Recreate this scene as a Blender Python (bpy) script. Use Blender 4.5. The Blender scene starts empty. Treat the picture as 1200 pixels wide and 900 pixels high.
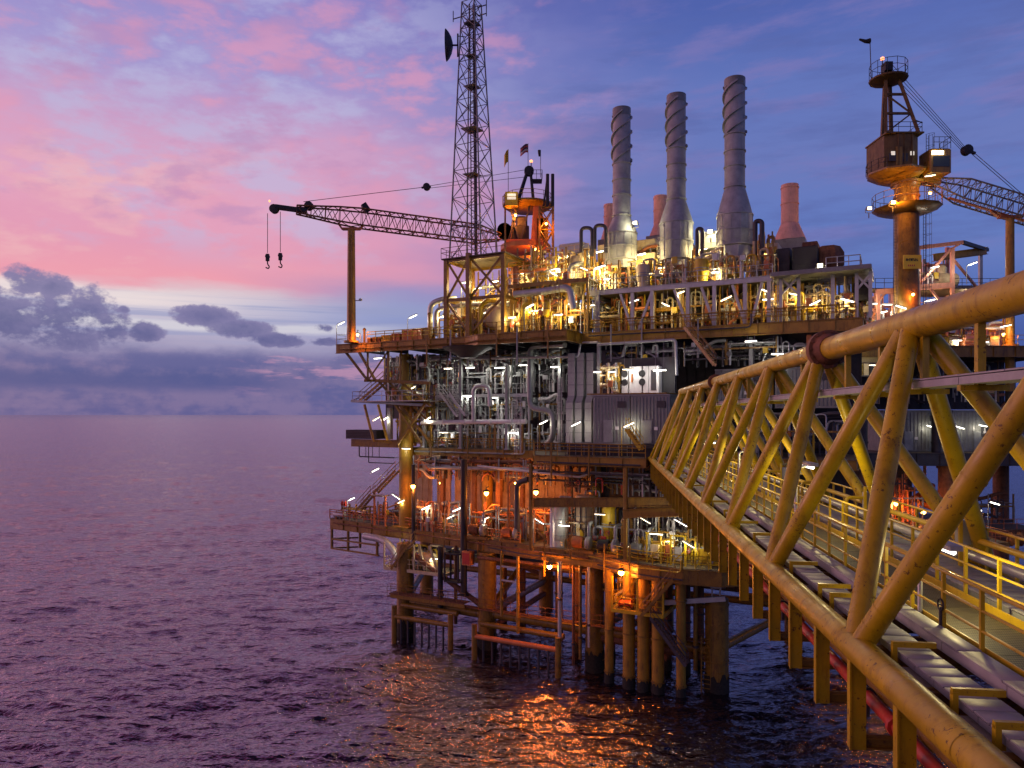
import bpy, math, random
from mathutils import Vector, Matrix
RN = random.Random(11)
scene = bpy.context.scene
COL = scene.collection
CAM_H = 25.0      # eye height above the sea, metres
FPX = 850.0       # focal length in pixels of the 1200 px wide photograph
HOR = 486.0       # horizon row in the photograph

# ---------------------------------------------------------------- frames
class Frame:
    def __init__(s, ox, oy, dx, dy):
        n = math.hypot(dx, dy); s.o = (ox, oy); s.e1 = (dx/n, dy/n); s.e2 = (-dy/n, dx/n)
        s.ang = math.atan2(dy, dx)
    def w(s, p):
        return Vector((s.o[0]+p[0]*s.e1[0]+p[1]*s.e2[0], s.o[1]+p[0]*s.e1[1]+p[1]*s.e2[1], p[2]))
PF = Frame(-12.8, 80.5, .882, -.471)     # production platform: u along its sea face, v inward
BF = Frame(0, 0, .9923, -.124)           # footbridge: l across, s along
WF = Frame(0, 0, 1, 0)                   # crane wing
C0 = -12.8*PF.e2[0] + 80.5*PF.e2[1]
def A(px, py, v):
    """survey point: where the sight line of a photo pixel meets the plane v metres behind the platform's sea face"""
    t = (px-600)/FPX
    Y = (C0+v)/(PF.e2[0]*t+PF.e2[1]); X = Y*t
    u = (X+12.8)*PF.e1[0] + (Y-80.5)*PF.e1[1]
    return (u, v, CAM_H+(HOR-py)*Y/FPX)
def U(px, v): return A(px, HOR, v)[0]
def Z(px, py, v): return A(px, py, v)[2]
def W(px, py, Y): return ((px-600)/FPX*Y, Y, CAM_H+(HOR-py)*Y/FPX)

# ---------------------------------------------------------------- mesh builder
class MB:
    def __init__(s): s.v = []; s.f = []
    def add(s, vs, fs):
        b = len(s.v); s.v += [tuple(p) for p in vs]; s.f += [tuple(b+i for i in f) for f in fs]; return s
    def box(s, x0, x1, y0, y1, z0, z1):
        vs = [(x, y, z) for z in (z0, z1) for y in (y0, y1) for x in (x0, x1)]
        return s.add(vs, [(0,2,3,1),(4,5,7,6),(0,1,5,4),(2,6,7,3),(0,4,6,2),(1,3,7,5)])
    def bbox(s, x0, x1, y0, y1, z0, z1, b=.04):
        """box with chamfered vertical and top edges"""
        p0 = [(x0+b,y0),(x1-b,y0),(x1,y0+b),(x1,y1-b),(x1-b,y1),(x0+b,y1),(x0,y1-b),(x0,y0+b)]
        cx, cy = (x0+x1)/2, (y0+y1)/2
        def ins(q): return (q[0]+(b if q[0]<cx else -b), q[1]+(b if q[1]<cy else -b))
        vs = [(q[0],q[1],z0) for q in p0]+[(q[0],q[1],z1-b) for q in p0]+[(*ins(q),z1) for q in p0]
        fs = [tuple(range(7,-1,-1))]
        for k in (0,8):
            for i in range(8):
                j = (i+1)%8; fs.append((k+i,k+j,k+8+j,k+8+i))
        fs.append(tuple(range(16,24)))
        return s.add(vs, fs)
    def beam(s, p, q, w, h, up=(0,0,1)):
        p, q = Vector(p), Vector(q); d = (q-p).normalized(); up = Vector(up)
        if abs(d.dot(up)) > .98: up = Vector((0,1,0))
        a = d.cross(up).normalized(); b = a.cross(d).normalized()
        vs = [c + a*(i*w/2) + b*(j*h/2) for c in (p,q) for j in (-1,1) for i in (-1,1)]
        return s.add(vs, [(0,2,3,1),(4,5,7,6),(0,1,5,4),(2,6,7,3),(0,4,6,2),(1,3,7,5)])
    def hbeam(s, p, q, w, h, t=.04):
        """I section"""
        p, q = Vector(p), Vector(q); up = Vector((0,0,h/2-t/2))
        s.beam(p+up, q+up, w, t); s.beam(p-up, q-up, w, t); s.beam(p, q, t, h-2*t-.002); return s
    def tube(s, p, q, r, n=8, r2=None, cap=True):
        p, q = Vector(p), Vector(q); r2 = r if r2 is None else r2
        d = (q-p).normalized(); a = d.orthogonal().normalized(); b = d.cross(a)
        vs = []
        for c, rr in ((p,r),(q,r2)):
            for i in range(n):
                t = 2*math.pi*i/n; vs.append(c+a*(rr*math.cos(t))+b*(rr*math.sin(t)))
        fs = [(i,(i+1)%n,n+(i+1)%n,n+i) for i in range(n)]
        if cap: fs += [tuple(range(n-1,-1,-1)), tuple(range(n,2*n))]
        return s.add(vs, fs)
    def pipe(s, pts, r, n=8, bend=None):
        pts = [Vector(p) for p in pts]; bend = bend or 2.2*r
        path = [pts[0]]
        for i in range(1, len(pts)-1):
            a, b, c = pts[i-1], pts[i], pts[i+1]
            l1, l2 = (a-b).length, (c-b).length; k = min(bend, l1*.49, l2*.49)
            p0 = b+(a-b).normalized()*k; p2 = b+(c-b).normalized()*k
            for j in range(5):
                t = j/4; path.append(p0*(1-t)**2+b*(2*t*(1-t))+p2*t*t)
        path.append(pts[-1])
        path = [p for i, p in enumerate(path) if i == 0 or (p-path[i-1]).length > 1e-5]
        N = len(path); tang = []
        for i in range(N):
            tang.append((path[min(i+1,N-1)]-path[max(i-1,0)]).normalized())
        a = tang[0].orthogonal().normalized(); vs = []
        for i in range(N):
            a = (a - tang[i]*a.dot(tang[i]))
            a = a.normalized() if a.length > 1e-6 else tang[i].orthogonal().normalized()
            b = tang[i].cross(a)
            for k in range(n):
                t = 2*math.pi*k/n; vs.append(path[i]+a*(r*math.cos(t))+b*(r*math.sin(t)))
        fs = []
        for i in range(N-1):
            for k in range(n):
                fs.append((i*n+k, i*n+(k+1)%n, (i+1)*n+(k+1)%n, (i+1)*n+k))
        fs += [tuple(range(n-1,-1,-1)), tuple((N-1)*n+k for k in range(n))]
        return s.add(vs, fs)
    def lathe(s, c, prof, n=16, axis='z'):
        c = Vector(c); vs = []
        for r, h in prof:
            for i in range(n):
                t = 2*math.pi*i/n; x, y = r*math.cos(t), r*math.sin(t)
                vs.append(c+Vector({'z':(x,y,h),'x':(h,x,y),'y':(y,h,x)}[axis]))
        m = len(prof); fs = []
        for j in range(m-1):
            for i in range(n): fs.append((j*n+i, j*n+(i+1)%n, (j+1)*n+(i+1)%n, (j+1)*n+i))
        fs += [tuple(range(n-1,-1,-1)), tuple((m-1)*n+i for i in range(n))]
        return s.add(vs, fs)
    def prism(s, poly, z0, z1):
        n = len(poly); vs = [(x,y,z0) for x,y in poly]+[(x,y,z1) for x,y in poly]
        fs = [(i,(i+1)%n,n+(i+1)%n,n+i) for i in range(n)]+[tuple(range(n-1,-1,-1)), tuple(range(n,2*n))]
        return s.add(vs, fs)
    def ring(s, c, R, r, axis='z', n=14, m=5):
        c = Vector(c); vs = []; fs = []
        for i in range(n):
            t = 2*math.pi*i/n
            for j in range(m):
                q = 2*math.pi*j/m; x, y, z = (R+r*math.cos(q))*math.cos(t), (R+r*math.cos(q))*math.sin(t), r*math.sin(q)
                vs.append(c+Vector({'z':(x,y,z),'x':(z,x,y),'y':(y,z,x)}[axis]))
        for i in range(n):
            for j in range(m): fs.append((i*m+j, ((i+1)%n)*m+j, ((i+1)%n)*m+(j+1)%m, i*m+(j+1)%m))
        return s.add(vs, fs)
    def flange(s, p, d, r, t=.05):
        p, d = Vector(p), Vector(d).normalized(); return s.tube(p-d*t, p+d*t, r*1.55, 10)
ORG = {}
def _link(name, mb, mat, off):
    me = bpy.data.meshes.new(name)
    me.from_pydata([(p[0]-off[0], p[1]-off[1], p[2]-off[2]) for p in mb.v], [], mb.f)
    me.polygons.foreach_set('use_smooth', [True]*len(me.polygons))
    me.set_sharp_from_angle(angle=math.radians(38))
    me.materials.append(mat); me.update()
    o = bpy.data.objects.new(name, me); COL.objects.link(o); return o
def tag(o, label=None, cat=None, group=None, kind=None):
    if label: o['label'] = label
    if cat: o['category'] = cat
    if group: o['group'] = group
    if kind: o['kind'] = kind
    return o
def thing(name, label, cat, F, loc, group=None):
    o = bpy.data.objects.new(name, None); COL.objects.link(o)
    o.location = F.w(loc); o.rotation_euler = (0,0,F.ang); o.empty_display_size = .3
    ORG[o.name] = (F, tuple(loc)); return tag(o, label, cat, group)
def part(name, mb, mat, parent, label=None, kind=None):
    F, loc = ORG[parent.name]
    o = _link(name, mb, mat, loc); o.parent = parent; ORG[o.name] = (F, loc)
    return tag(o, label, None, None, kind)
def solo(name, label, cat, F, mb, mat, loc, group=None, kind=None):
    o = _link(name, mb, mat, loc); o.location = F.w(loc); o.rotation_euler = (0,0,F.ang)
    ORG[o.name] = (F, tuple(loc)); return tag(o, label, cat, group, kind)

# ---------------------------------------------------------------- materials
def mat(name, col, rough=.5, metal=0., var=.25, scale=1.2, rust=0., rustcol=(.10,.035,.012), bump=0., spec=.5):
    m = bpy.data.materials.new(name); m.use_nodes = True; nt = m.node_tree; N = nt.nodes; L = nt.links
    b = N['Principled BSDF']; b.inputs['Roughness'].default_value = rough; b.inputs['Metallic'].default_value = metal
    b.inputs['Specular IOR Level'].default_value = spec
    tc = N.new('ShaderNodeTexCoord')
    n1 = N.new('ShaderNodeTexNoise'); n1.inputs['Scale'].default_value = scale; n1.inputs['Detail'].default_value = 5; n1.inputs['Roughness'].default_value = .65
    L.new(tc.outputs['Object'], n1.inputs['Vector'])
    r1 = N.new('ShaderNodeMapRange'); r1.inputs[1].default_value = .3; r1.inputs[2].default_value = .7
    L.new(n1.outputs['Fac'], r1.inputs[0])
    mx = N.new('ShaderNodeMix'); mx.data_type = 'RGBA'
    mx.inputs[6].default_value = (*[c*(1-var) for c in col], 1); mx.inputs[7].default_value = (*[min(1,c*(1+var*.6)) for c in col], 1)
    L.new(r1.outputs[0], mx.inputs[0]); out = mx.outputs[2]
    if rust > 0:
        mp = N.new('ShaderNodeMapping'); mp.inputs['Scale'].default_value = (1.6,1.6,.35); L.new(tc.outputs['Object'], mp.inputs[0])
        n2 = N.new('ShaderNodeTexNoise'); n2.inputs['Scale'].default_value = 1.9; n2.inputs['Detail'].default_value = 7; n2.inputs['Roughness'].default_value = .7
        L.new(mp.outputs[0], n2.inputs['Vector'])
        r2 = N.new('ShaderNodeMapRange'); r2.inputs[1].default_value = .52; r2.inputs[2].default_value = .68; r2.inputs[4].default_value = rust
        L.new(n2.outputs['Fac'], r2.inputs[0])
        m2 = N.new('ShaderNodeMix'); m2.data_type = 'RGBA'; L.new(r2.outputs[0], m2.inputs[0]); L.new(out, m2.inputs[6]); m2.inputs[7].default_value = (*rustcol,1)
        out = m2.outputs[2]
        ra = N.new('ShaderNodeMapRange'); ra.inputs[3].default_value = rough; ra.inputs[4].default_value = min(.95, rough+.3); L.new(r2.outputs[0], ra.inputs[0]); L.new(ra.outputs[0], b.inputs['Roughness'])
    L.new(out, b.inputs['Base Color'])
    if bump:
        bp = N.new('ShaderNodeBump'); bp.inputs['Strength'].default_value = bump; bp.inputs['Distance'].default_value = .03
        n3 = N.new('ShaderNodeTexNoise'); n3.inputs['Scale'].default_value = 9; n3.inputs['Detail'].default_value = 3; L.new(tc.outputs['Object'], n3.inputs['Vector'])
        L.new(n3.outputs['Fac'], bp.inputs['Height']); L.new(bp.outputs[0], b.inputs['Normal'])
    return m
def emit(name, col, strength):
    m = bpy.data.materials.new(name); m.use_nodes = True; b = m.node_tree.nodes['Principled BSDF']
    b.inputs['Base Color'].default_value = (.8,.8,.8,1); b.inputs['Emission Color'].default_value = (*col,1); b.inputs['Emission Strength'].default_value = strength
    return m
M = dict(
    ochre=mat('ochre_paint', (.34,.19,.014), .45, var=.3, rust=.7, rustcol=(.08,.035,.01), bump=.15),
    truss=mat('bridge_paint', (.49,.345,.006), .29, var=.28, scale=.9, rust=.55, rustcol=(.15,.065,.010), bump=.14, spec=.45),
    dkochre=mat('weathered_ochre', (.25,.14,.014), .6, var=.35, rust=.8, rustcol=(.06,.028,.010)),
    yellow=mat('yellow_paint', (.55,.38,.012), .4, var=.2, rust=.3),
    grey=mat('grey_steel', (.26,.28,.27), .42, metal=.25, var=.25, rust=.18),
    lgrey=mat('galvanised_steel', (.44,.465,.45), .38, metal=.35, var=.2, rust=.1),
    white=mat('white_paint', (.72,.72,.70), .45, var=.12, rust=.15),
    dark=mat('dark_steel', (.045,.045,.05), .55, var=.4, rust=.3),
    black=mat('black_rubber', (.015,.015,.017), .6, var=.3),
    cream=mat('cream_paint', (.60,.49,.28), .45, var=.2, rust=.3),
    orange=mat('orange_primer', (.52,.17,.05), .5, var=.25, rust=.3),
    red=mat('red_paint', (.50,.05,.03), .42, var=.25, rust=.2),
    coral=mat('coral_paint', (.74,.33,.22), .5, var=.2, rust=.25),
    stack=mat('stack_steel', (.36,.39,.40), .55, metal=.1, var=.3, scale=.9, rust=.2, rustcol=(.2,.13,.09)),
    grating=mat('deck_grating', (.13,.10,.06), .7, var=.35),
    wall=mat('panel_wall', (.40,.29,.20), .65, var=.35, rust=.6),
    gwall=mat('grey_panel', (.20,.215,.205), .55, metal=.1, var=.25, rust=.15),
    coralpale=mat('faded_coral', (.74,.42,.34), .6, var=.2, rust=.25), dirty=mat('grimy_ochre', (.14,.085,.022), .65, var=.4, rust=.5, rustcol=(.03,.015,.008)), olive=mat('olive_yellow', (.30,.19,.012), .5, var=.3, rust=.4),
    growth=mat('marine_growth', (.022,.022,.014), .9, var=.6, scale=5, bump=1.),
    signboard=mat('sign_yellow', (.85,.62,.03), .5, var=.08),
    rust=mat('rusty_steel', (.20,.085,.035), .75, var=.45, scale=2.5, rust=.7, rustcol=(.06,.025,.012), bump=.3),
    tray=mat('tray_steel', (.37,.385,.37), .5, metal=.1, var=.2, scale=2),
    hull=mat('lifeboat_orange', (.70,.16,.02), .35, var=.1),
    glass=mat('cab_glass', (.03,.035,.04), .08, var=.1),
    flagy=mat('yellow_cloth', (.65,.42,.03), .8, var=.15),
    flagd=mat('dark_cloth', (.05,.04,.07), .8, var=.2),
    flagr=mat('red_cloth', (.4,.06,.06), .8, var=.2),
    flagw=mat('pale_cloth', (.55,.5,.5), .8, var=.2),
    tube_warm=emit('lamp_tube_warm', (1,.8,.5), 3.2), tube=emit('lamp_tube', (1,.93,.78), 5), sodium=emit('sodium_bulb', (1,.5,.09), 16),
    beacon=emit('beacon_glow', (1,.3,.1), 2.6), flood=emit('flood_glow', (1,.8,.45), 5), window=emit('lit_window', (1,.9,.7), .6), sodium_hot=emit('sodium_bulb_bare', (1,.31,.025), 210),
)
def grate_mat():
    m = mat('open_grating', (.20,.17,.08), .6, var=.35, scale=1.5, rust=.35); nt = m.node_tree; N = nt.nodes; L = nt.links; b = N['Principled BSDF']
    src = b.inputs['Base Color'].links[0].from_socket; tc = N.new('ShaderNodeTexCoord'); cur = src
    for d, sc in (('X',9),('Y',3)):
        w = N.new('ShaderNodeTexWave'); w.bands_direction = d; w.inputs['Scale'].default_value = sc; L.new(tc.outputs['Object'], w.inputs['Vector'])
        r = N.new('ShaderNodeMapRange'); r.inputs[1].default_value = .35; r.inputs[2].default_value = .6; L.new(w.outputs['Fac'], r.inputs[0])
        x = N.new('ShaderNodeMix'); x.data_type = 'RGBA'; L.new(r.outputs[0], x.inputs[0]); x.inputs[6].default_value = (.025,.022,.012,1); L.new(cur, x.inputs[7]); cur = x.outputs[2]
    L.new(cur, b.inputs['Base Color']); return m
M['grating_open'] = grate_mat()
def worn(m, chip=(.07,.028,.010), lo=.62, hi=.66, sc=11.):
    # paint chips with rust under them, hand and weather wear in the gloss
    nt = m.node_tree; N = nt.nodes; L = nt.links; b = N['Principled BSDF']; src = b.inputs['Base Color'].links[0].from_socket; tc = N.new('ShaderNodeTexCoord')
    n = N.new('ShaderNodeTexNoise'); n.inputs['Scale'].default_value = sc; n.inputs['Detail'].default_value = 6; n.inputs['Roughness'].default_value = .7; L.new(tc.outputs['Object'], n.inputs['Vector'])
    n2 = N.new('ShaderNodeTexNoise'); n2.inputs['Scale'].default_value = 1.3; n2.inputs['Detail'].default_value = 4; L.new(tc.outputs['Object'], n2.inputs['Vector'])
    ad = N.new('ShaderNodeMath'); ad.operation = 'MULTIPLY_ADD'; L.new(n2.outputs['Fac'], ad.inputs[0]); ad.inputs[1].default_value = .35; L.new(n.outputs['Fac'], ad.inputs[2])
    r = N.new('ShaderNodeMapRange'); r.inputs[1].default_value = lo+.17; r.inputs[2].default_value = hi+.17; r.inputs[4].default_value = .85; L.new(ad.outputs[0], r.inputs[0])
    x = N.new('ShaderNodeMix'); x.data_type = 'RGBA'; L.new(r.outputs[0], x.inputs[0]); L.new(src, x.inputs[6]); x.inputs[7].default_value = (*chip,1); L.new(x.outputs[2], b.inputs['Base Color'])
    q = N.new('ShaderNodeMapRange'); q.inputs[1].default_value = .3; q.inputs[2].default_value = .7; q.inputs[3].default_value = .24; q.inputs[4].default_value = .58; L.new(n2.outputs['Fac'], q.inputs[0]); L.new(q.outputs[0], b.inputs['Roughness'])
worn(M['truss']); worn(M['yellow'], lo=.64, hi=.68); worn(M['dkochre'], lo=.6, hi=.68, sc=5.); worn(M['gwall'], (.09,.05,.03), .64, .7, 4.)
# ---------------------------------------------------------------- assemblies
def railing(mb_rail, mb_post, pts, h=1.1, sp=1.5, r=.03, mids=(.55,)):
    for a, b in zip(pts[:-1], pts[1:]):
        a, b = Vector(a), Vector(b); L = (b-a).length; n = max(1, round(L/sp))
        for hh in (h, *[m*h/1.1*2*.5*1.1 for m in mids]):
            mb_rail.tube(a+Vector((0,0,hh)), b+Vector((0,0,hh)), r, 6)
        for i in range(n+1):
            p = a+(b-a)*(i/n); mb_post.tube(p, p+Vector((0,0,h)), r, 6)
def rail_part(parent, pts, m=None, **k):
    a = MB(); railing(a, a, pts, **k); return part('railing', a, m or M['ochre'], parent)
def stair(name, label, F, p, q, width, m, wdir=None, group=None, rails=True):
    """a flight from p to q (low to high)"""
    p, q = Vector(p), Vector(q); d = Vector((q.x-p.x, q.y-p.y, 0)).normalized()
    wd = Vector(wdir) if wdir else Vector((-d.y, d.x, 0)); w = wd*(width/2)
    t = thing(name, label, 'stairway', F, p, group)
    for s in (-1,1):
        part('stringer', MB().beam(p+w*s, q+w*s, .06, .28), m, t)
    tr = MB(); n = max(3, int(abs(q.z-p.z)/.22))
    for i in range(1, n):
        c = p+(q-p)*(i/n); tr.beam(c-w*.95, c+w*.95, .26, .04)
    part('treads', tr, M['grating'], t, kind='stuff')
    if rails:
        for s in (-1,1):
            rl = MB(); up = Vector((0,0,1.05)); k = max(2, int((q-p).length/1.4))
            rl.tube(p+w*s+up, q+w*s+up, .035, 6); rl.tube(p+w*s+up*.55, q+w*s+up*.55, .025, 6)
            for i in range(k+1):
                c = p+w*s+(q-p)*(i/k); rl.tube(c, c+up, .03, 6)
            part('handrail', rl, m, t)
    return t
def lamp_light(t, F, p, col, power, r=.12):
    l = bpy.data.lights.new('lamp_light', 'POINT'); l.color = col; l.energy = power; l.shadow_soft_size = r
    o = bpy.data.objects.new('lamp_light', l); COL.objects.link(o); o.parent = t
    loc = ORG[t.name][1]; o.location = (p[0]-loc[0], p[1]-loc[1], p[2]-loc[2]); return o
WARM = (1,.88,.68); PWR = .62; LR_ = random.Random(4)
def strip_lamp(F, c, label, d=(1,0,0), L=1.25, power=110, mount='hang', base=None, m='grey', group='strip lamps', col=WARM, drop=.5):
    """a fluorescent fitting: housing, glowing tube, and a hanger or a pole with a short arm"""
    c = Vector(c); d = Vector(d).normalized(); L *= LR_.uniform(.72,1.05)
    loc = tuple(base) if base else tuple(c)
    t = thing('strip_lamp', label, 'lamp', F, loc, group)
    a, b = c-d*(L/2), c+d*(L/2)
    hs_ = part('housing', MB().beam(a+Vector((0,0,.1)), b+Vector((0,0,.1)), .2, .08), M[m], t)
    part('tube', MB().tube(a, b, LR_.uniform(.036,.055), 8), M[LR_.choice(['tube','tube','tube_warm'])], hs_)
    if mount == 'hang':
        k = MB(); k.tube(a+d*.2+Vector((0,0,.14)), a+d*.2+Vector((0,0,drop)), .02, 6); k.tube(b-d*.2+Vector((0,0,.14)), b-d*.2+Vector((0,0,drop)), .02, 6)
        part('hanger', k, M[m], t)
    elif mount == 'pole':
        k = MB().pipe([base, (base[0],base[1],a.z-.02), tuple(a+Vector((0,0,.06)))], .04, 6, bend=.12)
        part('pole', k, M[m], t)
    if power: lamp_light(t, F, c-Vector((0,0,.25)), col, power*PWR)
    return t
def sodium_lamp(F, c, label, power=420, stem=(0,.5,.3), group='sodium lamps', r=.26, bulb='sodium', sp_=1.05):
    c = Vector(c); t = thing('sodium_lamp', label, 'lamp', F, tuple(c), group)
    part('bulb', MB().lathe(c, [(.02,-r),(r*.8,-r*.6),(r,0),(r*.8,r*.6),(.05,r)], 12), M[bulb], t)
    sh_ = part('shade', MB().lathe(c, [(r*1.5,r*.7),(r*1.3,r*1.1),(r*.5,r*1.5)], 12), M['dark'], t)
    part('bracket', MB().pipe([tuple(c+Vector((0,0,r*1.4))), tuple(c+Vector((0,0,r*1.4+stem[2]))), tuple(c+Vector((stem[0],stem[1],r*1.4+stem[2])))], .035, 6, bend=.1), M['dark'], t)
    if power: lamp_light(t, F, c-Vector((0,0,r*1.3)), (1,.25,.03), power*sp_*1.3, .2)
    return t
def pipe_bay(label, F, u0, u1, v0, v1, z0, z1, mats, seed, group=None, n_hdr=3, n_rise=7, vessel=.5, name='pipe_manifold', boxes=1, thick=1., dens=1.25):
    """one welded bay of process pipework: headers, risers with elbows and flanges, valves with handwheels, a vessel, junction boxes"""
    R = random.Random(seed); n_rise = round(n_rise*dens); n_hdr += 1; t = thing(name, label, 'pipework', F, (u0, v0, z0), group)
    mm = lambda: M[R.choice(mats)]
    hs = sorted(R.uniform(z0+.5, z1-.3) for _ in range(n_hdr))
    for h in hs:
        v = R.uniform(v0+.2, v1); r = R.uniform(.09,.2)*thick; k = MB()
        e = R.choice((-1,1))*R.uniform(.5,1.4)
        zz = min(max(h+e, z0+.2), z1-.1)
        if R.random() < .5: k.pipe([(u0,v,h),(u0+(u1-u0)*R.uniform(.3,.7),v,h),(u0+(u1-u0)*.72,v,zz),(u1,v,zz)], r, 10)
        else: k.pipe([(u0,v,h),(u1,v,h)], r, 10)
        for _ in range(2): k.flange((R.uniform(u0+.1,u0+(u1-u0)*.28),v,h), (1,0,0), r)
        part('header', k, mm(), t)
    for i in range(n_rise):
        u = u0+(u1-u0)*(i+R.uniform(.2,.8))/n_rise; v = R.uniform(v0, v1); r = R.uniform(.05,.14)*thick; k = MB()
        s = R.random(); za = R.uniform(z0+.55*(z1-z0), z1-.15); du = R.choice((-1,1))*R.uniform(.4,1.0)
        if s < .3: k.pipe([(u,v,z0),(u,v,z1)], r, 8)
        elif s < .65: k.pipe([(u,v,z0),(u,v,za),(u+du,v,za),(u+du,v,R.uniform(z0+.2,za-.5))], r, 8, bend=.3)
        elif s < .85: k.pipe([(u,v,z0),(u,v,za),(u,v1+.5,za)], r, 8, bend=.3)
        else: k.pipe([(u,v,z1),(u,v,R.uniform(z0+.4,za)),(u+du,v,z0+.4),(u+du,v,z0)], r, 8, bend=.3)
        k.flange((u,v,z0+R.uniform(.4,.9)*(za-z0)*.8), (0,0,1), r)
        part('riser', k, mm(), t)
        if R.random() < .55:
            zv = z0+R.uniform(.25,.7)*(za-z0); q = MB()
            q.lathe((u,v-.02,zv), [(r*1.2,-.18),(r*1.9,-.17),(r*1.9,-.12),(r*1.4,-.1),(r*2.0,0),(r*1.4,.1),(r*1.9,.12),(r*1.9,.17),(r*1.2,.18)], 10)
            q.tube((u,v,zv), (u,v-.42,zv), .035, 6)
            vb = part('valve', q, mm(), t); q = MB().ring((u,v-.42,zv), .2, .028, 'y', 12); q.beam((u-.2,v-.42,zv),(u+.2,v-.42,zv),.03,.03)
            part('handwheel', q, M[R.choice(['red','yellow','dark','grey'])], vb)
    if R.random() < vessel:
        rr = R.uniform(.4,.7); uc = R.uniform(u0+.7,u1-.7); vv = v1+.3
        if R.random() < .5:
            h = min(z1-z0-.3, R.uniform(1.8,3.2))
            part('vessel', MB().lathe((uc,vv,z0+.25), [(rr*.3,-.05),(rr*.9,.1),(rr,.3),(rr,h-.3),(rr*.8,h-.1),(rr*.3,h)], 18), mm(), t)
        else:
            l = u1-u0-.4; zc = z0+R.uniform(.8,1.4)
            part('vessel', MB().lathe((u0+.2,vv,zc), [(rr*.3,0),(rr*.8,.1),(rr,.3),(rr,l-.3),(rr*.8,l-.1),(rr*.3,l)], 18, 'x'), mm(), t)
    for _ in range(boxes):
        u = R.uniform(u0+.3,u1-.5); z = R.uniform(z0+.6, min(z1-.6, z0+2)); w, h = R.uniform(.3,.6), R.uniform(.35,.8)
        part('junction_box', MB().bbox(u,u+w,v0-.25,v0-.02,z,z+h,.02), M[R.choice(mats+['yellow','orange','lgrey'])], t)
    k = MB()
    for u in (u0+.05, u1-.05): k.hbeam((u,v0+.3,z0),(u,v0+.3,z0+.001),.1,.1) if False else k.beam((u,v0+.4,z0),(u,v0+.4,z1),.14,.14)
    k.beam((u0+.05,v0+.4,(z0+z1)/2+.3),(u1-.05,v0+.4,(z0+z1)/2+.3),.12,.16)
    part('support_frame', k, M[R.choice(['grey','dkochre'] if 'ochre' not in mats else ['dkochre','ochre'])], t)
    return t
def deck_edge(parent, pts, z0, z1, m, stiff=2.4, name='edge_beam', fl=.3):
    for a, b in zip(pts[:-1], pts[1:]):
        p, q = Vector((a[0],a[1],(z0+z1)/2)), Vector((b[0],b[1],(z0+z1)/2)); k = MB(); k.hbeam(p, q, fl, z1-z0, .05)
        d = (q-p); L = d.length; n = max(1, round(L/stiff)); d.normalize(); nrm = Vector((d.y,-d.x,0))
        for i in range(1, n):
            c = p+d*(L*i/n); k.beam(c+nrm*.08-Vector((0,0,(z1-z0)/2-.06)), c+nrm*.08+Vector((0,0,(z1-z0)/2-.06)), .04, fl*.42, up=nrm)
        part(name, k, m, parent)
def lattice(mb_legs, mb_brace, corners_lo, corners_hi, n, rl, rb, rings=True, faces=(0,1,2,3)):
    cl = [Vector(c) for c in corners_lo]; ch = [Vector(c) for c in corners_hi]; m = len(cl)
    for a, b in zip(cl, ch): mb_legs.tube(a, b, rl, 8)
    P = lambda i, t: cl[i%m]+(ch[i%m]-cl[i%m])*t
    H = (ch[0]-cl[0]).length; w0 = (cl[0]-cl[1]).length; w1 = (ch[0]-ch[1]).length
    ts = [0.]
    if abs(w0-w1) < .05: ts = [i/n for i in range(n+1)]
    else:
        g = (w1/w0)**(1/n); tot = sum(g**i for i in range(n)); acc = 0
        for i in range(n): acc += g**i/tot; ts.append(acc)
    for a, b in zip(ts[:-1], ts[1:]):
        for i in faces:
            mb_brace.tube(P(i,a), P(i+1,b), rb, 5); mb_brace.tube(P(i+1,a), P(i,b), rb, 5)
            if rings: mb_brace.tube(P(i,b), P(i+1,b), rb, 5)
    return ts
def growth(parent, u, v, r, h, seed):
    R = random.Random(seed); n = 28; k = MB(); vs = []
    for z in (-1.5, h):
        for i in range(n):
            a = 2*math.pi*i/n; rr = r*(1.04+.05*R.random()); vs.append((u+rr*math.cos(a), v+rr*math.sin(a), z if z < 0 else h*(.65+.5*R.random())))
    k.add(vs, [(i,(i+1)%n,n+(i+1)%n,n+i) for i in range(n)]); return part('splash_zone', k, M['growth'], parent)
def ladder(F, p, q, label, out=(0,-1,0), m='dkochre', cage=True, group='cage ladders'):
    p, q = Vector(p), Vector(q); out = Vector(out).normalized(); s = out.cross(Vector((0,0,1))).normalized()*.22
    t = thing('cage_ladder', label, 'ladder', F, tuple(p), group)
    k = MB(); k.tube(p+s,q+s,.03,6); k.tube(p-s,q-s,.03,6); part('stile', k, M[m], t)
    k = MB(); n = int((q-p).length/.35)
    for i in range(1,n): c = p+(q-p)*(i/n); k.tube(c+s,c-s,.016,5)
    part('rungs', k, M[m], t, kind='stuff')
    if cage:
        k = MB(); n = max(2,int((q-p).length/1.1)); arcs = []
        for i in range(n+1):
            c = p+(q-p)*(i/n); ring = [c+s*(1.6*math.cos(a))+out*(.75*math.sin(a)) for a in [math.pi*j/6 for j in range(7)]]
            for a, b in zip(ring[:-1], ring[1:]): k.tube(a,b,.018,5)
            arcs.append(ring)
        for j in (1,3,5):
            k.tube(arcs[0][j], arcs[-1][j], .016, 5)
        part('cage', k, M[m], t)
    return t
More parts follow.
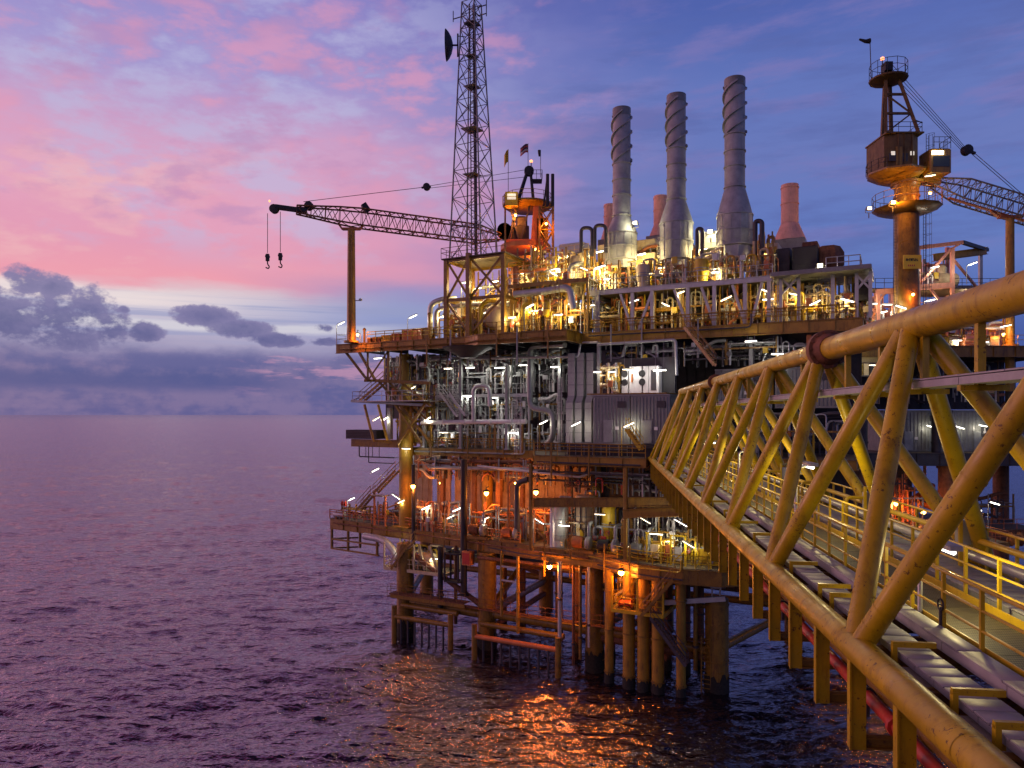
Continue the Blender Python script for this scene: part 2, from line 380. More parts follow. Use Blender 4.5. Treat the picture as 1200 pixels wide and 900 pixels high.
# ================================================================ camera
cam = bpy.data.cameras.new('camera'); cam_o = bpy.data.objects.new('camera', cam); COL.objects.link(cam_o)
cam.sensor_width = 36; cam.lens = FPX/1200*36; cam.shift_y = (HOR-450)/1200
cam_o.location = (0,0,CAM_H); cam_o.rotation_euler = (math.radians(90),0,0); cam.clip_end = 90000; cam.clip_start = .1
scene.camera = cam_o
vs = scene.view_settings; vs.view_transform = 'Standard'; vs.look = 'None'; vs.exposure = 0; vs.gamma = 1
cy = scene.cycles
cy.max_bounces = 6; cy.diffuse_bounces = 3; cy.glossy_bounces = 4; cy.sample_clamp_indirect = 4; cy.use_light_tree = True; cy.caustics_reflective = False; cy.caustics_refractive = False

# ================================================================ dusk sky
wd = bpy.data.worlds.new('World'); scene.world = wd; wd.use_nodes = True
nt = wd.node_tree; nt.nodes.clear(); NN, LL = nt.nodes, nt.links
class E:
    """arithmetic on node sockets"""
    def __init__(s, k): s.k = k
    @staticmethod
    def op(o, *a):
        n = NN.new('ShaderNodeMath'); n.operation = o
        for i, x in enumerate(a):
            if isinstance(x, E): LL.new(x.k, n.inputs[i])
            else: n.inputs[i].default_value = x
        return E(n.outputs[0])
    def __add__(s, o): return E.op('ADD', s, o)
    __radd__ = __add__
    def __sub__(s, o): return E.op('SUBTRACT', s, o)
    def __rsub__(s, o): return E.op('SUBTRACT', o, s)
    def __mul__(s, o): return E.op('MULTIPLY', s, o)
    __rmul__ = __mul__
    def __truediv__(s, o): return E.op('DIVIDE', s, o)
    def max(s, o): return E.op('MAXIMUM', s, o)
    def min(s, o): return E.op('MINIMUM', s, o)
def sstep(x, a, b):
    n = NN.new('ShaderNodeMapRange'); n.interpolation_type = 'SMOOTHSTEP'; LL.new(x.k, n.inputs[0])
    if a < b: n.inputs[1].default_value, n.inputs[2].default_value, n.inputs[3].default_value, n.inputs[4].default_value = a, b, 0, 1
    else: n.inputs[1].default_value, n.inputs[2].default_value, n.inputs[3].default_value, n.inputs[4].default_value = b, a, 1, 0
    return E(n.outputs[0])
def noise(vec, scale, detail=6, rough=.6):
    n = NN.new('ShaderNodeTexNoise'); n.inputs['Scale'].default_value = scale; n.inputs['Detail'].default_value = detail; n.inputs['Roughness'].default_value = rough
    LL.new(vec.k, n.inputs['Vector']); return E(n.outputs['Fac'])
def comb(x, y, z):
    n = NN.new('ShaderNodeCombineXYZ')
    for i, q in enumerate((x,y,z)):
        if isinstance(q, E): LL.new(q.k, n.inputs[i])
        else: n.inputs[i].default_value = q
    return E(n.outputs[0])
def s2l(c): return tuple((x/255/12.92 if x/255 <= .04045 else ((x/255+.055)/1.055)**2.4) for x in c)
def ramp(x, lo, hi, stops):
    n = NN.new('ShaderNodeValToRGB'); LL.new(((x-lo)/(hi-lo)).k, n.inputs[0]); e = n.color_ramp.elements
    while len(e) > 1: e.remove(e[-1])
    e[0].position = (stops[0][0]-lo)/(hi-lo); e[0].color = (*s2l(stops[0][1]),1)
    for p, c in stops[1:]:
        q = e.new((p-lo)/(hi-lo)); q.color = (*s2l(c),1)
    return E(n.outputs[0])
def mixc(f, a, b):
    n = NN.new('ShaderNodeMix'); n.data_type = 'RGBA'
    for i, x in ((0,f),(6,a),(7,b)):
        if isinstance(x, E): LL.new(x.k, n.inputs[i])
        elif isinstance(x, tuple): n.inputs[i].default_value = (*s2l(x),1)
        else: n.inputs[i].default_value = x
    return E(n.outputs[2])
tcn = NN.new('ShaderNodeTexCoord'); sp = NN.new('ShaderNodeSeparateXYZ'); LL.new(tcn.outputs['Generated'], sp.inputs[0])
X, Y, Zd = E(sp.outputs[0]), E(sp.outputs[1]), E(sp.outputs[2])
az = E.op('ARCTAN2', X, Y)*57.2958
el = E.op('ARCSINE', Zd.min(1.).max(-1.))*57.2958
ela = E.op('ABSOLUTE', el)
# slow warps so that the bands are not ruled
wv = comb(az*.05, ela*.16, 0.); warp = noise(wv, 1.0, 4)-.5
wv2 = comb(az*.05, ela*.25, 7.); warp2 = noise(wv2, 2.4, 6)-.5
elw = ela + warp*3.2 + warp2*1.6
west = ramp(elw, 0, 60, [(0,(122,108,152)),(2.4,(116,110,162)),(4,(140,132,178)),(6,(186,178,208)),(7.6,(214,206,224)),(8.5,(230,206,216)),(9.4,(250,166,184)),(12,(240,164,192)),(15,(238,172,202)),(19,(222,170,208)),(24,(172,160,218)),(30,(148,138,208)),(37,(176,92,150)),(46,(100,48,90)),(62,(30,24,46))])  # unseen upper stops: magenta to pinken the sea, darkened overhead to cut fill light
east = ramp(elw, 0, 60, [(0,(76,86,150)),(4,(70,90,162)),(8,(88,112,186)),(11,(106,130,200)),(14,(104,128,200)),(18,(112,128,196)),(23,(104,124,196)),(29,(82,102,180)),(36,(66,86,162)),(46,(40,48,96)),(62,(22,26,54))])  # unseen overhead stops darkened to dim the fill light
fe = sstep(az+warp*16, -19, 15)
sky = mixc(fe, west, east)
gap = sstep(az+warp*10, -24, -8)*sstep(elw, 5.0, 7.0)*sstep(elw-(az+13.)*-.02, 11.0, 9.2)*sstep(az, 26, 8)
sky = mixc(gap*.75, sky, (134,150,208))
# broken altocumulus, pale openings, mauve undersides and pink puffs fading towards the east
wn = noise(comb(az*.07+ela*.03, ela*.15-az*.015, 3.), 1.9, 7, .6)
wn2 = noise(comb(az*.11+ela*.05, ela*.30-az*.03, 11.), 1.5, 6, .54)
wn3 = noise(comb(az*.10+ela*.06, ela*.26-az*.05, 17.), 1.5, 6, .55)
up = sstep(ela, 10, 14)*sstep(ela, 42, 24)
op = sstep(wn*.6+wn2*.4, .52, .40)*up*sstep(az, 6, -14)
sky = mixc(op*.6, sky, (196,196,234))
hot = sstep(wn2*.6+wn3*.4, .50, .60)*sstep(ela, 9.2, 11)*sstep(ela, 24, 15)*sstep(az, -14, -30)
sky = mixc(hot*.6, sky, (252,196,198))
wm = sstep(wn*.45+wn2*.55, .50, .62)*up*sstep(az, 16, -10)
sky = mixc(wm*.66, sky, (236,162,194))
mv = sstep(wn3*.65+wn*.35, .52, .64)*up*sstep(ela, 11, 15)*sstep(az, 14, -4)
sky = mixc(mv*.6, sky, (196,150,198))
em = sstep(noise(comb(az*.045, ela*.2-az*.01, 21.), 2.0, 7, .6), .48, .66)*sstep(ela, 8, 14)*sstep(az, -2, 12)*sstep(ela, 38, 26)
sky = mixc(em*.6, sky, (134,126,190))
eg = sstep(noise(comb(az*.03+ela*.02, ela*.16, 71.), 2.4, 8, .62), .46, .64)*sstep(ela, 6, 12)*sstep(az, -6, 10)
sky = mixc(eg*.45, sky, (92,104,170))
# streaks and bright slits in the pale gap low in the west
st = sstep(noise(comb(az*.03, ela*1.1, 31.), 2.0, 6, .6), .46, .62)*sstep(ela, 4.5, 6)*sstep(ela, 9.4, 7.8)
sky = mixc(st*.65*sstep(az, 4, -12), sky, (158,164,206))
sl = sstep(ela+warp2*.9, 5.9, 6.3)*sstep(ela+warp2*.9, 7.0, 6.6)*sstep(az, -5, -16)
sky = mixc(sl*.7, sky, (230,226,234))
sl = sstep(ela+warp2*1.2, 7.4, 8.1)*sstep(ela+warp2*1.2, 9.2, 8.5)*sstep(az, -17, -29)
sky = mixc(sl*.8, sky, (252,236,234))
pk = sstep(noise(comb(az*.12, ela*.8, 61.), 1.3, 8, .65), .50, .60)*sstep(ela, 1.2, 2.2)*sstep(ela, 5.6, 4)*sstep(az+14., 9, 3)*sstep(az+14., -9, -3)
cn = noise(comb(az*.26, ela*.38, 41.), 1.0, 7, .58); cb = noise(comb(az*.9, ela*1.2, 47.), 1.0, 6, .6)
# low veil and the long dark bank over the horizon
lb = sstep(ela+warp*1.2+(cn-.5)*3.0, 5.3, 3.6)*sstep(az, 14, -12)
sky = mixc(lb*.85, sky, mixc(sstep(cn*.6+cb*.4+warp2*.6, .38, .62), (94,98,156), (130,118,164)))
sky = mixc(pk*.6, sky, (214,158,190))
bank = sstep(ela+(cn-.5)*1.2+(cb-.5)*.6, 1.5, 2.3)*sstep(ela+(cn-.5)*1.2+(cb-.5)*.6, 3.5, 2.6)*sstep(az+warp*18, -10, -20)
sky = mixc(bank*.8, sky, (80,90,150))
# cumulus clumps standing low in the west
def clump(a, e, ra, re_): return 1.0 - (((az-a)/ra)*((az-a)/ra) + ((ela-e)/re_)*((ela-e)/re_))
bl = None
for a, e, ra, re_ in [(-35.2,6.3,3.4,1.7),(-31.9,6.4,3.0,1.9),(-33.7,8.8,1.25,.95),(-32.3,8.4,1.0,.8),(-30.3,7.0,1.7,1.4),(-28.9,6.1,1.3,1.3),(-27.0,5.8,1.1,.75),(-28.1,7.3,.4,.28),
                      (-22.9,7.2,1.9,.7),(-20.5,6.3,1.9,.62),(-18.0,5.6,2.1,.5),(-14.5,6.6,1.0,.38),(-14.4,5.6,1.2,.32),(-12.4,3.6,1.6,.8),(-47,6,7,3),(-62,5.5,9,3)]:
    c = clump(a, e, ra, re_); bl = c if bl is None else bl.max(c)
cf = bl*.62 + .10 + (cn-.5)*3.3 + (cb-.5)*1.8 + (noise(comb(az*2.2, ela*2.8, 53.), 1.0, 4, .55)-.5)*.45
cm = sstep(cf, -.2, .42)*sstep(ela+(cn-.5)*1.6, 3.6, 4.7)
shade = sstep(cn*.5+cb*.5+(ela-6.)*.035, .42, .62)
sky = mixc(cm*.95, sky, mixc(sstep(cf, 1.3, .2)*.45 + shade*.55, (64,76,138), (138,130,176)))
# glow added to the unseen western sky, to light and pinken the sea
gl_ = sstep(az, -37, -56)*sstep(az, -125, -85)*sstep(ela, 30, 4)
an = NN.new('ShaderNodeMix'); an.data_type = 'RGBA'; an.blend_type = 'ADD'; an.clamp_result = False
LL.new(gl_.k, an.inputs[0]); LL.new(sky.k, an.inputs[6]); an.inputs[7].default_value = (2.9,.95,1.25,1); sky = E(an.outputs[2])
# physical sky, sun just under the horizon in the west
nis = NN.new('ShaderNodeTexSky'); nis.sky_type = 'NISHITA'; nis.sun_disc = False
SUN_AZ, SUN_EL = -62., 4.
nis.sun_elevation = math.radians(SUN_EL); nis.sun_rotation = math.radians(SUN_AZ)
bg1 = NN.new('ShaderNodeBackground'); LL.new(nis.outputs[0], bg1.inputs[0]); bg1.inputs[1].default_value = .004
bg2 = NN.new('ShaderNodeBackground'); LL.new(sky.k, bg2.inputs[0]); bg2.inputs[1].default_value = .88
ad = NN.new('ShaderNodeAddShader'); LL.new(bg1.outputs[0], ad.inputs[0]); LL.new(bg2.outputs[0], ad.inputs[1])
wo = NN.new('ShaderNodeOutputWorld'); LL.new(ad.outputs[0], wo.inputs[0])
sun = bpy.data.lights.new('afterglow_sun', 'SUN'); sun.energy = .22; sun.color = (1,.6,.55); sun.angle = math.radians(12)
sun_o = bpy.data.objects.new('afterglow_sun', sun); COL.objects.link(sun_o)
sdir = Vector((math.sin(math.radians(SUN_AZ))*math.cos(math.radians(SUN_EL)), math.cos(math.radians(SUN_AZ))*math.cos(math.radians(SUN_EL)), math.sin(math.radians(SUN_EL))))
sun_o.rotation_euler = sdir.to_track_quat('Z','Y').to_euler()

# ================================================================ sea
sm = bpy.data.materials.new('sea_water'); sm.use_nodes = True; snt = sm.node_tree; sb = snt.nodes['Principled BSDF']
sb.inputs['Base Color'].default_value = (.006,.006,.010,1); sb.inputs['Roughness'].default_value = .16; sb.inputs['Specular Tint'].default_value = (1,.80,.92,1); sb.inputs['IOR'].default_value = 1.45  # specular tint puts extra pink into the sky's reflection
g = snt.nodes.new('ShaderNodeNewGeometry'); prev = None
for sc, dist, stretch, det, rot, k_ in ((.8,.2,(.6,1.2,1),3,-.15,1.7),(2.4,.06,(.7,1.2,1),3,.15,1.6)):
    mp = snt.nodes.new('ShaderNodeMapping'); mp.inputs['Scale'].default_value = stretch; mp.inputs['Rotation'].default_value = (0,0,rot); snt.links.new(g.outputs['Position'], mp.inputs[0])
    n = snt.nodes.new('ShaderNodeTexNoise'); n.inputs['Scale'].default_value = sc; n.inputs['Detail'].default_value = det; n.inputs['Roughness'].default_value = .55; n.inputs['Distortion'].default_value = .4
    snt.links.new(mp.outputs[0], n.inputs['Vector'])
    bp = snt.nodes.new('ShaderNodeBump'); bp.inputs['Strength'].default_value = 1.0; bp.inputs['Distance'].default_value = dist*k_
    snt.links.new(n.outputs['Fac'], bp.inputs['Height'])
    if prev: snt.links.new(prev.outputs[0], bp.inputs['Normal'])
    prev = bp
snt.links.new(prev.outputs[0], sb.inputs['Normal'])
gl = snt.nodes.new('ShaderNodeBsdfGlossy'); gl.inputs['Color'].default_value = (.95,.72,.86,1); gl.inputs['Roughness'].default_value = .14; snt.links.new(prev.outputs[0], gl.inputs['Normal'])  # glossy layer added to brighten the reflection, its pink tint painted in
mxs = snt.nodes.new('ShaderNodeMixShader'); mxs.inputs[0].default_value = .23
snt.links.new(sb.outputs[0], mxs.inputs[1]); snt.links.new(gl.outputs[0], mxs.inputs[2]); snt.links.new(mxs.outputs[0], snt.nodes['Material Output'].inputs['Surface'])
from mathutils import noise as mn
def wave(x, y, far):
    c, s_ = math.cos(.35), math.sin(.35); a, b = c*x+s_*y, -s_*x+c*y
    h =   .30*mn.noise((a*.045, b*.10, 0.)) + .13*mn.noise((a*.10+9, b*.30, 2.)) + .10*mn.noise((x*.24, y*.60+5, 4.))
    if far < 1100: h += .07*mn.noise((x*.52, y*1.25, 6.))
    if far < 420: h += .042*mn.noise((x*1.15+3, y*2.4, 8.))
    if far < 130: h += .03*mn.noise((x*2.9+3, y*4.1, 9.))
    return h*2.1*(1 if far < 500 else max(0., 1-(far-500)/2200))
k = MB(); na, nr = 820, 900; rows = []
for j in range(nr+1):
    f = j/nr; yp = 1500*(1-f)**1.35+7; rows.append(CAM_H*FPX/yp)
for d_ in rows:
    for i_ in range(na+1):
        a_ = math.radians(-62+124*i_/na); x, y = d_*math.tan(a_), d_
        k.v.append((x, y, wave(x, y, d_)))
for j in range(nr):
    for i_ in range(na): k.f.append((j*(na+1)+i_, j*(na+1)+i_+1, (j+1)*(na+1)+i_+1, (j+1)*(na+1)+i_))
S = 60000.; y0, y1 = rows[0], rows[-1]; t_ = math.tan(math.radians(62))
b_ = len(k.v)
k.v += [(-y0*t_,y0,0),(y0*t_,y0,0),(y1*t_,y1,0),(-y1*t_,y1,0),(-S,-S,0),(S,-S,0),(S,S,0),(-S,S,0)]
k.f += [(b_+4,b_+5,b_+1,b_+0),(b_+5,b_+6,b_+2,b_+1),(b_+6,b_+7,b_+3,b_+2),(b_+7,b_+4,b_+0,b_+3)]
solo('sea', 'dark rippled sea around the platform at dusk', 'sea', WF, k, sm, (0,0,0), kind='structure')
# ================================================================ footbridge (frame BF: l across, s along)
ZB, ZT = 21.0, 26.92
LL_, LR, LT = 4.33, 9.6, 6.55
PAN = 6.36; S0 = 13.14
sB = lambda i: S0+PAN*(i-1)
sT = lambda i: S0+PAN*(i-.5)
SE = 67.6
br = thing('footbridge', 'ochre tubular truss footbridge with triangular section reaching the platform', 'footbridge', BF, (LT, SE, ZB))
tb = M['truss']
def chord(l, z, s0, s1, r, seg=6.36):
    k = MB(); k.tube((l,s0,z),(l,s1,z),r,24)
    s = s0+2.1
    while s < s1: k.tube((l,s-.012,z),(l,s+.012,z),r+.011,24,cap=False); s += seg
    return part('chord', k, tb, br)
chord(LL_, ZB, -12, SE, .245); chord(LR, ZB, -12, SE, .245)
s_fl = sT(2)-.35
chord(LT, ZT, -12, s_fl, .33); chord(LT, ZT, s_fl, sT(8)+1.2, .275)
k = MB(); k.tube((LT,s_fl-.16,ZT),(LT,s_fl+.16,ZT),.56,28)
k.tube((LT,s_fl-.5,ZT),(LT,s_fl-.16,ZT),.36,24,r2=.47); k.tube((LT,s_fl+.16,ZT),(LT,s_fl+.5,ZT),.45,24,r2=.3)
for i in range(14):
    t = 2*math.pi*i/14; k.tube((LT+.5*math.cos(t),s_fl-.22,ZT+.5*math.sin(t)),(LT+.5*math.cos(t),s_fl+.22,ZT+.5*math.sin(t)),.03,6)
part('flange', k, M['rust'], br)
k = MB(); s2 = sT(5)+1.8; k.tube((LT,s2-.1,ZT),(LT,s2+.1,ZT),.44,24); part('flange', k, M['rust'], br)
for i in range(-1, 9):
    for L_, sd in ((LL_,-1),(LR,1)):
        top = Vector((LT+sd*.12, sT(i), ZT-.12))
        for j, off in ((i,-.14),(i+1,.14)):
            if j > 9: continue
            bot = Vector((L_-sd*.05, sB(j)-off, ZB+.1))
            a_, b_ = bot, top+Vector((0,off,0)); dd = (b_-a_).normalized(); k = MB().tube(a_, b_, .19, 16)
            for q in (.42, .8, (b_-a_).length*.52, (b_-a_).length-.62): k.tube(a_+dd*(q-.015), a_+dd*(q+.015), .199, 16, cap=False)
            part('diagonal', k, tb, br)
# portal frame at the far end
k = MB(); k.tube((LL_,SE-.4,ZB),(LT,sT(8)+1.1,ZT),.17,14); part('diagonal', k, tb, br)
k = MB(); k.tube((LR,SE-.4,ZB),(LT,sT(8)+1.1,ZT),.17,14); part('diagonal', k, tb, br)
# floor beams and the pipe hangers under the chords
s = 13.1-2.0*11
while s < SE-.5:
    if s < 2: s += 2; continue
    part('floor_beam', MB().hbeam((LL_+.1,s,ZB-.12),(LR-.1,s,ZB-.12),.18,.3,.03), M['dkochre'], br)
    k = MB(); k.beam((LL_,s,ZB-.2),(LL_,s,ZB-1.72),.26,.16,up=(0,1,0)); k.beam((LL_-.13,s-.09,ZB-.2),(LL_-.13,s-.09,ZB-1.72),.03,.05,up=(0,1,0))
    part('hanger', k, tb, br)
    if s > 20: part('hanger', MB().beam((LR,s,ZB-.2),(LR,s,ZB-1.72),.26,.16,up=(0,1,0)), tb, br)
    part('hanger_beam', MB().hbeam((LL_+.1,s+.02,ZB-1.62),(LR-.1,s+.02,ZB-1.62),.16,.2,.03), M['dkochre'], br)
    s += 2.0
# hangers that carry the upper tray
for Yh in (12.7, 14.9, 17.2, 19.6, 24, 28.5, 33, 38, 43, 48):
    sh = Yh*1.0+.9
    part('tray_hanger', MB().beam((LT,sh,ZT-.2),(LT,sh,ZT-1.5),.13,.13), tb, br)
    part('tray_hanger', MB().beam((LT-.35,sh,ZT-1.45),(LT+.45,sh,ZT-1.45),.13,.1), tb, br)
def seg_tray(label, l0, l1, z0, z1, s0, s1, step, group=None, m='tray', rungs=False):
    """covered tray in short lengths"""
    t = thing('cable_tray', label, 'cable tray', BF, (l0, s1, z0), group)
    R = random.Random(int(l0*100)); lid, side = MB(), MB(); s = s0
    while s < s1:
        e = min(s+step*R.uniform(.92,1.05), s1); dz = R.uniform(-.008,.008)
        lid.bbox(l0,l1,s+.012,e-.012,z1-.03+dz,z1+dz,.008); s = e
    s = s0
    while s < s1:
        e = min(s+step*1.5, s1); side.box(l0+.012,l1-.012,s,e-.02,z0,z1-.045); s = e
    part('cover', lid, M[m], t); part('side_panel', side, M[m], t); return t
seg_tray('narrow raised galvanised cable tray with jointed covers beside the bridge walkway', 5.53, 5.9, ZB+.1, ZB+.3, 3, 66, 1.3)
seg_tray('wide low galvanised cable tray carried on ochre goalpost frames inside the bridge', 4.74, 5.28, ZB+.06, ZB+.19, 3, 66, .42)
seg_tray('cable ladder hung on straps under the top chord of the bridge', LT-.28, LT+.42, ZT-1.38, ZT-1.2, 3, 56, 2.4)
seg_tray('broad grey cable tray on the sea side of the far bridge handrail', 7.75, 9.1, ZB+.12, ZB+.3, 3, 66, .5)
for i, Yh in enumerate((7.6, 8.65, 9.7, 11.7, 13.4, 14.9, 15.7, 18.1, 20.4, 22.5, 25, 28, 31, 34.5, 38, 42, 46, 50, 54, 58)):
    s = Yh*1.008+.59; k = MB(); l0, l1 = 4.67, 5.3
    k.beam((l0,s,ZB-.55),(l0,s,ZB+.3),.07,.09); k.beam((l0-.035,s,ZB+.3),(l1,s,ZB+.3),.07,.09); k.beam((l0+.036,s,ZB-.42),(l1,s,ZB-.42),.07,.07)
    solo('tray_support', 'ochre goalpost frame over the low cable tray of the bridge', 'tray support', BF, k, tb, (l0,s,ZB-.62), 'goalpost frames over the bridge tray')
# walkway
wk = thing('walkway', 'yellow lit grating walkway between the two handrails of the bridge', 'walkway', BF, (6.7,SE,ZB))
g1 = MB()
s = 2.
while s < SE: g1.box(5.98,7.48,s,s+1.48,ZB+.1,ZB+.15); s += 1.5
part('grating', g1, M['grating_open'], wk)
for l in (6.02,7.45): part('toe_board', MB().box(l-.012,l+.012,2,SE,ZB+.151,ZB+.31), M['yellow'], wk)
for l, lab in ((5.95,'yellow handrail of the bridge walkway on the side of the jointed tray'),(7.52,'yellow handrail of the bridge walkway on the open sea side'),(9.2,'yellow handrail running along the far chord of the bridge')):
    t = thing('handrail', lab, 'handrail', BF, (l,SE,ZB), None)
    for nm, h, r in (('top_rail',1.25,.034),('mid_rail',.9,.026),('mid_rail',.58,.026)):
        part(nm, MB().tube((l,2,ZB+h),(l,SE,ZB+h),r,8), M['yellow'], t)
    s = 3.2
    while s < SE:
        part('post', MB().beam((l,s,ZB-.05),(l,s,ZB+1.25),.06,.06), M['yellow'], t); s += 1.3
# red fire main and other lines under the deck
k = MB(); k.tube((4.68,2,20.0),(4.68,SE,20.0),.11,12)
for s in range(6,66,6): k.flange((4.68,s+.3,20.0),(0,1,0),.11)
FM=t = thing('fire_main', 'red fire main slung between the hangers below the bridge', 'pipe', BF, (4.68,SE,20.0)); part('line', k, M['red'], t)
for s in (9.6,13.6,19.7,27.8): part('clamp', MB().tube((4.68,s-.03,20.0),(4.68,s+.03,20.0),.15,14).beam((4.68,s,19.88),(4.68,s,19.62),.06,.06), M['dark'], t)
for l, z, r, mt, lab in ((5.5,19.55,.14,'dkochre','brown line resting on the lower hanger beams of the bridge'),(6.3,19.6,.18,'grey','thick grey line resting on the lower hanger beams of the bridge'),(7.2,19.5,.1,'rust','thin rusty line resting on the lower hanger beams of the bridge'),(8.3,19.6,.16,'yellow','yellow line resting on the lower hanger beams of the bridge')):
    solo('service_pipe', lab, 'pipe', BF, MB().tube((l,3,z),(l,SE,z),r,10), M[mt], (l,SE,z), 'service pipes under the bridge')
for l, z, r, mt, lab in ((9.0,ZB+.55,.12,'lgrey','galvanised line beside the far chord of the bridge'),(9.05,ZB+.95,.08,'yellow','slim yellow line above the far chord of the bridge')):
    solo('service_pipe', lab, 'pipe', BF, MB().tube((l,14,z),(l,SE,z),r,10), M[mt], (l,SE,z), 'service pipes beside the bridge walkway')
# small things on the bridge
def post_lamp(s, label, power=130, h=2.35):
    l = 5.97; t = thing('walkway_lamp', label, 'lamp', BF, (l,s,ZB), 'lamps along the bridge walkway')
    part('pole', MB().pipe([(l,s,ZB+.1),(l,s,ZB+h),(l+.5,s,ZB+h+.1)],.045,8,bend=.15), M['lgrey'], t)
    part('housing', MB().bbox(l+.25,l+.5,s-.6,s+.6,ZB+h+.08,ZB+h+.18,.02), M['lgrey'], t)
    part('tube', MB().tube((l+.37,s-.5,ZB+h+.04),(l+.37,s+.5,ZB+h+.04),.05,8), M['tube'], t)
    lamp_light(t, BF, (l+.7,s,ZB+h-.25), (1,.8,.34), power*.55)
post_lamp(14.6,'lit strip lamp on a short pale post beside the black handwheel valve',150,1.45)
post_lamp(23.5,'lit strip lamp on a pale post, second along the bridge walkway',220)
post_lamp(33,'lit strip lamp on a pale post halfway along the bridge',260)
post_lamp(43,'lit strip lamp on a pale post past the middle of the bridge',260)
post_lamp(54,'lit strip lamp on a pale post near the platform end of the bridge',260)
t = thing('isolation_valve', 'black handwheel valve on a stub pipe by the bridge walkway', 'valve', BF, (5.9,13.6,ZB))
part('stem', MB().tube((5.9,13.6,ZB-.3),(5.9,13.6,ZB+.62),.03,8), M['dark'], t); part('handwheel', MB().ring((5.9,13.6,ZB+.66),.1,.018,'x').beam((5.9,13.5,ZB+.66),(5.9,13.7,ZB+.66),.02,.02), M['black'], t)
part('body', MB().lathe((5.9,13.6,ZB-.25),[(.09,-.2),(.14,-.19),(.14,-.12),(.1,-.1),(.13,0),(.1,.1),(.14,.12),(.14,.19),(.09,.2)],12), M['dark'], t)
t = thing('junction_box', 'white junction box on the handrail of the bridge walkway', 'junction box', BF, (5.9,16.6,ZB+.6))
part('case', MB().bbox(5.68,5.92,16.4,16.8,ZB+.55,ZB+1.0,.02), M['white'], t); part('conduit', MB().pipe([(5.8,16.6,ZB+.55),(5.8,16.6,ZB+.2),(5.6,16.6,ZB+.2)],.03,6), M['white'], t); part('lid', MB().bbox(5.665,5.679,16.44,16.76,ZB+.59,ZB+.96,.002), M['lgrey'], t)
for i, s in enumerate((19, 25.5, 31, 37, 46)):
    t = thing('instrument_stand', ['yellow instrument stand by the second post lamp','yellow instrument stand between the second and third post lamps','yellow instrument stand just before the middle post lamp','yellow instrument stand just beyond the middle post lamp','yellow instrument stand nearer the platform end of the bridge'][i], 'instrument stand', BF, (8.9,s,ZB), 'instrument stands on the bridge')
    part('frame', MB().beam((8.7,s,ZB),(8.7,s,ZB+1.6),.08,.08).beam((9.1,s+.5,ZB),(9.1,s+.5,ZB+1.6),.08,.08).beam((8.7,s,ZB+1.55),(9.1,s+.5,ZB+1.55),.08,.08), M['yellow'], t)
    part('panel', MB().bbox(8.72,9.0,s+.1,s+.35,ZB+.8,ZB+1.4,.02), M['lgrey'], t)
    part('riser', MB().pipe([(8.9,s+.3,ZB-.1),(8.9,s+.3,ZB+1.2),(8.2,s+.3,ZB+1.2),(8.2,s+.3,ZB+.3)],.06,8), M['yellow'], t)
# ================================================================ platform: jacket (frame PF)
def P(px, py, v): return Vector(A(px, py, v))
jk = thing('steel_jacket', 'ochre tubular jacket of thick legs and cross tubes standing in the sea under the platform', 'jacket', PF, (20,10,0))
legs = [(475,2,.98,10.4),(571,2,.98,10.4),(697,2,.92,10.4),(840,1.2,1.03,8.5)]
LU = []
for px, v, r, zt in legs:
    u = U(px, v); LU.append((u, v)); k = MB(); k.tube((u,v,-4),(u,v,zt),r,24)
    k2 = k
    for zz in (1.0, 3.0, 6.3, zt-.5): k2.tube((u,v,zz-.06),(u,v,zz+.06),r+.05,24)
    part('leg', k, M['dkochre'], jk, 'short open topped leg with a ladder at its foot' if px == 840 else None)
for px in (500, 640, 780, 930):
    u = U(px, 20); part('leg', MB().tube((u,20,-4),(u,20,10.4),.95,20), M['dkochre'], jk)
def jb(a, b, r=.45): part('brace', MB().tube(a, b, r, 14), M['dkochre'], jk)
zb = 3.9
for (a, b) in zip(LU[:-1], LU[1:]): jb((*a,zb), (*b,zb-.2), .5)
for (a, px) in zip(LU, (500,640,780,930)): jb((*a,zb), (U(px,20),20,zb-.3), .42)
jb((U(500,20),20,zb),(U(930,20),20,zb),.42); jb((*LU[1],zb),(U(640,20),20,9.8),.38); jb((*LU[2],zb),(U(780,20),20,9.8),.38)
jb((*LU[2],7.9),(LU[3][0],LU[3][1],7.6),.2)
# walkway along the low braces
wk = thing('low_walkway', 'rusty walkway with thin rails along the low cross tube just above the water', 'walkway', PF, (LU[1][0],1.0,4.6))
part('grating', MB().box(LU[0][0]-1.5,LU[3][0]-1,.6,1.4,4.5,4.58), M['rust'], wk)
rail_part(wk, [(LU[0][0]-1.5,.6,4.58),(LU[3][0]-1,.6,4.58)], M['rust'], sp=2.)
# conductors in front
for i, (px, v, r, lab) in enumerate([(714,-1.0,.42,'slim ochre conductor pipe beside the thick leg left of the landing cage'),(737,-1.3,.56,'ochre conductor pipe under the near corner of the lit landing cage'),(754,-1.4,.56,'ochre conductor pipe under the middle of the lit landing cage'),(771,-1.5,.56,'ochre conductor pipe under the stair side of the lit landing cage'),(798,-1.6,.42,'slim ochre conductor pipe between the landing stairs and the short open topped leg')]):
    u = U(px, v); t = thing('conductor_pipe', lab.replace(' left of',' by'), 'conductor pipe', PF, (u,v,0), 'conductor pipes'); k = MB(); k.tube((u,v,-4),(u,v,10.6),r,18)
    part('tube', k, M['ochre'], t); k = MB()
    for zz in (1.1,5.0,8.6): k.tube((u,v,zz-.05),(u,v,zz+.05),r+.08,18)
    part('collars', k, M['dkochre'], t, kind='stuff'); growth(t, u, v, r, 1.1, i)
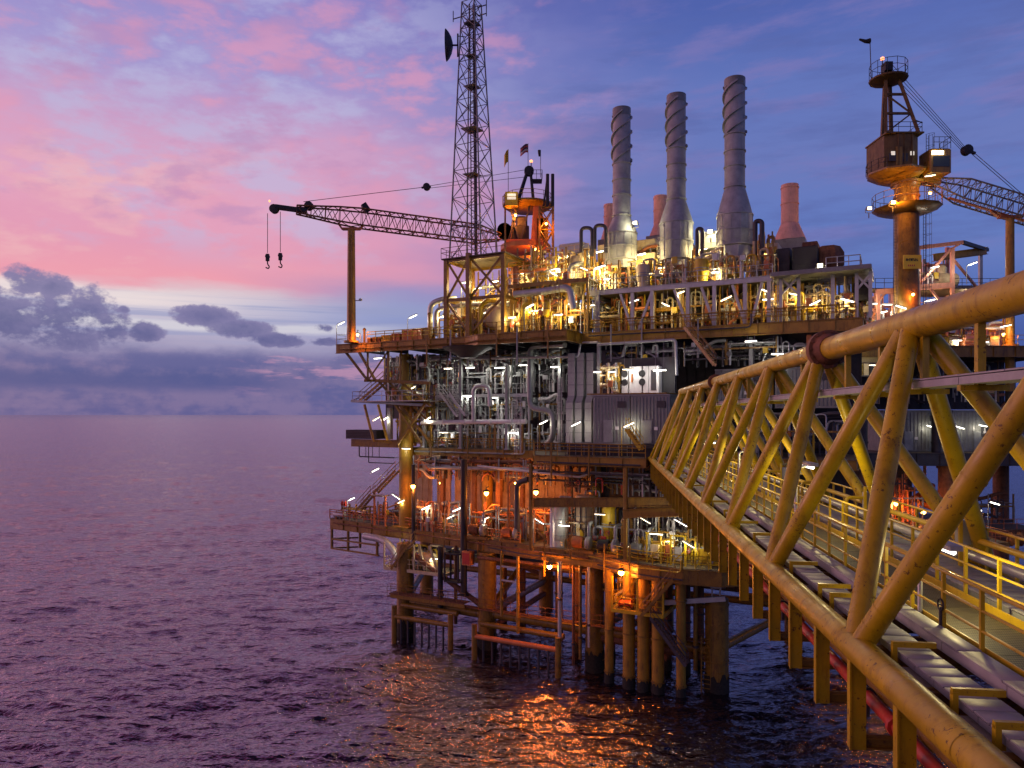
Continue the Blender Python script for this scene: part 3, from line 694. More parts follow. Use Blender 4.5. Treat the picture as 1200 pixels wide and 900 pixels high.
for px, py0, v, r, mt, lab in [(588,722,-.2,.16,'ochre','thin ochre riser pipe, first of three beyond the thick orange lit leg'),(607,742,-.6,.17,'ochre','thin ochre riser pipe, second of three beyond the thick orange lit leg'),(656,768,-1.0,.2,'lgrey','pale grey riser pipe dropping from the cellar deck to the end of the fender')]:
    u = U(px, v); z0 = Z(px, py0, v); t = thing('riser_pipe', lab, 'riser pipe', PF, (u,v,z0), 'riser pipes')
    part('tube', MB().tube((u,v,z0),(u,v,10.8),r,12), M[mt], t); k = MB()
    for zz in (z0+1.5, 7.2): k.tube((u,v,zz-.1),(u,v,zz+.1),r*1.5,12)
    part('clamp', k, M['dkochre'], t)
k = MB(); 
for zz in (9.6, 8.2): k.beam((U(588,-.4),-.4,zz),(U(607,-.6),-.6,zz),.12,.16)
solo('riser_bracket', 'pair of short cross bars between the two thin ochre riser pipes', 'bracket', PF, k, M['lgrey'], (U(588,-.4),-.4,8.2))
# fenders
def fender(p0, p1, v, z, n, label, m):
    a, b = Vector((U(p0,v),v,z)), Vector((U(p1,v),v,z)); t = thing('boat_fender', label, 'fender', PF, tuple(a), 'boat fenders')
    part('rail', MB().tube(a, b, .26, 14), m, t)
    for i in range(n+1):
        c = a+(b-a)*(i/n); e = i in (0,n)
        part('post', MB().tube((c.x,c.y,-2),(c.x,c.y,z+(1.2 if e else 0)),.3 if e else .11,12), M['dkochre'] if e else M['dark'], t)
    part('backing_tube', MB().tube(a+Vector((0,1.4,.9)), b+Vector((0,1.4,.9)), .3, 12), M['dkochre'], t)
    return t
fender(462,528,-.6,2.8,8,'dark boat fender with a rusty top rail at the seaward end of the jacket',M['dkochre'])
fender(556,654,-1.3,2.35,9,'boat fender with an orange top rail between the thick leg and the grey riser',M['orange'])
k = MB()
for v in (.2,): 
    for px in (833,822): k.tube((U(px,v),v,0),(U(px,v),v,5.2),.07,6)
    for i in range(13): k.tube((U(822,v),v,.4*i+.2),(U(833,v),v,.4*i+.2),.04,6)
solo('boat_ladder', 'rusty boat ladder at the foot of the short open topped leg', 'ladder', PF, k, M['dkochre'], (U(828,.2),.2,0))
k = MB().beam((U(777,-1.2),-1.2,8.15),(U(850,-.6),-.6,9.0),.3,.42)
solo('support_beam', 'grey beam sloping from the landing stairs to the top of the short leg', 'beam', PF, k, M['lgrey'], (U(777,-1.2),-1.2,8.1))
t = thing('bridge_bearing', 'small pale frame standing on the short open topped leg', 'frame', PF, (LU[3][0],LU[3][1],8.5))
k = MB(); u, v = LU[3]
for du in (-.35,.35): k.beam((u+du,v-.3,8.5),(u+du,v-.3,10.3),.12,.12)
part('posts', k, M['lgrey'], t, kind='stuff'); part('cross_bar', MB().beam((u-.5,v-.3,9.5),(u+.5,v-.3,9.5),.12,.12).beam((u-.5,v-.3,10.3),(u+.5,v-.3,10.3),.12,.12), M['lgrey'], t)

# ================================================================ decks
def deck(name, label, poly, zt, zb, m, loc, under=3.2, stiff=2.4, plate=M['grating'], vmax=None, rail=None, edges=None):
    t = thing(name, label, 'deck', PF, loc)
    part('deck_plate', MB().prism(poly, zt-.06, zt), plate, t)
    deck_edge(t, edges or poly+[poly[0]], zb, zt-.065, m, stiff)
    us = [p[0] for p in poly]; vs_ = [p[1] for p in poly]; k = MB(); u = min(us)+under
    def span(u):
        """v range of the footprint at u"""
        hit = []
        for (x0,y0),(x1,y1) in zip(poly, poly[1:]+poly[:1]):
            if (x0-u)*(x1-u) < 0: hit.append(y0+(y1-y0)*(u-x0)/(x1-x0))
        return (min(hit), max(hit)) if len(hit) > 1 else None
    while u < max(us)-.4:
        q = span(u)
        if q: k.hbeam((u,q[0]+.2,(zt+zb)/2-.05),(u,q[1]-.2,(zt+zb)/2-.05),.2,(zt-zb)*.75,.03)
        u += under
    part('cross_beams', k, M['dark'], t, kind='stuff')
    return t
cel_pts = [(387,5.9),(490,3.7),(610,.9),(690,0),(748,-2.8),(800,-3.2),(846,-2.6)]
cel = [(U(a,b),b) for a, b in cel_pts]
t = deck('cellar_deck', 'lowest weathered ochre deck of the platform, lit orange by sodium lamps', cel+[(46,2),(46,22),(cel[0][0],22)] if False else cel+[(44,4),(44,20),(4,20),(cel[0][0],9.5)], 11.8, 10.45, M['dkochre'], (15,5,11.8), edges=cel+[(44,4)])
rail_part(t, [(a,b,11.8) for a,b in cel[:3]], M['dkochre']); rail_part(t, [(a,b,11.8) for a,b in cel[3:]], M['ochre'])
mid = [(U(484,5.5),5.5),(U(626,5.5),5.5),(U(627,-2.5),-2.5),(U(757,-2.5),-2.5),(U(760,1.6),1.6),(46,3),(46,22),(U(484,5.5),22)]
t = deck('middle_deck', 'middle weathered ochre deck of the platform where the bridge lands', mid, 21.15, 20.25, M['ochre'], (20,8,21.15), edges=mid[:7])
rail_part(t, [(mid[0][0],5.5,21.15),(mid[1][0],5.5,21.15)], M['dkochre']); rail_part(t, [(mid[2][0],-2.5,21.15),(mid[3][0]-1.5,-2.5,21.15)], M['dark'])
top = [(U(394,-.2),-.2),(U(545,-.2),-.2),(U(560,-1.6),-1.6),(U(664,-1.4),-1.4),(U(682,2.4),2.4),(46.5,2.4),(46.5,26),(-1,26),(-1,5.5),(U(394,-.2),4.5)]
TOPP = list(top)
t = deck('top_deck', 'top weathered ochre deck of the platform carrying the exhaust stacks and the radio tower', top, 33.2, 32.1, M['ochre'], (20,8,33.2), edges=top[:7], stiff=2.2)
TOPP = list(top); rail_part(t, [(top[0][0],4.3,33.2),(top[0][0],-.1,33.2),(top[0][0]+3.5,-.1,33.2)], M['lgrey']); rail_part(t, [(U(690,2.4),2.5,33.2),(46,2.5,33.2)], M['dkochre']); rail_part(t, [(U(565,-1.5),-1.5,33.2),(U(660,-1.4),-1.4,33.2)], M['dkochre'])
k = MB().lathe((U(548,.6),.6,31.0), [(.9,0),(1.0,.2),(2.6,1.0),(2.7,1.15)], 20)
solo('hopper', 'dark funnel shaped drip pan under the top deck below the radio tower', 'hopper', PF, k, M['dark'], (U(548,.6),.6,31))
# back walls that close the storeys
def wall(label, px0, px1, v, z0, z1, m, name='bulkhead', group=None, ribs=1.0, th=.15, face=1):
    u0, u1 = U(px0,v), U(px1,v); t = thing(name, label, 'bulkhead', PF, (u0,v,z0), group)
    part('panel', MB().box(u0,u1,v,v+th,z0,z1), m, t); k = MB(); u = u0+.1
    while u < u1: k.box(u,u+.09,v-.07,v-.002,z0,z1); u += ribs
    part('ribs', k, m, t, kind='stuff'); return t
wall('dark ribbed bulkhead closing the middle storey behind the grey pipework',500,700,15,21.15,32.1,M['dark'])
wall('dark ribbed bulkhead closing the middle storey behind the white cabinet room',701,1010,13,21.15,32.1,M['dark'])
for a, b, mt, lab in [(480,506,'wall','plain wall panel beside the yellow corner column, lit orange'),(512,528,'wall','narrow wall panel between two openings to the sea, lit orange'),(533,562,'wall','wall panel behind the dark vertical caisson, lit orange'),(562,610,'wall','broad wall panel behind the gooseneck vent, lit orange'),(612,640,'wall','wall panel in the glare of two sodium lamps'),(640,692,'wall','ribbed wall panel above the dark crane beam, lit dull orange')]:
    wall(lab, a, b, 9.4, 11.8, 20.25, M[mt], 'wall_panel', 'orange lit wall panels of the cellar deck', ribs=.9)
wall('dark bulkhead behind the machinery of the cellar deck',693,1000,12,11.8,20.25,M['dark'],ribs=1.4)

# ================================================================ columns
def column(px, v, z0, z1, w, m, label, group='deck columns', tube=True):
    u = U(px, v); t = thing('deck_column', label, 'column', PF, (u,v,z0), group)
    part('shaft', MB().tube((u,v,z0),(u,v,z1),w/2,18) if tube else MB().hbeam((u,v,z0),(u,v,z0+.01),.1,.1) if False else MB().bbox(u-w/2,u+w/2,v-w/2,v+w/2,z0,z1,.03), m, t)
    k = MB(); k.box(u-w*.75,u+w*.75,v-w*.75,v+w*.75,z0+.002,z0+.14); part('base_plate', k, m, t); return t
column(476,4.6,11.8,32.1,1.7,M['olive'],'thick yellow corner column at the seaward end of the middle storey')
column(571,7.2,11.8,20.2,1.3,M['ochre'],'thick ochre column in the orange lit cellar storey')
column(697,4.5,11.8,20.2,1.3,M['ochre'],'thick ochre column between the orange lit walls and the dark machinery')
column(733,-2.2,11.8,20.25,.34,M['ochre'],'slender ochre post at the near corner of the cellar deck',tube=False)
column(622,-1.9,11.8,20.2,.3,M['dkochre'],'slender dark post below the step in the middle deck',tube=False)
column(543.5,1.6,5.5,20.2,.72,M['black'],'black caisson running down past the cellar deck')
column(484.5,3,8.0,19.3,.42,M['black'],'thin black caisson beside the sodium lamp of the corner column')
for px, v, lab in [(497,5,'grey post at the seaward edge of the pipe racks'),(540,5,'grey post between the pipe racks below the radio tower'),(594,5,'grey post between the pipe racks below the inland crane'),(656,5,'grey post beside the tall grey ducts'),(702,1.5,'grey post in front of the white cabinet room'),(790,4,'grey post behind the first bays of the bridge'),(880,4,'grey post under the grey wall panels behind the bridge')]:
    column(px,v,21.15,32.1,.34,M['grey'],lab,'slender posts of the middle storey',tube=False)
# ================================================================ seaward overhang: stairs, small platforms, braces
t = thing('overhang_frame', 'ochre braced frame carrying the seaward overhang of the top deck', 'frame', PF, (U(430,1),1,29))
def ob(a, b, w=.26, m='dkochre', nm='brace'): part(nm, MB().beam(a, b, w, w), M[m], t)
ob(P(404,411,.2),P(431,446,1)); ob(P(420,411,3),P(440,446,3)); ob(P(404,411,.2),P(420,411,3)); ob(P(440,446,1),P(504,449,2),.34,nm='beam'); ob(P(428,446,1),P(440,446,4),.3,nm='beam')
ob(P(431,446,1),P(431,411,1),.18); ob(P(455,446,1),P(455,411,1),.22); ob(P(470,446,2),P(470,411,2),.22); ob(P(431,446,1),P(455,411,1),.14)
ob(P(444,447,1),P(478,486,3),.28); ob(P(455,447,1.5),P(500,492,4),.24); ob(P(412,470,1),P(505,475,3),.3,'lgrey','beam'); ob(P(412,470,1),P(420,466,4),.2,'lgrey','beam')
ob(P(427,474,1),P(438,518,2),.24); ob(P(443,474,1.5),P(454,516,2.5),.24,'yellow'); ob(P(457,478,3),P(457,515,3),.5,'grey','post')
ob(P(436,516,2),P(485,521,5),.3,nm='beam'); ob(P(478,486,3),P(505,520,5),.26); ob(P(500,470,3.5),P(470,520,4),.2)
t = thing('side_platform', 'small grey railed platform hung off the seaward end of the middle storey', 'platform', PF, tuple(P(440,471,2)))
a = P(413,470,1); b = P(470,474,1)
part('grating', MB().prism([(a.x,1),(b.x+3,1),(b.x+3,4),(a.x,4)], a.z-.08, a.z), M['lgrey'], t); rail_part(t, [(a.x,4,a.z),(a.x,1,a.z),(b.x+3,1,a.z)], M['lgrey'])
stair('side_stair','narrow ochre flight down to the railed platform at the seaward end',PF,(P(424,470,1.6)),(P(452,446,1.6)),.9,M['ochre'],wdir=(0,1,0))
t = thing('equipment_box', 'black slatted box on a bracket at the seaward edge of the middle deck', 'box', PF, tuple(P(422,515,3)))
a, b = P(405,514,3), P(441,504,3)
part('case', MB().bbox(a.x,b.x,3,5,a.z,b.z,.04), M['black'], t); part('bracket', MB().beam((a.x+.6,3.4,a.z-.5),(b.x+3,3.4,a.z-.5),.2,.9), M['dkochre'], t)
k = MB(); 
for i in range(5): k.box(a.x+.1,b.x-.1,2.93,2.998,a.z+.12+i*.18,a.z+.2+i*.18)
part('slats', k, M['dark'], t)
t = thing('hanging_cage', 'thin pipe cage hung below the black slatted box', 'cage', PF, tuple(P(440,535,3)))
k = MB(); a, b = P(421,535,3), P(462,523,3); c, d = P(432,542,3.5), P(462,523,3.5)
k.pipe([(b.x,3,a.z),(a.x,3,a.z),(a.x,3,b.z)],.08,6); k.pipe([(d.x,3.5,c.z),(c.x,3.5,c.z),(c.x,3.5,d.z)],.06,6)
for i in range(1,4): k.tube((a.x+i*1.0,3,a.z),(a.x+i*1.0,3,b.z),.04,6)
part('pipe_frame', k, M['dark'], t); part('floor', MB().box(a.x+.4,b.x,3.02,3.9,a.z-.05,a.z), M['dark'], t)
stair('side_stair','long ochre outside flight between the cellar deck and the corner column',PF,P(420,598,3.4),P(437,579,3.4),.9,M['dkochre'],wdir=(0,1,0))
stair('side_stair','upper outside flight meeting the yellow corner column',PF,P(440,578,3.4),P(466,551,3.4),.9,M['dkochre'],wdir=(0,1,0))
t = thing('stair_landing', 'small landing between the two outside flights at the seaward end', 'landing', PF, tuple(P(438,579,3.4)))
a = P(434,580,3); b = P(450,580,3); part('grating', MB().box(a.x,b.x,2.7,4.2,a.z-.1,a.z), M['dkochre'], t)
for u in (a.x+.2, b.x-.2): part('post', MB().beam((u,3.5,11.8),(u,3.5,a.z-.1),.18,.18), M['orange'], t)
# frame hung below the seaward end of the cellar deck
t = thing('hung_scaffold', 'open ochre framework hung below the seaward end of the cellar deck', 'frame', PF, (cel[0][0],5.8,9))
za, zc = Z(388,642,5.8), 10.45
for px, py, v in ((389,642,5.7),(408,646,5.3),(422,632,7.5),(442,640,4.7)): u = U(px,v); part('post', MB().beam((u,v,zc),(u,v,za),.24,.24), M['dkochre'], t)
for z in (za, za+1.2):
    part('bar', MB().beam((U(388,5.7),5.7,z),(U(408,5.3),5.3,z),.2,.2).beam((U(408,5.3),5.3,z),(U(444,4.7),4.7,z),.2,.2).beam((U(388,5.7),5.7,z),(U(420,8),8,z),.2,.2), M['dkochre'], t)
k = MB().pipe([P(427,628,3.4),P(448,632,3.2),P(459,641,3),P(468,658,3)],.42,14,bend=1.6)
solo('discharge_pipe', 'thick silver pipe curving down from the cellar deck at the seaward end', 'pipe', PF, k, M['lgrey'], tuple(P(450,632,3.2)))
# ================================================================ landing cages under the cellar deck
def cage(label, px0, px1, v0, v1, zf, zt, m, lamps):
    u0, u1 = U(px0,v0), U(px1,v0); t = thing('landing_cage', label, 'landing platform', PF, ((u0+u1)/2,v0,zf), 'landing cages under the cellar deck')
    part('grating', MB().box(u0,u1,v0,v1,zf-.1,zf), M['grating'], t)
    part('rim', MB().beam((u0,v0,zf-.15),(u1,v0,zf-.15),.16,.34).beam((u0,v0,zf-.15),(u0,v1,zf-.15),.16,.34).beam((u1,v0,zf-.15),(u1,v1,zf-.15),.16,.34), m, t)
    for u in (u0,u1,(u0+u1)/2):
        part('post', MB().beam((u,v0+.05,zf),(u,v0+.05,zt),.16,.16), m, t)
    for u in (u0,u1): part('post', MB().beam((u,v1,zf),(u,v1,zt),.16,.16), m, t)
    um = (u0+u1)/2
    part('brace', MB().beam((u0,v0+.05,zf),(um,v0+.05,zt),.12,.12), m, t); part('brace', MB().beam((um,v1,zf),(u1,v1,zt),.14,.14), m, t)
    rail_part(t, [(u0,v1,zf),(u0,v0,zf),(u1,v0,zf)], m, sp=1.2)
    return t
cg = cage('yellow lit landing cage with stairs above the row of conductor pipes',717,777,-3.0,1.2,7.55,10.45,M['yellow'],3)
stair('landing_stair','ochre flight climbing from the lit landing cage to the cellar deck',PF,Vector((U(753,-3.4),-3.4,7.4)),Vector((U(790,-3.4),-3.4,10.9)),.9,M['dkochre'],wdir=(0,1,0))
stair('landing_stair','dark flight dropping from the lit landing cage towards the water by the slim conductor',PF,Vector((U(805,-3.2),-3.2,3.6)),Vector((U(764,-3.2),-3.2,7.3)),.9,M['dark'],wdir=(0,1,0))
cage('cream lit hung platform under the seaward part of the cellar deck',450,521,1.4,4.5,7.6,10.45,M['cream'],2)
stair('landing_stair','steep ochre flight crossing the cream lit hung platform',PF,Vector((U(461,1.1),1.1,7.6)),Vector((U(483,1.1),1.1,10.9)),.9,M['dkochre'],wdir=(0,1,0))
for i,(px,lab) in enumerate(((492,'cream slanted tank brace, first on the hung platform'),(508,'cream slanted tank brace, second on the hung platform'))):
    pass
t = thing('storage_drum', 'pale drum lying on the cream lit hung platform', 'drum', PF, (U(500,3),3,8.2))
part('shell', MB().lathe((U(492,3),3,8.6),[(.3,0),(.75,.1),(.8,.3),(.8,1.7),(.75,1.9),(.3,2.0)],16,'x'), M['cream'], t); part('saddle', MB().box(U(492,3)+.3,U(492,3)+.5,2.5,3.5,7.6,8.2).box(U(492,3)+1.5,U(492,3)+1.7,2.5,3.5,7.6,8.2), M['dkochre'], t)
t = thing('access_frame', 'black open box frame hanging beside the cream lit hung platform', 'frame', PF, tuple(P(528,665,.8))); k = MB()
a, b = P(521,681,.8), P(537,650,.8)
for u in (a.x,b.x):
    for v in (.8,2.0): k.beam((u,v,a.z),(u,v,b.z),.17,.17)
for z in (a.z,b.z):
    for v in (.8,2.0): k.beam((a.x,v,z),(b.x,v,z),.17,.17)
    for u in (a.x,b.x): k.beam((u,.8,z),(u,2.0,z),.17,.17)
part('bars', k, M['black'], t, kind='stuff'); part('floor', MB().box(a.x+.1,b.x-.1,.9,1.9,a.z-.03,a.z+.03), M['dark'], t)
a, b = P(541,662,.8), P(551,647,.8); t = thing('equipment_box', 'orange lit box hung under the cellar deck beside the black open frame', 'box', PF, tuple(a)); part('case', MB().bbox(a.x,b.x,.8,1.7,a.z,b.z,.03), M['orange'], t); part('door', MB().box(a.x+.12,b.x-.12,.76,.798,a.z+.15,b.z-.15), M['red'], t); part('hanger', MB().beam(((a.x+b.x)/2,1.2,b.z),((a.x+b.x)/2,1.2,10.6),.2,.2), M['dark'], t)
# ================================================================ beams and vents in the cellar storey
for a, b, m, w, lab in [((625,589,-1.6),(832,588,.5),'dkochre',.9,'dark crane runway beam crossing in front of the ribbed orange wall'),((730,602,-2.4),(850,598,-1.5),'ochre',.8,'shorter ochre runway beam near the bridge end of the cellar storey'),((640,655,-.2),(716,664,-1.2),'ochre',.5,'ochre tie beam just below the cellar deck by the sodium lamp')]:
    solo('runway_beam', lab, 'beam', PF, MB().hbeam(P(*a),P(*b),.4,w,.06), M[m], tuple(P(*a)), 'runway beams')
k = MB().pipe([P(606,640,1.2),P(606,566,1.2),P(619,562,1.2)],.3,14,bend=.9)
solo('vent_pipe', 'black gooseneck vent standing in the orange glow of the cellar deck', 'vent', PF, k, M['dark'], tuple(P(606,636,1.2)))
k = MB().pipe([P(596,634,2.5),P(596,566,2.5),P(603,562,2.5)],.16,10,bend=.5)
solo('vent_pipe', 'slim gooseneck vent beside the black one in the orange glow', 'vent', PF, k, M['rust'], tuple(P(596,634,2.5)))
k = MB().tube(P(647,641,-.4),P(647,594,-.4),.22,12)
solo('downpipe', 'white vertical downpipe between the orange wall and the dark machinery', 'pipe', PF, k, M['white'], tuple(P(647,641,-.4)))
# machinery on the cellar deck
bays = [(482,508,3.0,'cream and rust pipework at the foot of the corner column',['orange','rust','cream']),(508,536,3.2,'orange lit pipework between the corner column and the black caisson',['orange','grey','rust']),(548,580,3.0,'orange lit pipework just beyond the black caisson',['orange','rust','dkochre']),(582,612,2.5,'orange lit pipework around the gooseneck vents',['orange','rust','grey']),(614,644,2.0,'orange lit pipework under the step in the middle deck',['orange','rust','cream'])]
for i, (a, b, v, lab, ms) in enumerate(bays):
    pipe_bay(lab, PF, U(a,v), U(b,v), v, v+2.5, 11.8, 15.2, ms, 100+i, 'pipework of the orange lit cellar storey', 3, 7, .7)
    pipe_bay(lab.replace('pipework','overhead pipework'), PF, U(a,v+1), U(b,v+1), v+1, v+3, 17.6, 20.2, ms+['dark'], 150+i, 'overhead pipework of the orange lit cellar storey', 3, 4, 0, boxes=0)
for i, (a, b, v, lab, ms) in enumerate([(660,694,.8,'dark pipework below the runway beam',['dark','grey','rust']),(696,730,0,'dark pipework behind the slender corner post',['dark','dkochre','grey','red']),(734,768,-.5,'dark and grey pipework next to the shorter runway beam',['dark','grey','lgrey']),(770,806,-.5,'grey pipework under the bridge end',['grey','lgrey','dark']),(808,850,0,'grey and yellow pipework beyond the bridge end',['grey','yellow','dark'])]):
    pipe_bay(lab, PF, U(a,v), U(b,v), v, v+3.5, 11.8, 16.2, ms, 200+i, 'dark machinery pipework of the cellar deck', 3, 8, .8)
    pipe_bay(lab.replace('pipework','ceiling pipework'), PF, U(a,v+1), U(b,v+1), v+1, v+3, 17.2, 20.2, ms, 250+i, 'ceiling pipework over the dark machinery', 3, 5, 0, boxes=0)
def pump(px, v, label, m, L=2.4):
    u = U(px,v); t = thing('pump_skid', label, 'pump', PF, (u,v,11.8), 'pump skids on the cellar deck')
    part('base_frame', MB().hbeam((u,v-.5,11.95),(u+L,v-.5,11.95),.15,.28).hbeam((u,v+.5,11.95),(u+L,v+.5,11.95),.15,.28), M['dkochre'], t)
    part('motor', MB().lathe((u+.1,v,12.75),[(.1,0),(.5,.03),(.55,.1),(.55,1.0),(.5,1.08),(.2,1.15)],16,'x'), m, t)
    k = MB(); 
    for i in range(8): k.ring((u+.2+.11*i,v,12.75),.55,.03,'x',14,4)
    part('fins', k, m, t); part('casing', MB().lathe((u+1.5,v,12.75),[(.15,0),(.6,.05),(.7,.25),(.6,.5),(.15,.6)],16,'x'), M['grey'], t)
    part('discharge', MB().pipe([(u+1.8,v,13.3),(u+1.8,v,14.6),(u+1.8,v+2,14.6)],.17,10), M['grey'], t)
    part('coupling_guard', MB().box(u+1.22,u+1.52,v-.2,v+.2,12.4,13.0), M['yellow'], t); return t
pump(670,-.4,'orange motor pump skid below the dark runway beam',M['orange']); pump(700,-1.0,'black motor pump skid behind the slender corner post',M['black']); pump(738,-1.4,'grey motor pump skid by the stairs of the landing cage',M['gwall']); pump(550,1.6,'rust coloured pump skid next to the black caisson',M['rust']); pump(588,1.3,'orange pump skid between the gooseneck vents',M['orange'])
def tank(px, v, z0, r, h, m, label, group=None):
    u = U(px,v); t = thing('vertical_vessel', label, 'vessel', PF, (u,v,z0), group)
    part('shell', MB().lathe((u,v,z0+.5),[(r*.3,0),(r*.85,.15),(r,.45),(r,h-.9),(r*.85,h-.6),(r*.3,h-.5)],24), m, t)
    part('skirt', MB().tube((u,v,z0),(u,v,z0+.7),r*.85,20), m, t); k = MB()
    for zz in (z0+1.2,z0+h*.6): k.tube((u,v,zz-.04),(u,v,zz+.04),r+.04,24)
    part('hoops', k, M['grey'], t); part('nozzle', MB().pipe([(u,v,z0+h-.1),(u,v,z0+h+.4),(u+r+.4,v,z0+h+.4),(u+r+.4,v,z0+h-1)],.1,8), M['grey'], t); return t
tank(656,1.5,11.8,.9,4.6,M['lgrey'],'pale grey vessel beside the white downpipe'); tank(686,2.5,11.8,1.1,5.2,M['cream'],'tall cream vessel below the runway beam'); tank(716,1.8,11.8,.9,4.4,M['yellow'],'olive yellow vessel in the dark machinery area')

# ================================================================ middle storey
R1 = random.Random(5)
mb_ = [(498,522,'seaward most'),(522,546,'second'),(546,572,'third'),(572,598,'fourth'),(598,622,'fifth'),(630,656,'innermost')]
for i, (a, b, o) in enumerate(mb_):
    v = 6.2
    pipe_bay('grey pipework at floor level of the middle storey, %s bay from the open sea'%o, PF, U(a,v), U(b,v), v, v+2.5, 21.2, 24.0, ['grey','lgrey','lgrey','dkochre' if i<5 else 'grey','white'], 300+i, 'floor level pipe bays of the middle storey', 3, 8, .5)
    pipe_bay('grey pipework below the gallery of the middle storey, %s bay from the open sea'%o, PF, U(a,v+.3), U(b,v+.3), v+.3, v+3, 24.4, 27.3, ['grey','lgrey','grey','white'], 330+i, 'pipe bays below the gallery', 3, 8, .4)
    pipe_bay('grey pipework above the gallery of the middle storey, %s bay from the open sea'%o, PF, U(a,v+.3), U(b,v+.3), v+.3, v+3, 27.5, 30.6, ['grey','lgrey','dark','white'], 360+i, 'pipe bays above the gallery', 2, 8, .4)
    pipe_bay('long grey header lines just under the top deck, %s bay from the open sea'%o, PF, U(a,v-2), U(b,v-2), v-2, v+1, 30.4, 32.0, ['grey','lgrey','dark'], 390+i, 'header lines under the top deck', 4, 4, 0, boxes=0, thick=1.25)
for i, (a, b, v, o) in enumerate([(448,470,3.5,'over the braced overhang'),(472,496,4.5,'behind the yellow corner column')]):
    pipe_bay('grey pipework %s'%o, PF, U(a,v), U(b,v), v, v+2, 28.6, 32.0, ['grey','lgrey','dkochre','dark'], 420+i, 'pipework of the seaward overhang', 4, 6, .3)
pipe_bay('ochre pipework low behind the yellow corner column', PF, U(478,5.8), U(500,5.8), 5.8, 8, 21.2, 26.5, ['dkochre','yellow','grey'], 425, 'pipework of the seaward overhang', 3, 7, .4)
t = thing('gallery', 'grey railed gallery through the middle of the pipe racks', 'gallery', PF, (U(560,5.6),5.6,27.3))
part('grating', MB().box(U(512,5.6),U(622,5.6),5.6,6.8,27.2,27.32), M['grey'], t); part('fascia', MB().beam((U(512,5.6),5.55,27.15),(U(622,5.6),5.55,27.15),.1,.36), M['lgrey'], t)
rail_part(t, [(U(512,5.6),5.6,27.32),(U(622,5.6),5.6,27.32)], M['lgrey'], sp=.9, r=.04)
for px in (513,548,584,620): part('post', MB().beam((U(px,5.7),5.7,21.2),(U(px,5.7),5.7,27.1),.16,.16), M['lgrey'], t)
stair('inner_stair','grey flight from the white header line up to the gallery',PF,P(537,487,5.2),P(517,460,5.2),.8,M['lgrey'],wdir=(0,1,0)); stair('inner_stair','second grey flight beside the gooseneck header pipe',PF,P(547,487,5.0),P(529,461,5.0),.8,M['lgrey'],wdir=(0,1,0))
k = MB().tube(P(494,495,4.9),P(617,494,4.9),.26,12)
for px in (520,545,575,600): k.flange(P(px,494.6,4.9),(1,0,0),.26)
t = thing('header_pipe', 'long white horizontal header pipe across the front of the pipe racks', 'pipe', PF, tuple(P(494,495,4.9))); part('line', k, M['white'], t)
for px in (505,540,580,612): part('support', MB().beam((U(px,5),5,21.15),(U(px,5),5,23.9),.2,.2), M['dkochre'], t)
def bigpipe(label, pts, r, m, group='large pipes of the middle storey', bend=None):
    solo('large_pipe', label, 'pipe', PF, MB().pipe([P(*p) for p in pts], r, 16, bend=bend or r*2.6), m, tuple(P(*pts[0])), group)
bigpipe('pale arched gooseneck pipe rising from the white header pipe', [(555,494,4.6),(555,452,4.6),(574,452,4.6),(574,476,4.6)], .26, M['lgrey'], bend=.9)
bigpipe('thick grey pipe dropping from the top deck and jogging towards the tall ducts', [(662,404,1.0),(621,406,3.5),(621,479,3.5),(648,481,3.5),(648,514,3.5),(640,520,4.5)], .3, M['grey'], bend=1.0)
bigpipe('slim white pipe stepping up under the top deck beside the tall ducts', [(576,420,3.6),(678,418,2.5),(680,402,2.5),(700,401,2.2)], .12, M['white'])
bigpipe('white line running along under the top deck above the cabinet room', [(700,404,1.2),(792,398,1.8),(793,440,1.8)], .14, M['lgrey'])
bigpipe('grey looped pipe in the seaward bays below the overhang', [(502,446,4.2),(470,449,3.8),(467,458,3.8),(500,462,4.2)], .22, M['grey'])
bigpipe('grey line sagging below the middle deck and stepping up near the bridge', [(560,546,2.2),(680,559,-.5),(692,554,-.8),(760,557,-1.2)], .13, M['lgrey'], bend=.3)
bigpipe('long grey line slung below the middle deck above the orange lit wall', [(500,548,4.6),(625,550,3.4)], .2, M['grey']); bigpipe('rusty line slung below the middle deck above the orange lit wall', [(500,541,4.8),(622,541,4)], .17, M['rust'])
for i, (px, lab) in enumerate([(667,'tall grey boxed duct standing next to the pipe racks'),(677.5,'tall grey boxed duct in the middle of the three'),(689,'tall grey boxed duct touching the ribbed container')]):
    v = 2.0+.2*i; w = .37; u = U(px,v); t = thing('exhaust_duct', lab, 'duct', PF, (u,v,22), 'tall grey ducts')
    zs = [22.2, 26.2, 26.9, 31.2]; o = [0,0,.25,.25]
    part('lower_duct', MB().bbox(u-w,u+w,v,v+1,zs[0],zs[1],.02), M['tray'], t); part('upper_duct', MB().bbox(u-w+.1,u+w+.1,v+.25,v+1.2,zs[2],zs[3],.02), M['tray'], t)
    part('transition', MB().add([(u-w,v,26.21),(u+w,v,26.21),(u+w,v+1,26.21),(u-w,v+1,26.21),(u-w+.1,v+.25,26.89),(u+w+.1,v+.25,26.89),(u+w+.1,v+1.2,26.89),(u-w+.1,v+1.2,26.89)],[(3,2,1,0),(4,5,6,7),(0,1,5,4),(1,2,6,5),(2,3,7,6),(3,0,4,7)]), M['grey'], t)
    k = MB()
    for zz in (23.2,24.4,25.6,28,29.2,30.4): k.box(u-w-.05+(.1 if zz>26.5 else 0),u+w+.05+(.1 if zz>26.5 else 0),v-.06+(.25 if zz>26.5 else 0),v-.004+(.25 if zz>26.5 else 0),zz-.05,zz+.05)
    part('stiffeners', k, M['grey'], t, kind='stuff')
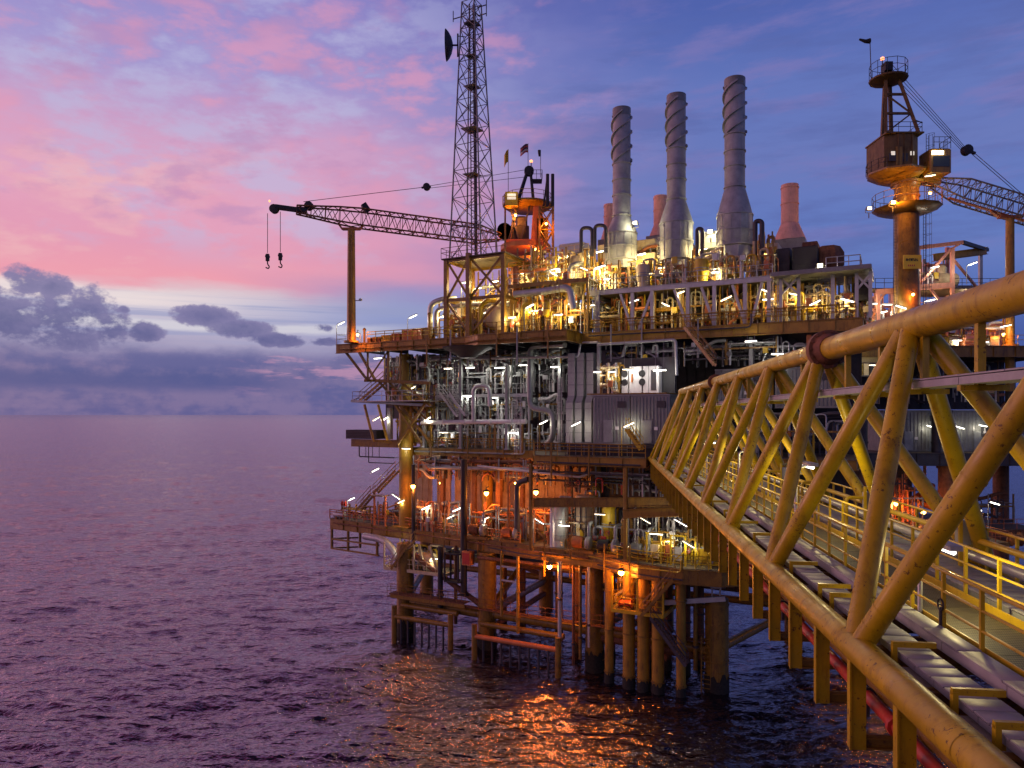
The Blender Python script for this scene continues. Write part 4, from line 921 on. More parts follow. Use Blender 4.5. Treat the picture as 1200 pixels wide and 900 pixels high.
ladder(PF,(U(656,2.2),2.2,22.2),(U(656,2.2),2.2,28.8),'pale ladder between the thick grey pipe and the tall ducts',m='lgrey',cage=False)
# ribbed container, its plinth and the white cabinet room over it
def container(label, px0, px1, v, z0, z1, dep, m, group, F=PF, uu=None, pitch=.32):
    u0, u1 = uu if uu else (U(px0,v), U(px1,v)); t = thing('ribbed_container', label, 'container', F, (u0,v,z0), group)
    part('box', MB().bbox(u0,u1,v,v+dep,z0,z1,.03), m, t); k = MB(); u = u0+.12
    while u < u1-.2: k.add([(u,v-.002,z0+.2),(u+.05,v-.06,z0+.2),(u+.13,v-.06,z0+.2),(u+.18,v-.002,z0+.2),(u,v-.002,z1-.15),(u+.05,v-.06,z1-.15),(u+.13,v-.06,z1-.15),(u+.18,v-.002,z1-.15)],[(0,1,5,4),(1,2,6,5),(2,3,7,6),(4,5,6,7),(3,2,1,0)]); u += pitch
    part('ribbing', k, m, t, kind='stuff')
    if u1-u0 > 2.2:
        ud = u0+(u1-u0)*.3; dr = part('door', MB().bbox(ud,ud+.95,v-.13,v-.065,z0+.12,min(z1-.3,z0+2.2),.015), M['grey'], t); part('handle', MB().beam((ud+.8,v-.17,z0+1.0),(ud+.8,v-.17,z0+1.3),.04,.05), M['lgrey'], dr)
        part('vent', MB().box(u0+(u1-u0)*.68,u0+(u1-u0)*.68+.8,v-.12,v-.064,z1-1.1,z1-.5), M['dark'], t); part('label_plate', MB().box(ud+1.15,ud+1.5,v-.1,v-.064,z0+1.3,z0+1.6), M['white'], t)
    part('roof_rim', MB().box(u0-.03,u1+.03,v-.07,v+dep,z1+.002,z1+.12), M['grey'], t); return t
container('dark ribbed grey container standing next to the tall ducts',695,738,-.6,22.3,26.75,4,M['gwall'],'ribbed containers by the bridge end')
container('dark ribbed grey container between its twin and the bridge diagonals',739,785,-.6,22.3,26.75,4,M['gwall'],'ribbed containers by the bridge end')
t = thing('plinth', 'dark railed plinth under the two ribbed containers', 'plinth', PF, (U(740,-1),-1,21.2)); part('slab', MB().box(U(662,-1.2),U(790,-1.2),-1.2,4,21.95,22.25), M['dark'], t); rail_part(t,[(U(665,-1.2),-1.2,21.2),(U(735,-1.2),-1.2,21.2)],M['grey'],sp=.8); part('skirt', MB().box(U(664,-1),U(788,-1),-.9,3.8,21.16,21.94), M['black'], t)
t = thing('cabinet_room', 'white lit equipment room with fan panels above the ribbed containers', 'equipment room', PF, (U(740,1),1,27))
v = 1.4; part('back_panel', MB().box(U(700,v),U(786,v),v+1.5,v+1.7,27.0,30.5), M['dark'], t); part('floor', MB().box(U(696,v),U(788,v),-.4,v+1.5,26.9,27.02), M['dkochre'], t)
for px0, px1 in ((728,736),(737,752),(753,760),(760,772)): cab_ = part('cabinet', MB().bbox(U(px0,v)+.03,U(px1,v)-.03,v,v+1.2,27.03,29.6 if px0!=728 else 29.2,.03), M['white'], t)
for px, zz in ((732,28.9),(732,28.1),(752.5,28.9),(752.5,28.1)): part('fan', MB().ring((U(px,v),v-.02,zz),.27,.06,'y').lathe((U(px,v),v-.05,zz),[(.24,0),(.24,.04)],14,'y'), M['black'], cab_)
part('panel_door', MB().box(U(763,v),U(769,v),v-.05,v-.003,27.3,29.2), M['dark'], t); part('warning_light', MB().tube((U(741,v),v-.1,28.1),(U(741,v),v-.1,28.9),.09,8), M['orange'], t)
pipe_bay('cream pipework at the end of the white cabinet room next to the tall ducts', PF, U(702,.8), U(724,.8), .8, 2.2, 27.05, 30, ['cream','ochre','lgrey'], 450, None, 3, 7, .6)
for i, (a, b, o) in enumerate([(700,745,'over the cabinet room'),(745,790,'over the bridge end'),(800,850,'behind the first bridge diagonals'),(850,910,'behind the middle bridge diagonals'),(910,980,'below the flange of the bridge chord')]):
    pipe_bay('grey pipework under the top deck %s'%o, PF, U(a,3.2), U(b,3.2), 3.2, 6, 29.6, 32.0, ['grey','lgrey','dark'], 460+i, 'pipework under the top deck beside the bridge', 4, 6, 0)
for i, (a, b, o) in enumerate([(795,850,'behind the first bridge diagonals'),(850,915,'behind the middle bridge diagonals'),(915,990,'below the flange of the bridge chord')]):
    pipe_bay('dark pipework at floor level %s'%o, PF, U(a,4), U(b,4), 4, 8, 21.2, 25.2, ['grey','dark','lgrey','yellow'], 470+i, 'dark pipework beside the bridge', 3, 9, .9)
container('long grey ribbed wall unit behind the middle bridge diagonals',838,905,5.2,25.6,29.2,4,M['gwall'],'grey wall units behind the bridge'); container('grey ribbed wall unit below the flange of the bridge chord',908,985,5.2,25.6,29.2,4,M['gwall'],'grey wall units behind the bridge')
stair('deck_stair','yellow railed flight beside the ribbed containers at the bridge end',PF,P(752,527,-2.2),P(735,503,-2.2),.8,M['yellow'],wdir=(0,1,0)); 
stair('deck_stair','brown flight slanting down from the top deck over the bridge end',PF,P(838,428,-.6),P(803,384,1.2),.8,M['dkochre'],wdir=(0,1,0))
# ================================================================ top side: upper deck, stacks
ZM = 37.45
um = lambda px: U(px, 3.4)
t = thing('upper_deck', 'pale railed upper deck on braced white posts carrying the three tall exhaust stacks', 'deck', PF, (um(800),6,ZM))
ua, ub = um(692), um(905)
part('deck_plate', MB().box(ua,ub,3.4,18,ZM-.12,ZM), M['grating'], t); part('edge_beam', MB().hbeam((ua,3.35,ZM-.2),(ub,3.35,ZM-.2),.2,.5,.05), M['lgrey'], t); part('edge_beam', MB().hbeam((ua-.05,3.4,ZM-.2),(ua-.05,18,ZM-.2),.2,.5,.05), M['lgrey'], t)
for px in (700,741,764,806,837,873,901): part('post', MB().beam((um(px),3.5,33.2),(um(px),3.5,ZM-.46),.34,.34), M['lgrey'], t)
for a, b, s in ((727,741,1),(764,748,1),(790,806,1),(822,837,1),(858,873,1),(880,893,-1)):
    p, q = ((um(a),3.5,ZM-.5),(um(b),3.5,33.3)) if s>0 else ((um(a),3.5,33.3),(um(b),3.5,ZM-.5)); part('brace', MB().beam(p,q,.24,.24), M['lgrey'], t)
rail_part(t,[(ua,3.45,ZM),(ub,3.45,ZM)],M['lgrey'],sp=1.3,r=.035)
def exhaust_stack(px, v, ztop, zneck, zcone, zdrum, zbase, r, R, label, lower):
    u = U(px, v); t = thing('exhaust_stack', label, 'exhaust stack', PF, (u,v,zbase), 'tall exhaust stacks'); s = M['stack']
    k = MB().lathe((u,v,0),[(r,zneck),(r,ztop-.05),(r*1.03,ztop-.05),(r*1.03,ztop),(r*.9,ztop),(r*.88,ztop-2)],32); part('shaft', k, s, t); part('sooty_rim', MB().tube((u,v,ztop-.85),(u,v,ztop-.02),r*1.035,32,cap=False), M['gwall'], t)
    part('cone', MB().lathe((u,v,0),[(R,zcone),(R*.96,zcone+.25),(r*1.12,zneck-.3),(r*1.02,zneck-.02)],32), s, t)
    part('drum', MB().lathe((u,v,0),[(R*.97,zdrum),(R*.99,zdrum+.05),(R*.99,zcone-.02)],32), s, t)
    h = ztop-zneck
    for j in range(3):                                  # helical strakes on the upper third
        k = MB(); vs = []; n = 60; z0, z1 = ztop-.5*h, ztop-.5
        for i in range(n+1):
            f = i/n; a = 2*math.pi*(j/3+1.15*f); z = z0+(z1-z0)*f
            for rr, dz in ((r-.01,-.08),(r+.2,-.08),(r+.2,.08),(r-.01,.08)): vs.append((u+rr*math.cos(a), v+rr*math.sin(a), z+dz))
        fs = [(4*i+q,4*i+(q+1)%4,4*i+4+(q+1)%4,4*i+4+q) for i in range(n) for q in range(4)]
        k.add(vs, fs); part('helical_strake', k, s, t)
    k = MB()
    for zz in (ztop-.51*h, ztop-.66*h, ztop-.8*h, zneck+.15): part('band', MB().tube((u,v,zz-.06),(u,v,zz+.06),r+.09,32), s, t)
    for zz in (zcone-.05, (zcone+zdrum)/2, zdrum+.1): part('band', MB().tube((u,v,zz-.06),(u,v,zz+.06),R+.06,32), s, t)
    k = MB()
    for a in range(12): 
        q = 2*math.pi*a/12; c, s_ = math.cos(q), math.sin(q); k.beam((u+R*c,v+R*s_,zdrum+.2),(u+R*c,v+R*s_,zcone-.15),.05,.07)
    part('drum_stiffeners', k, s, t, kind='stuff')
    zl = zdrum-lower
    part('lower_casing', MB().prism([(u+R*.95*math.cos(math.pi/8+math.pi*i/4),v+R*.95*math.sin(math.pi/8+math.pi*i/4)) for i in range(8)],zl,zdrum-.02), s, t)
    part('inlet_duct', MB().bbox(u-R*.42,u+R*.42,v-R*.5,v+R*.5,zbase,zl-.02,.03), M['gwall'], t)
    for du in (-.8,.8):
        for dv in (-.8,.8): part('leg', MB().beam((u+du*R*1.1,v+dv*R,zbase),(u+du*R*.85,v+dv*R*.8,zl),.16,.16), M['cream'], t)
    return t
v = 7
zz = lambda px, py: Z(px, py, v)
exhaust_stack(728.5,v,zz(728,128),zz(728,255),zz(728,274),zz(728,306),ZM,.92,1.58,'shortest grey exhaust stack with helical strakes, standing next to the inland crane',.9)
exhaust_stack(792.5,v,zz(793,112),zz(793,236),zz(793,262),zz(793,306),ZM,.93,1.66,'middle grey exhaust stack with helical strakes',1.4)
exhaust_stack(861,v,zz(861,93),zz(861,222),zz(861,253),zz(861,290),ZM,.96,1.68,'tallest grey exhaust stack with helical strakes and a tall silver drum',1.3)
def vent_loop(px0, px1, v, yt, yb, label, r=.19):
    a = P(px0,yb,v); 
    solo('vent_loop', label, 'pipe', PF, MB().pipe([P(px0,yb,v),P(px0,yt,v),P(px1,yt,v),P(px1,yb+4,v)], r, 10, bend=.5), M['dark'], tuple(a), 'looped black vent pipes')
vent_loop(681,694,5,267,296,'looped black vent pipe next to the inland crane'); vent_loop(697,710,5,264,292,'looped black vent pipe touching the shortest stack'); vent_loop(817,823,6,268,300,'looped black vent pipe behind the middle stack'); vent_loop(885,893,5,259,318,'looped black vent pipe beside the tallest stack',.22)
def far_stack(px, yt, yc, yb, r, R, lab, v=21):
    u = U(px,v); t = thing('far_stack', lab, 'exhaust stack', PF, (u,v,Z(px,yb,v)), 'coral stacks behind the grey ones')
    part('shaft', MB().lathe((u,v,0),[(r,Z(px,yc,v)),(r,Z(px,yt,v)),(r*.88,Z(px,yt,v)),(r*.88,Z(px,yt,v)-1)],24), M['coralpale'], t)
    part('cone', MB().lathe((u,v,0),[(R,Z(px,yb,v)),(R*.98,Z(px,yb,v)+.1),(r*1.01,Z(px,yc,v)-.02)],24), M['coralpale'], t)
    for f in (.08,.5): z = Z(px,yt,v)*(1-f)+Z(px,yc,v)*f; part('band', MB().tube((u,v,z-.05),(u,v,z+.05),r+.06,24), M['coralpale'], t)
    part('casing', MB().bbox(u-R,u+R,v-R,v+R,ZM+.2,Z(px,yb,v)-.02,.05), M['gwall'], t)
far_stack(715,240,268,282,.78,1.2,'coral stack mostly hidden by the shortest grey stack'); far_stack(774,230,264,278,.82,1.4,'coral stack peeping out beside the middle grey stack'); far_stack(925.5,217,262,283,.93,1.75,'coral stack with a flared foot standing clear beyond the tallest grey stack')
# casings and cabins of the turbine sets
def casing(px0, px1, v, y0, y1, m, label, dep=4, nm='turbine_casing', cat='casing', z0=None, z1=None):
    a, b = P(px0,y1,v), P(px1,y0,v); za = a.z if z0 is None else z0; zb = b.z if z1 is None else z1
    t = thing(nm, label, cat, PF, (a.x,v,za)); part('shell', MB().bbox(a.x,b.x,v,v+dep,za,zb,.06), m, t); k = MB(); n = max(1,int((b.x-a.x)/1.1))
    for i in range(n+1): k.box(a.x+.06+(b.x-a.x-.2)*i/n,a.x+.14+(b.x-a.x-.2)*i/n,v-.06,v-.003,za+.05,zb-.06)
    for f in (.33,.66): k.box(a.x+.02,b.x-.02,v-.045,v-.0035,za+(zb-za)*f-.04,za+(zb-za)*f+.04)
    part('ribs', k, m, t, kind='stuff'); return t
casing(735,768,7.5,295,330,M['cream'],'cream turbine casing between the shortest and middle stacks',6,z0=ZM); casing(745,768,10,279,294,M['cream'],'smaller cream casing on top of the turbine casing',4)
casing(806,842,9,296,330,M['cream'],'cream turbine casing between the middle and tallest stacks',6,z0=ZM); casing(818,840,8.5,270,292,M['lgrey'],'pale flood lit cabin between the middle and tallest stacks',3,'lamp_cabin','cabin')
casing(886,912,8,284,312,M['cream'],'cream casing beyond the tallest stack',5); casing(660,684,8,296,312,M['cream'],'cream cabin between the inland crane and the shortest stack',4,'cabin','cabin')
for px in (665,): pass
casing(928,958,6.5,287,350,M['black'],'large black filter house beside the shelter roof',6,'filter_house','filter house'); casing(896,926,7.5,290,340,M['dark'],'dark casing between the tallest stack and the black filter house',5)
a = P(958,283,8); b = P(982,304,8); t = thing('intake_hood','rusty hexagonal intake hood above the shelter roof','intake hood',PF,(a.x,8,b.z)); part('hood', MB().lathe(((a.x+b.x)/2,9,(a.z+b.z)/2-.6),[(.9,-1.1),(1.35,-.7),(1.35,.5),(1.0,1.1)],6), M['rust'], t); part('neck', MB().bbox(a.x+.2,b.x-1.2,8.2,9.8,36.9,(a.z+b.z)/2-1.75,.03), M['dark'], t)
casing(940,958,9,282,300,M['rust'],'rusty box duct beside the hexagonal intake hood',3,'intake_duct','duct')
t = thing('roof_shelter','grey flat roofed shelter on braced white posts at the inland corner of the top deck','shelter',PF,(U(965,3),3,33.2))
sa, sb_ = U(905,3), U(1022,3); zr = Z(905,326,3)
part('roof', MB().bbox(sa,sb_,1.6,9,zr-.1,zr+.28,.04), M['gwall'], t)
for px in (915,936,976,1004,1020): part('post', MB().beam((U(px,3),3,33.2),(U(px,3),3,zr-.12),.28,.28), M['lgrey'], t)
for px, d in ((915,1.4),(936,-1.4),(1004,1.2),(1020,-1.2)): part('brace', MB().beam((U(px,3),3,zr-1.6),(U(px,3)+d,3,zr-.15),.16,.16), M['lgrey'], t)
rail_part(t,[(U(968,3),3,zr+.28),(U(1008,3),3,zr+.28),(U(1008,3),6,zr+.28)],M['lgrey'],sp=1.0,r=.04)
casing(1000,1019,4.2,330,352,M['black'],'black box hung under the edge of the shelter roof',2.5,'hung_box','box'); casing(905,940,6,349,388,M['gwall'],'grey tank casing standing under the shelter roof',4,z0=33.25)
casing(944,975,6.5,352,388,M['gwall'],'second grey tank casing under the shelter roof by the slanted lamp',4,z0=33.25)
# pipework around the stacks and on the top deck
CR = ['cream','cream','yellow','lgrey','orange','ochre']
for i,(a,b,v_,z0,z1,lab) in enumerate([(512,540,4,33.25,37.8,'cream lit pipework behind the seaward legs of the tower base'),(542,572,3.5,33.25,38,'cream lit pipework behind the middle of the tower base'),(574,600,3,33.25,38.2,'yellow lit pipework by the inland leg of the tower base'),(602,628,2.5,33.25,38.5,'yellow lit pipework below the crane pedestal'),(628,656,2.2,33.25,38.5,'yellow lit pipework between the crane pedestal and the upper deck'),(658,690,3.2,33.25,37.3,'cream lit pipework where the upper deck begins'),
    (696,728,5,33.25,37.2,'lit pipework below the shortest stack'),(730,764,5,33.25,37.2,'lit pipework below the cream turbine casing'),(766,800,5,33.25,37.2,'lit pipework below the middle stack'),(804,838,5,33.25,37.2,'lit pipework between the posts below the second turbine casing'),(842,876,5,33.25,37.2,'lit pipework below the tallest stack'),(878,906,5,33.25,37.2,'lit pipework at the inland end of the upper deck'),(978,1002,4,33.25,37,'orange lit pipework under the shelter roof')]):
    pipe_bay(lab, PF, U(a,v_), U(b,v_), v_, v_+3.2, z0, z1, CR, 500+i, 'lit pipework on the top deck', 4, 10, .9)
for i,(a,b,v_,z0,z1,lab) in enumerate([(604,632,4,38.8,43,'orange lit pipework high beside the crane pedestal'),(634,662,4,38.5,42.5,'orange lit pipework between the lattice mast and the vent loops'),(664,696,4.5,37.6,42,'cream lit pipework below the looped vent pipes'),(698,724,4.2,37.6,40.6,'cream pipework around the foot of the shortest stack'),(738,776,4.2,37.6,40.2,'cream pipework in front of the first turbine casing'),(778,806,4.2,37.6,40.2,'cream pipework around the foot of the middle stack'),(810,846,4.2,37.6,40.8,'cream pipework in front of the second turbine casing'),(850,880,4.2,37.6,40.2,'cream pipework around the foot of the tallest stack'),(882,906,4.2,37.6,41,'yellow and cream pipework beyond the tallest stack')]):
    pipe_bay(lab, PF, U(a,v_), U(b,v_), v_, v_+2.4, z0, z1, CR, 540+i, 'pipework on the upper deck', 3, 9, .5)
def tdeck(px0, px1, v0, v1, z, label, m='dkochre', rail='lgrey'):
    t = thing('mezzanine', label, 'mezzanine', PF, (U(px0,v0),v0,z)); u0, u1 = U(px0,v0), U(px1,v0)
    part('deck_plate', MB().box(u0,u1,v0,v1,z-.1,z), M['grating'], t); part('edge_beam', MB().beam((u0,v0-.03,z-.18),(u1,v0-.03,z-.18),.1,.4), M[m], t); rail_part(t,[(u0,v0,z),(u1,v0,z)],M[rail],sp=1.2)
    k = MB()
    for u in (u0+.2,(u0+u1)/2,u1-.2): k.beam((u,v0+.2,33.2),(u,v0+.2,z-.4),.2,.2)
    part('posts', k, M[m], t, kind='stuff'); return t
tdeck(596,690,2.0,7,38.6,'orange lit mezzanine below the inland crane and the lattice mast')
bigp = [('fat silver pipe lying across the bays below the lattice mast',[(603,345,1.2),(640,341,1.2),(668,336,1.4),(672,362,1.4)],.36,'lgrey'),('tall silver pipe bend at the seaward edge of the top deck',[(504,394,1.2),(504,356,1.2),(520,350,1.2),(534,350,2.5)],.3,'lgrey'),('second silver pipe bend just inside the seaward one',[(511,394,1.8),(511,362,1.8),(540,358,1.8)],.24,'lgrey'),('grey pipe bend standing below the vent loops',[(668,330,3.4),(668,312,3.4),(676,309,3.4),(682,309,6)],.26,'grey'),('silver pipe running behind the tower base',[(520,357,3),(598,356,3)],.3,'lgrey'),('yellow pipe standing by the inland leg of the tower base',[(563,394,1),(563,358,1),(572,352,1),(580,352,3)],.26,'yellow'),('yellow riser below the crane pedestal',[(613,388,1.2),(613,358,1.2),(622,354,1.2)],.24,'yellow')]
for lab, pts, r, m_ in bigp: bigpipe(lab, pts, r, M[m_], 'large pipes on the top deck', bend=.8)
t = thing('horizontal_vessel','cream lit round ended vessel on the top deck behind the tower base','vessel',PF,(U(568,2.4),2.4,33.4)); c = P(580,371,1.4)
part('end_cap', MB().lathe((c.x,1.2,c.z),[(.4,-.35),(1.0,-.2),(1.25,.1),(1.3,.4),(1.3,4)],24,'y'), M['cream'], t); k = MB().ring((c.x,1.55,c.z),1.33,.07,'y',24); k.ring((c.x,.95,c.z),.4,.06,'y',14); part('flange_ring', k, M['yellow'], t); part('saddle', MB().box(c.x-.9,c.x+.9,2,2.4,33.25,c.z-.9), M['dkochre'], t)
# ---------------------------------------------------------------- radio tower
t = thing('tower_support','ochre braced steel base of four legs carrying the radio tower','tower base',PF,(U(555,2),2,33.2))
bu0, bu1, bv0, bv1, bz = U(523,.2), U(550,.2), .2, 3.6, Z(523,305,.2)
bu1 = U(590,.2); zmid = Z(550,350,.2)
lo = [(bu0,bv0,33.2),(bu1,bv0,33.2),(bu1,bv1+2,33.2),(bu0,bv1+2,33.2)]
for c in lo: part('leg', MB().beam(c,(c[0],c[1],bz),.42,.42), M['dkochre'], t)
umid = U(550.5,.2); part('leg', MB().beam((umid,bv0-.25,33.2),(umid,bv0-.25,bz+.4),.46,.46), M['dkochre'], t)
for z in (zmid, bz-.1): part('ring_beam', MB().beam((bu0,bv0,z),(bu1,bv0,z),.26,.32).beam((bu0,bv1+2,z),(bu1,bv1+2,z),.26,.32).beam((bu0,bv0,z),(bu0,bv1+2,z),.26,.32).beam((bu1,bv0,z),(bu1,bv1+2,z),.26,.32), M['dkochre'], t)
for (a, za), (b, zb_) in [((bu0,bz),(umid,zmid)),((bu0,zmid),(umid,bz)),((bu0,zmid),(umid,33.4)),((umid,bz),(bu1,zmid)),((umid,33.4),(bu1,zmid)),((bu1,bz),(umid,zmid))]: part('brace', MB().beam((a,bv0,za),(b,bv0,zb_),.2,.2), M['dkochre'], t)
for (a, za), (b, zb_) in [((bu0,zmid),(bu1,33.4)),((bu1,bz),(bu0,zmid))]: part('brace', MB().beam((a,bv1+2,za),(b,bv1+2,zb_),.18,.18), M['dkochre'], t)
part('platform', MB().box(bu0-.4,bu1+.4,bv0-.4,bv1+2.4,bz,bz+.12), M['grating'], t); rail_part(t,[(bu0-.4,bv1+2.3,bz+.12),(bu0-.4,bv0-.4,bz+.12),(bu1+.4,bv0-.4,bz+.12)],M['dkochre'],sp=1.1)
t = thing('radio_tower','tall grey tapering lattice radio tower with aerials and a drum dish','radio tower',PF,(U(553,2),2,bz))
ml, mb2 = MB(), MB(); cu, cv = U(554,2.2), 2.4; w0, w1 = 1.98, .76; ztop = Z(551,3,2.2)
cl = [(cu+sx*w0,cv+sy*w0*.9,bz) for sx,sy in ((-1,-1),(1,-1),(1,1),(-1,1))]; du = U(551.5,2.2)-cu
ch = [(cu+du+sx*w1,cv+sy*w1,ztop) for sx,sy in ((-1,-1),(1,-1),(1,1),(-1,1))]
for a, b in zip(cl, ch): part('leg', MB().tube(a, b, .095, 8, r2=.075), M['gwall'], t)
lattice(MB(), mb2, cl, ch, 12, .05, .042); part('bracing', mb2, M['gwall'], t)
k = MB(); 
for dx in (-.25,.25): k.tube((cu+dx,cv,bz),(cu+du+dx,cv,ztop),.06,6)
for i in range(90): z = bz+(ztop-bz)*i/90; f = i/90; k.tube((cu+du*f-.25,cv,z),(cu+du*f+.25,cv,z),.025,5)
part('ladder', k, M['dark'], t); part('cable_run', MB().beam((cu+.1,cv+.35,bz),(cu+du+.1,cv+.35,ztop),.34,.12), M['dark'], t)
for py, w in ((28,1.0),(66,.8),(102,1.0),(152,1.3),(205,1.1)):
    z = Z(551,py,2.2); k = MB().box(cu+du*.7-w*.7,cu+du*.7+w*.7,cv-w*.7,cv+w*.7,z,z+.07); part('rest_platform', k, M['gwall'], t)
for py, ln, s in ((15,1.6,-1),(10,1.1,1),(20,1.1,1)):
    z = Z(551,py,2.2); a = cu+du+s*w1; part('aerial_arm', MB().tube((a,cv,z),(a+s*ln,cv,z),.06,6).tube((a+s*ln,cv,z-.3),(a+s*ln,cv,z+.9),.05,6), M['dark'], t)
c = Vector(W(522.5,53,79)); dsh = thing('dish_antenna','dark drum shaped dish on the seaward side of the radio tower','antenna',WF,tuple(c))
part('reflector', MB().lathe(c,[(1.62,0),(1.6,.08),(1.3,.35),(.85,.6),(.3,.75)],24,'x'), M['dark'], dsh)
k = MB().tube(c+Vector((.7,0,0)),c+Vector((1.35,0,0)),.1,8).tube(c+Vector((1.3,0,-1.25)),c+Vector((1.3,0,1.25)),.09,8)
for dz in (1.0,-1.0): k.tube(c+Vector((1.3,0,dz)),c+Vector((2.2,.2,dz)),.05,6)
part('mount', k, M['dark'], dsh)
# ---------------------------------------------------------------- crane boom helper
def boom(t, F, root, tip, w, h, bays, m, taper=.28):
    root, tip = Vector(root), Vector(tip); d = tip-root; L = d.length; dn = d.normalized(); side = dn.cross(Vector((0,0,1))).normalized(); up = side.cross(dn)
    def sec(f):
        s = 1.0
        if f < .12: s = .35+.65*f/.12
        elif f > 1-taper: s = .3+.7*(1-f)/taper
        c = root+d*f; return [c+side*(a*w/2*max(s,.5))+up*(b*h/2*s) for a,b in ((-1,-1),(1,-1),(1,1),(-1,1))]
    fs = [0,.12]+[.12+(1-taper-.12)*i/(bays*.6) for i in range(1,int(bays*.6)+1)]+[1-taper+taper*i/(bays*.3) for i in range(1,int(bays*.3)+1)]
    secs = [sec(f) for f in fs]
    for c in range(4):
        k = MB()
        for a, b in zip(secs[:-1], secs[1:]): k.tube(a[c], b[c], .1, 8)
        part('chord', k, m, t)
    k = MB()
    for i,(a, b) in enumerate(zip(secs[:-1], secs[1:])):
        n = max(1, round((b[0]-a[0]).length/h/.9))
        for q in range(n):
            A_ = [x+(y-x)*(q/n) for x,y in zip(a,b)]; B_ = [x+(y-x)*((q+1)/n) for x,y in zip(a,b)]; H_ = [(x+y)/2 for x,y in zip(A_,B_)]
            for j in range(4):
                j2 = (j+1)%4; k.tube(A_[j],H_[j2],.045,5); k.tube(H_[j2],B_[j],.045,5)
            for j in range(4): k.tube(B_[j],B_[(j+1)%4],.04,5)
    part('lacing', k, m, t); return side, up
def rope(label, a, b, F=WF, r=.035, group='crane ropes'):
    solo('rope', label, 'rope', F, MB().tube(a,b,r,5), M['dark'], tuple(a), group)
# ---------------------------------------------------------------- inland crane with its boom laid out to sea
t = thing('pedestal_crane','ochre and black pedestal crane with its lattice boom laid out over the sea','crane',WF,W(617,300,89.5))
cx, cyy = W(616,300,89.5)[:2]; DK = M['rust']
part('pedestal', MB().lathe((cx,cyy,0),[(1.7,33.2),(1.7,42.5),(2.0,43.2),(2.0,44.2)],24), M['ochre'], t); k = MB(); k.tube((cx,cyy,43.3),(cx,cyy,43.8),2.3,28); k.tube((cx,cyy,45.2),(cx,cyy,45.8),3.1,28); part('slewing_ring', k, M['orange'], t)
k = MB(); k.box(cx-2.6,cx+2.6,cyy-2,cyy+2,45.82,46.2); part('turntable', k, M['orange'], t)
part('machinery_house', MB().bbox(cx-1.9,cx+.4,cyy-1.4,cyy+1.4,46.22,48.0,.08), M['black'], t)
part('engine_cover', MB().bbox(cx-1.2,cx+.2,cyy-1.0,cyy+1.0,48.01,49.3,.2), M['dark'], t)
for a_, b_ in ((-2.0,-.9),(-.9,-2.0),(-.6,.5)): part('frame_brace', MB().beam((cx+a_,cyy-1.75,46.3),(cx+b_,cyy-1.75,50.4),.2,.2), M['dark'], t); part('winch', MB().lathe((cx-2.6,cyy-.8,47.4),[(.9,-.7),(.9,-.6),(.55,-.55),(.55,.55),(.9,.6),(.9,.7)],18,'y'), M['black'], t)
part('operator_cab', MB().bbox(cx+1.3,cx+2.7,cyy-1.9,cyy-.3,46.3,48.8,.06), M['ochre'], t)
for sx in (-1,1):
    for sy in (-1,1): part('frame_leg', MB().beam((cx+sx*2.0,cyy+sy*1.5,46.2),(cx+sx*1.1,cyy+sy*1.2,50.6),.32,.32), M['dkochre'], t)
part('side_plate', MB().add([(cx+.6,cyy-1.9,46.2),(cx+2.3,cyy-1.9,46.2),(cx+1.9,cyy-1.9,50.6),(cx+.9,cyy-1.9,50.6),(cx+.6,cyy-1.6,46.2),(cx+2.3,cyy-1.6,46.2),(cx+1.9,cyy-1.6,50.6),(cx+.9,cyy-1.6,50.6)],[(0,1,2,3),(7,6,5,4),(0,4,5,1),(1,5,6,2),(2,6,7,3),(3,7,4,0)]), M['orange'], t)
k = MB().lathe((cx+.25,cyy,50.6),[(2.4,-.35),(3.1,.1),(3.1,.3)],20); part('top_platform', k, M['ochre'], t)
pts = [(cx+.25+3.0*math.cos(2*math.pi*i/14),cyy+3.0*math.sin(2*math.pi*i/14),50.9) for i in range(15)]; rail_part(t, pts, M['ochre'], sp=1.3)
apx = Vector(W(620,200,89)); 
for sx in (-1.1,1.0):
    for sy in (-.9,.9): part('a_frame_leg', MB().beam((cx+sx,cyy+sy,50.9),(apx.x+sx*.2,cyy+sy*.35,apx.z),.28,.28), M['black'], t)
part('sheave_head', MB().lathe((apx.x,cyy-.3,apx.z),[(.25,-.35),(.6,-.3),(.45,0),(.6,.3),(.25,.35)],16,'y').box(apx.x-.45,apx.x+.45,cyy-.6,cyy+.6,apx.z-.3,apx.z+.45), M['black'], t)
part('crow_nest', MB().box(apx.x+.2,apx.x+1.6,cyy-.8,cyy+.8,apx.z-1.2,apx.z-1.1), M['dark'], t); rail_part(t,[(apx.x+.2,cyy-.8,apx.z-1.1),(apx.x+1.6,cyy-.8,apx.z-1.1),(apx.x+1.6,cyy+.8,apx.z-1.1)],M['dark'],sp=.7)
root, tip = Vector((-1.4,88.3,46.6)), Vector((-25.2,80.4,47.9)); boom(t, WF, root, tip, 1.7, 1.9, 16, M['rust'], .3)
k = MB(); d = (tip-root).normalized(); k.beam(tip-d*2.4,tip+d*1.0,.9,.38); part('boom_head', k, M['black'], t); k = MB(); k.lathe(tip+d*1.1-Vector((0,0,.25)),[(.2,-.3),(.5,-.25),(.4,0),(.5,.25),(.2,.3)],14,'y'); part('sheave', k, M['black'], t); k = MB(); k.lathe(tip-d*2.6+Vector((0,0,.6)),[(.2,-.3),(.5,-.25),(.4,0),(.5,.25),(.2,.3)],14,'y'); part('sheave', k, M['black'], t); k = MB(); k.beam(tip-d*9.2+Vector((0,0,.9)),tip-d*8.6+Vector((0,0,1.7)),.6,.6)
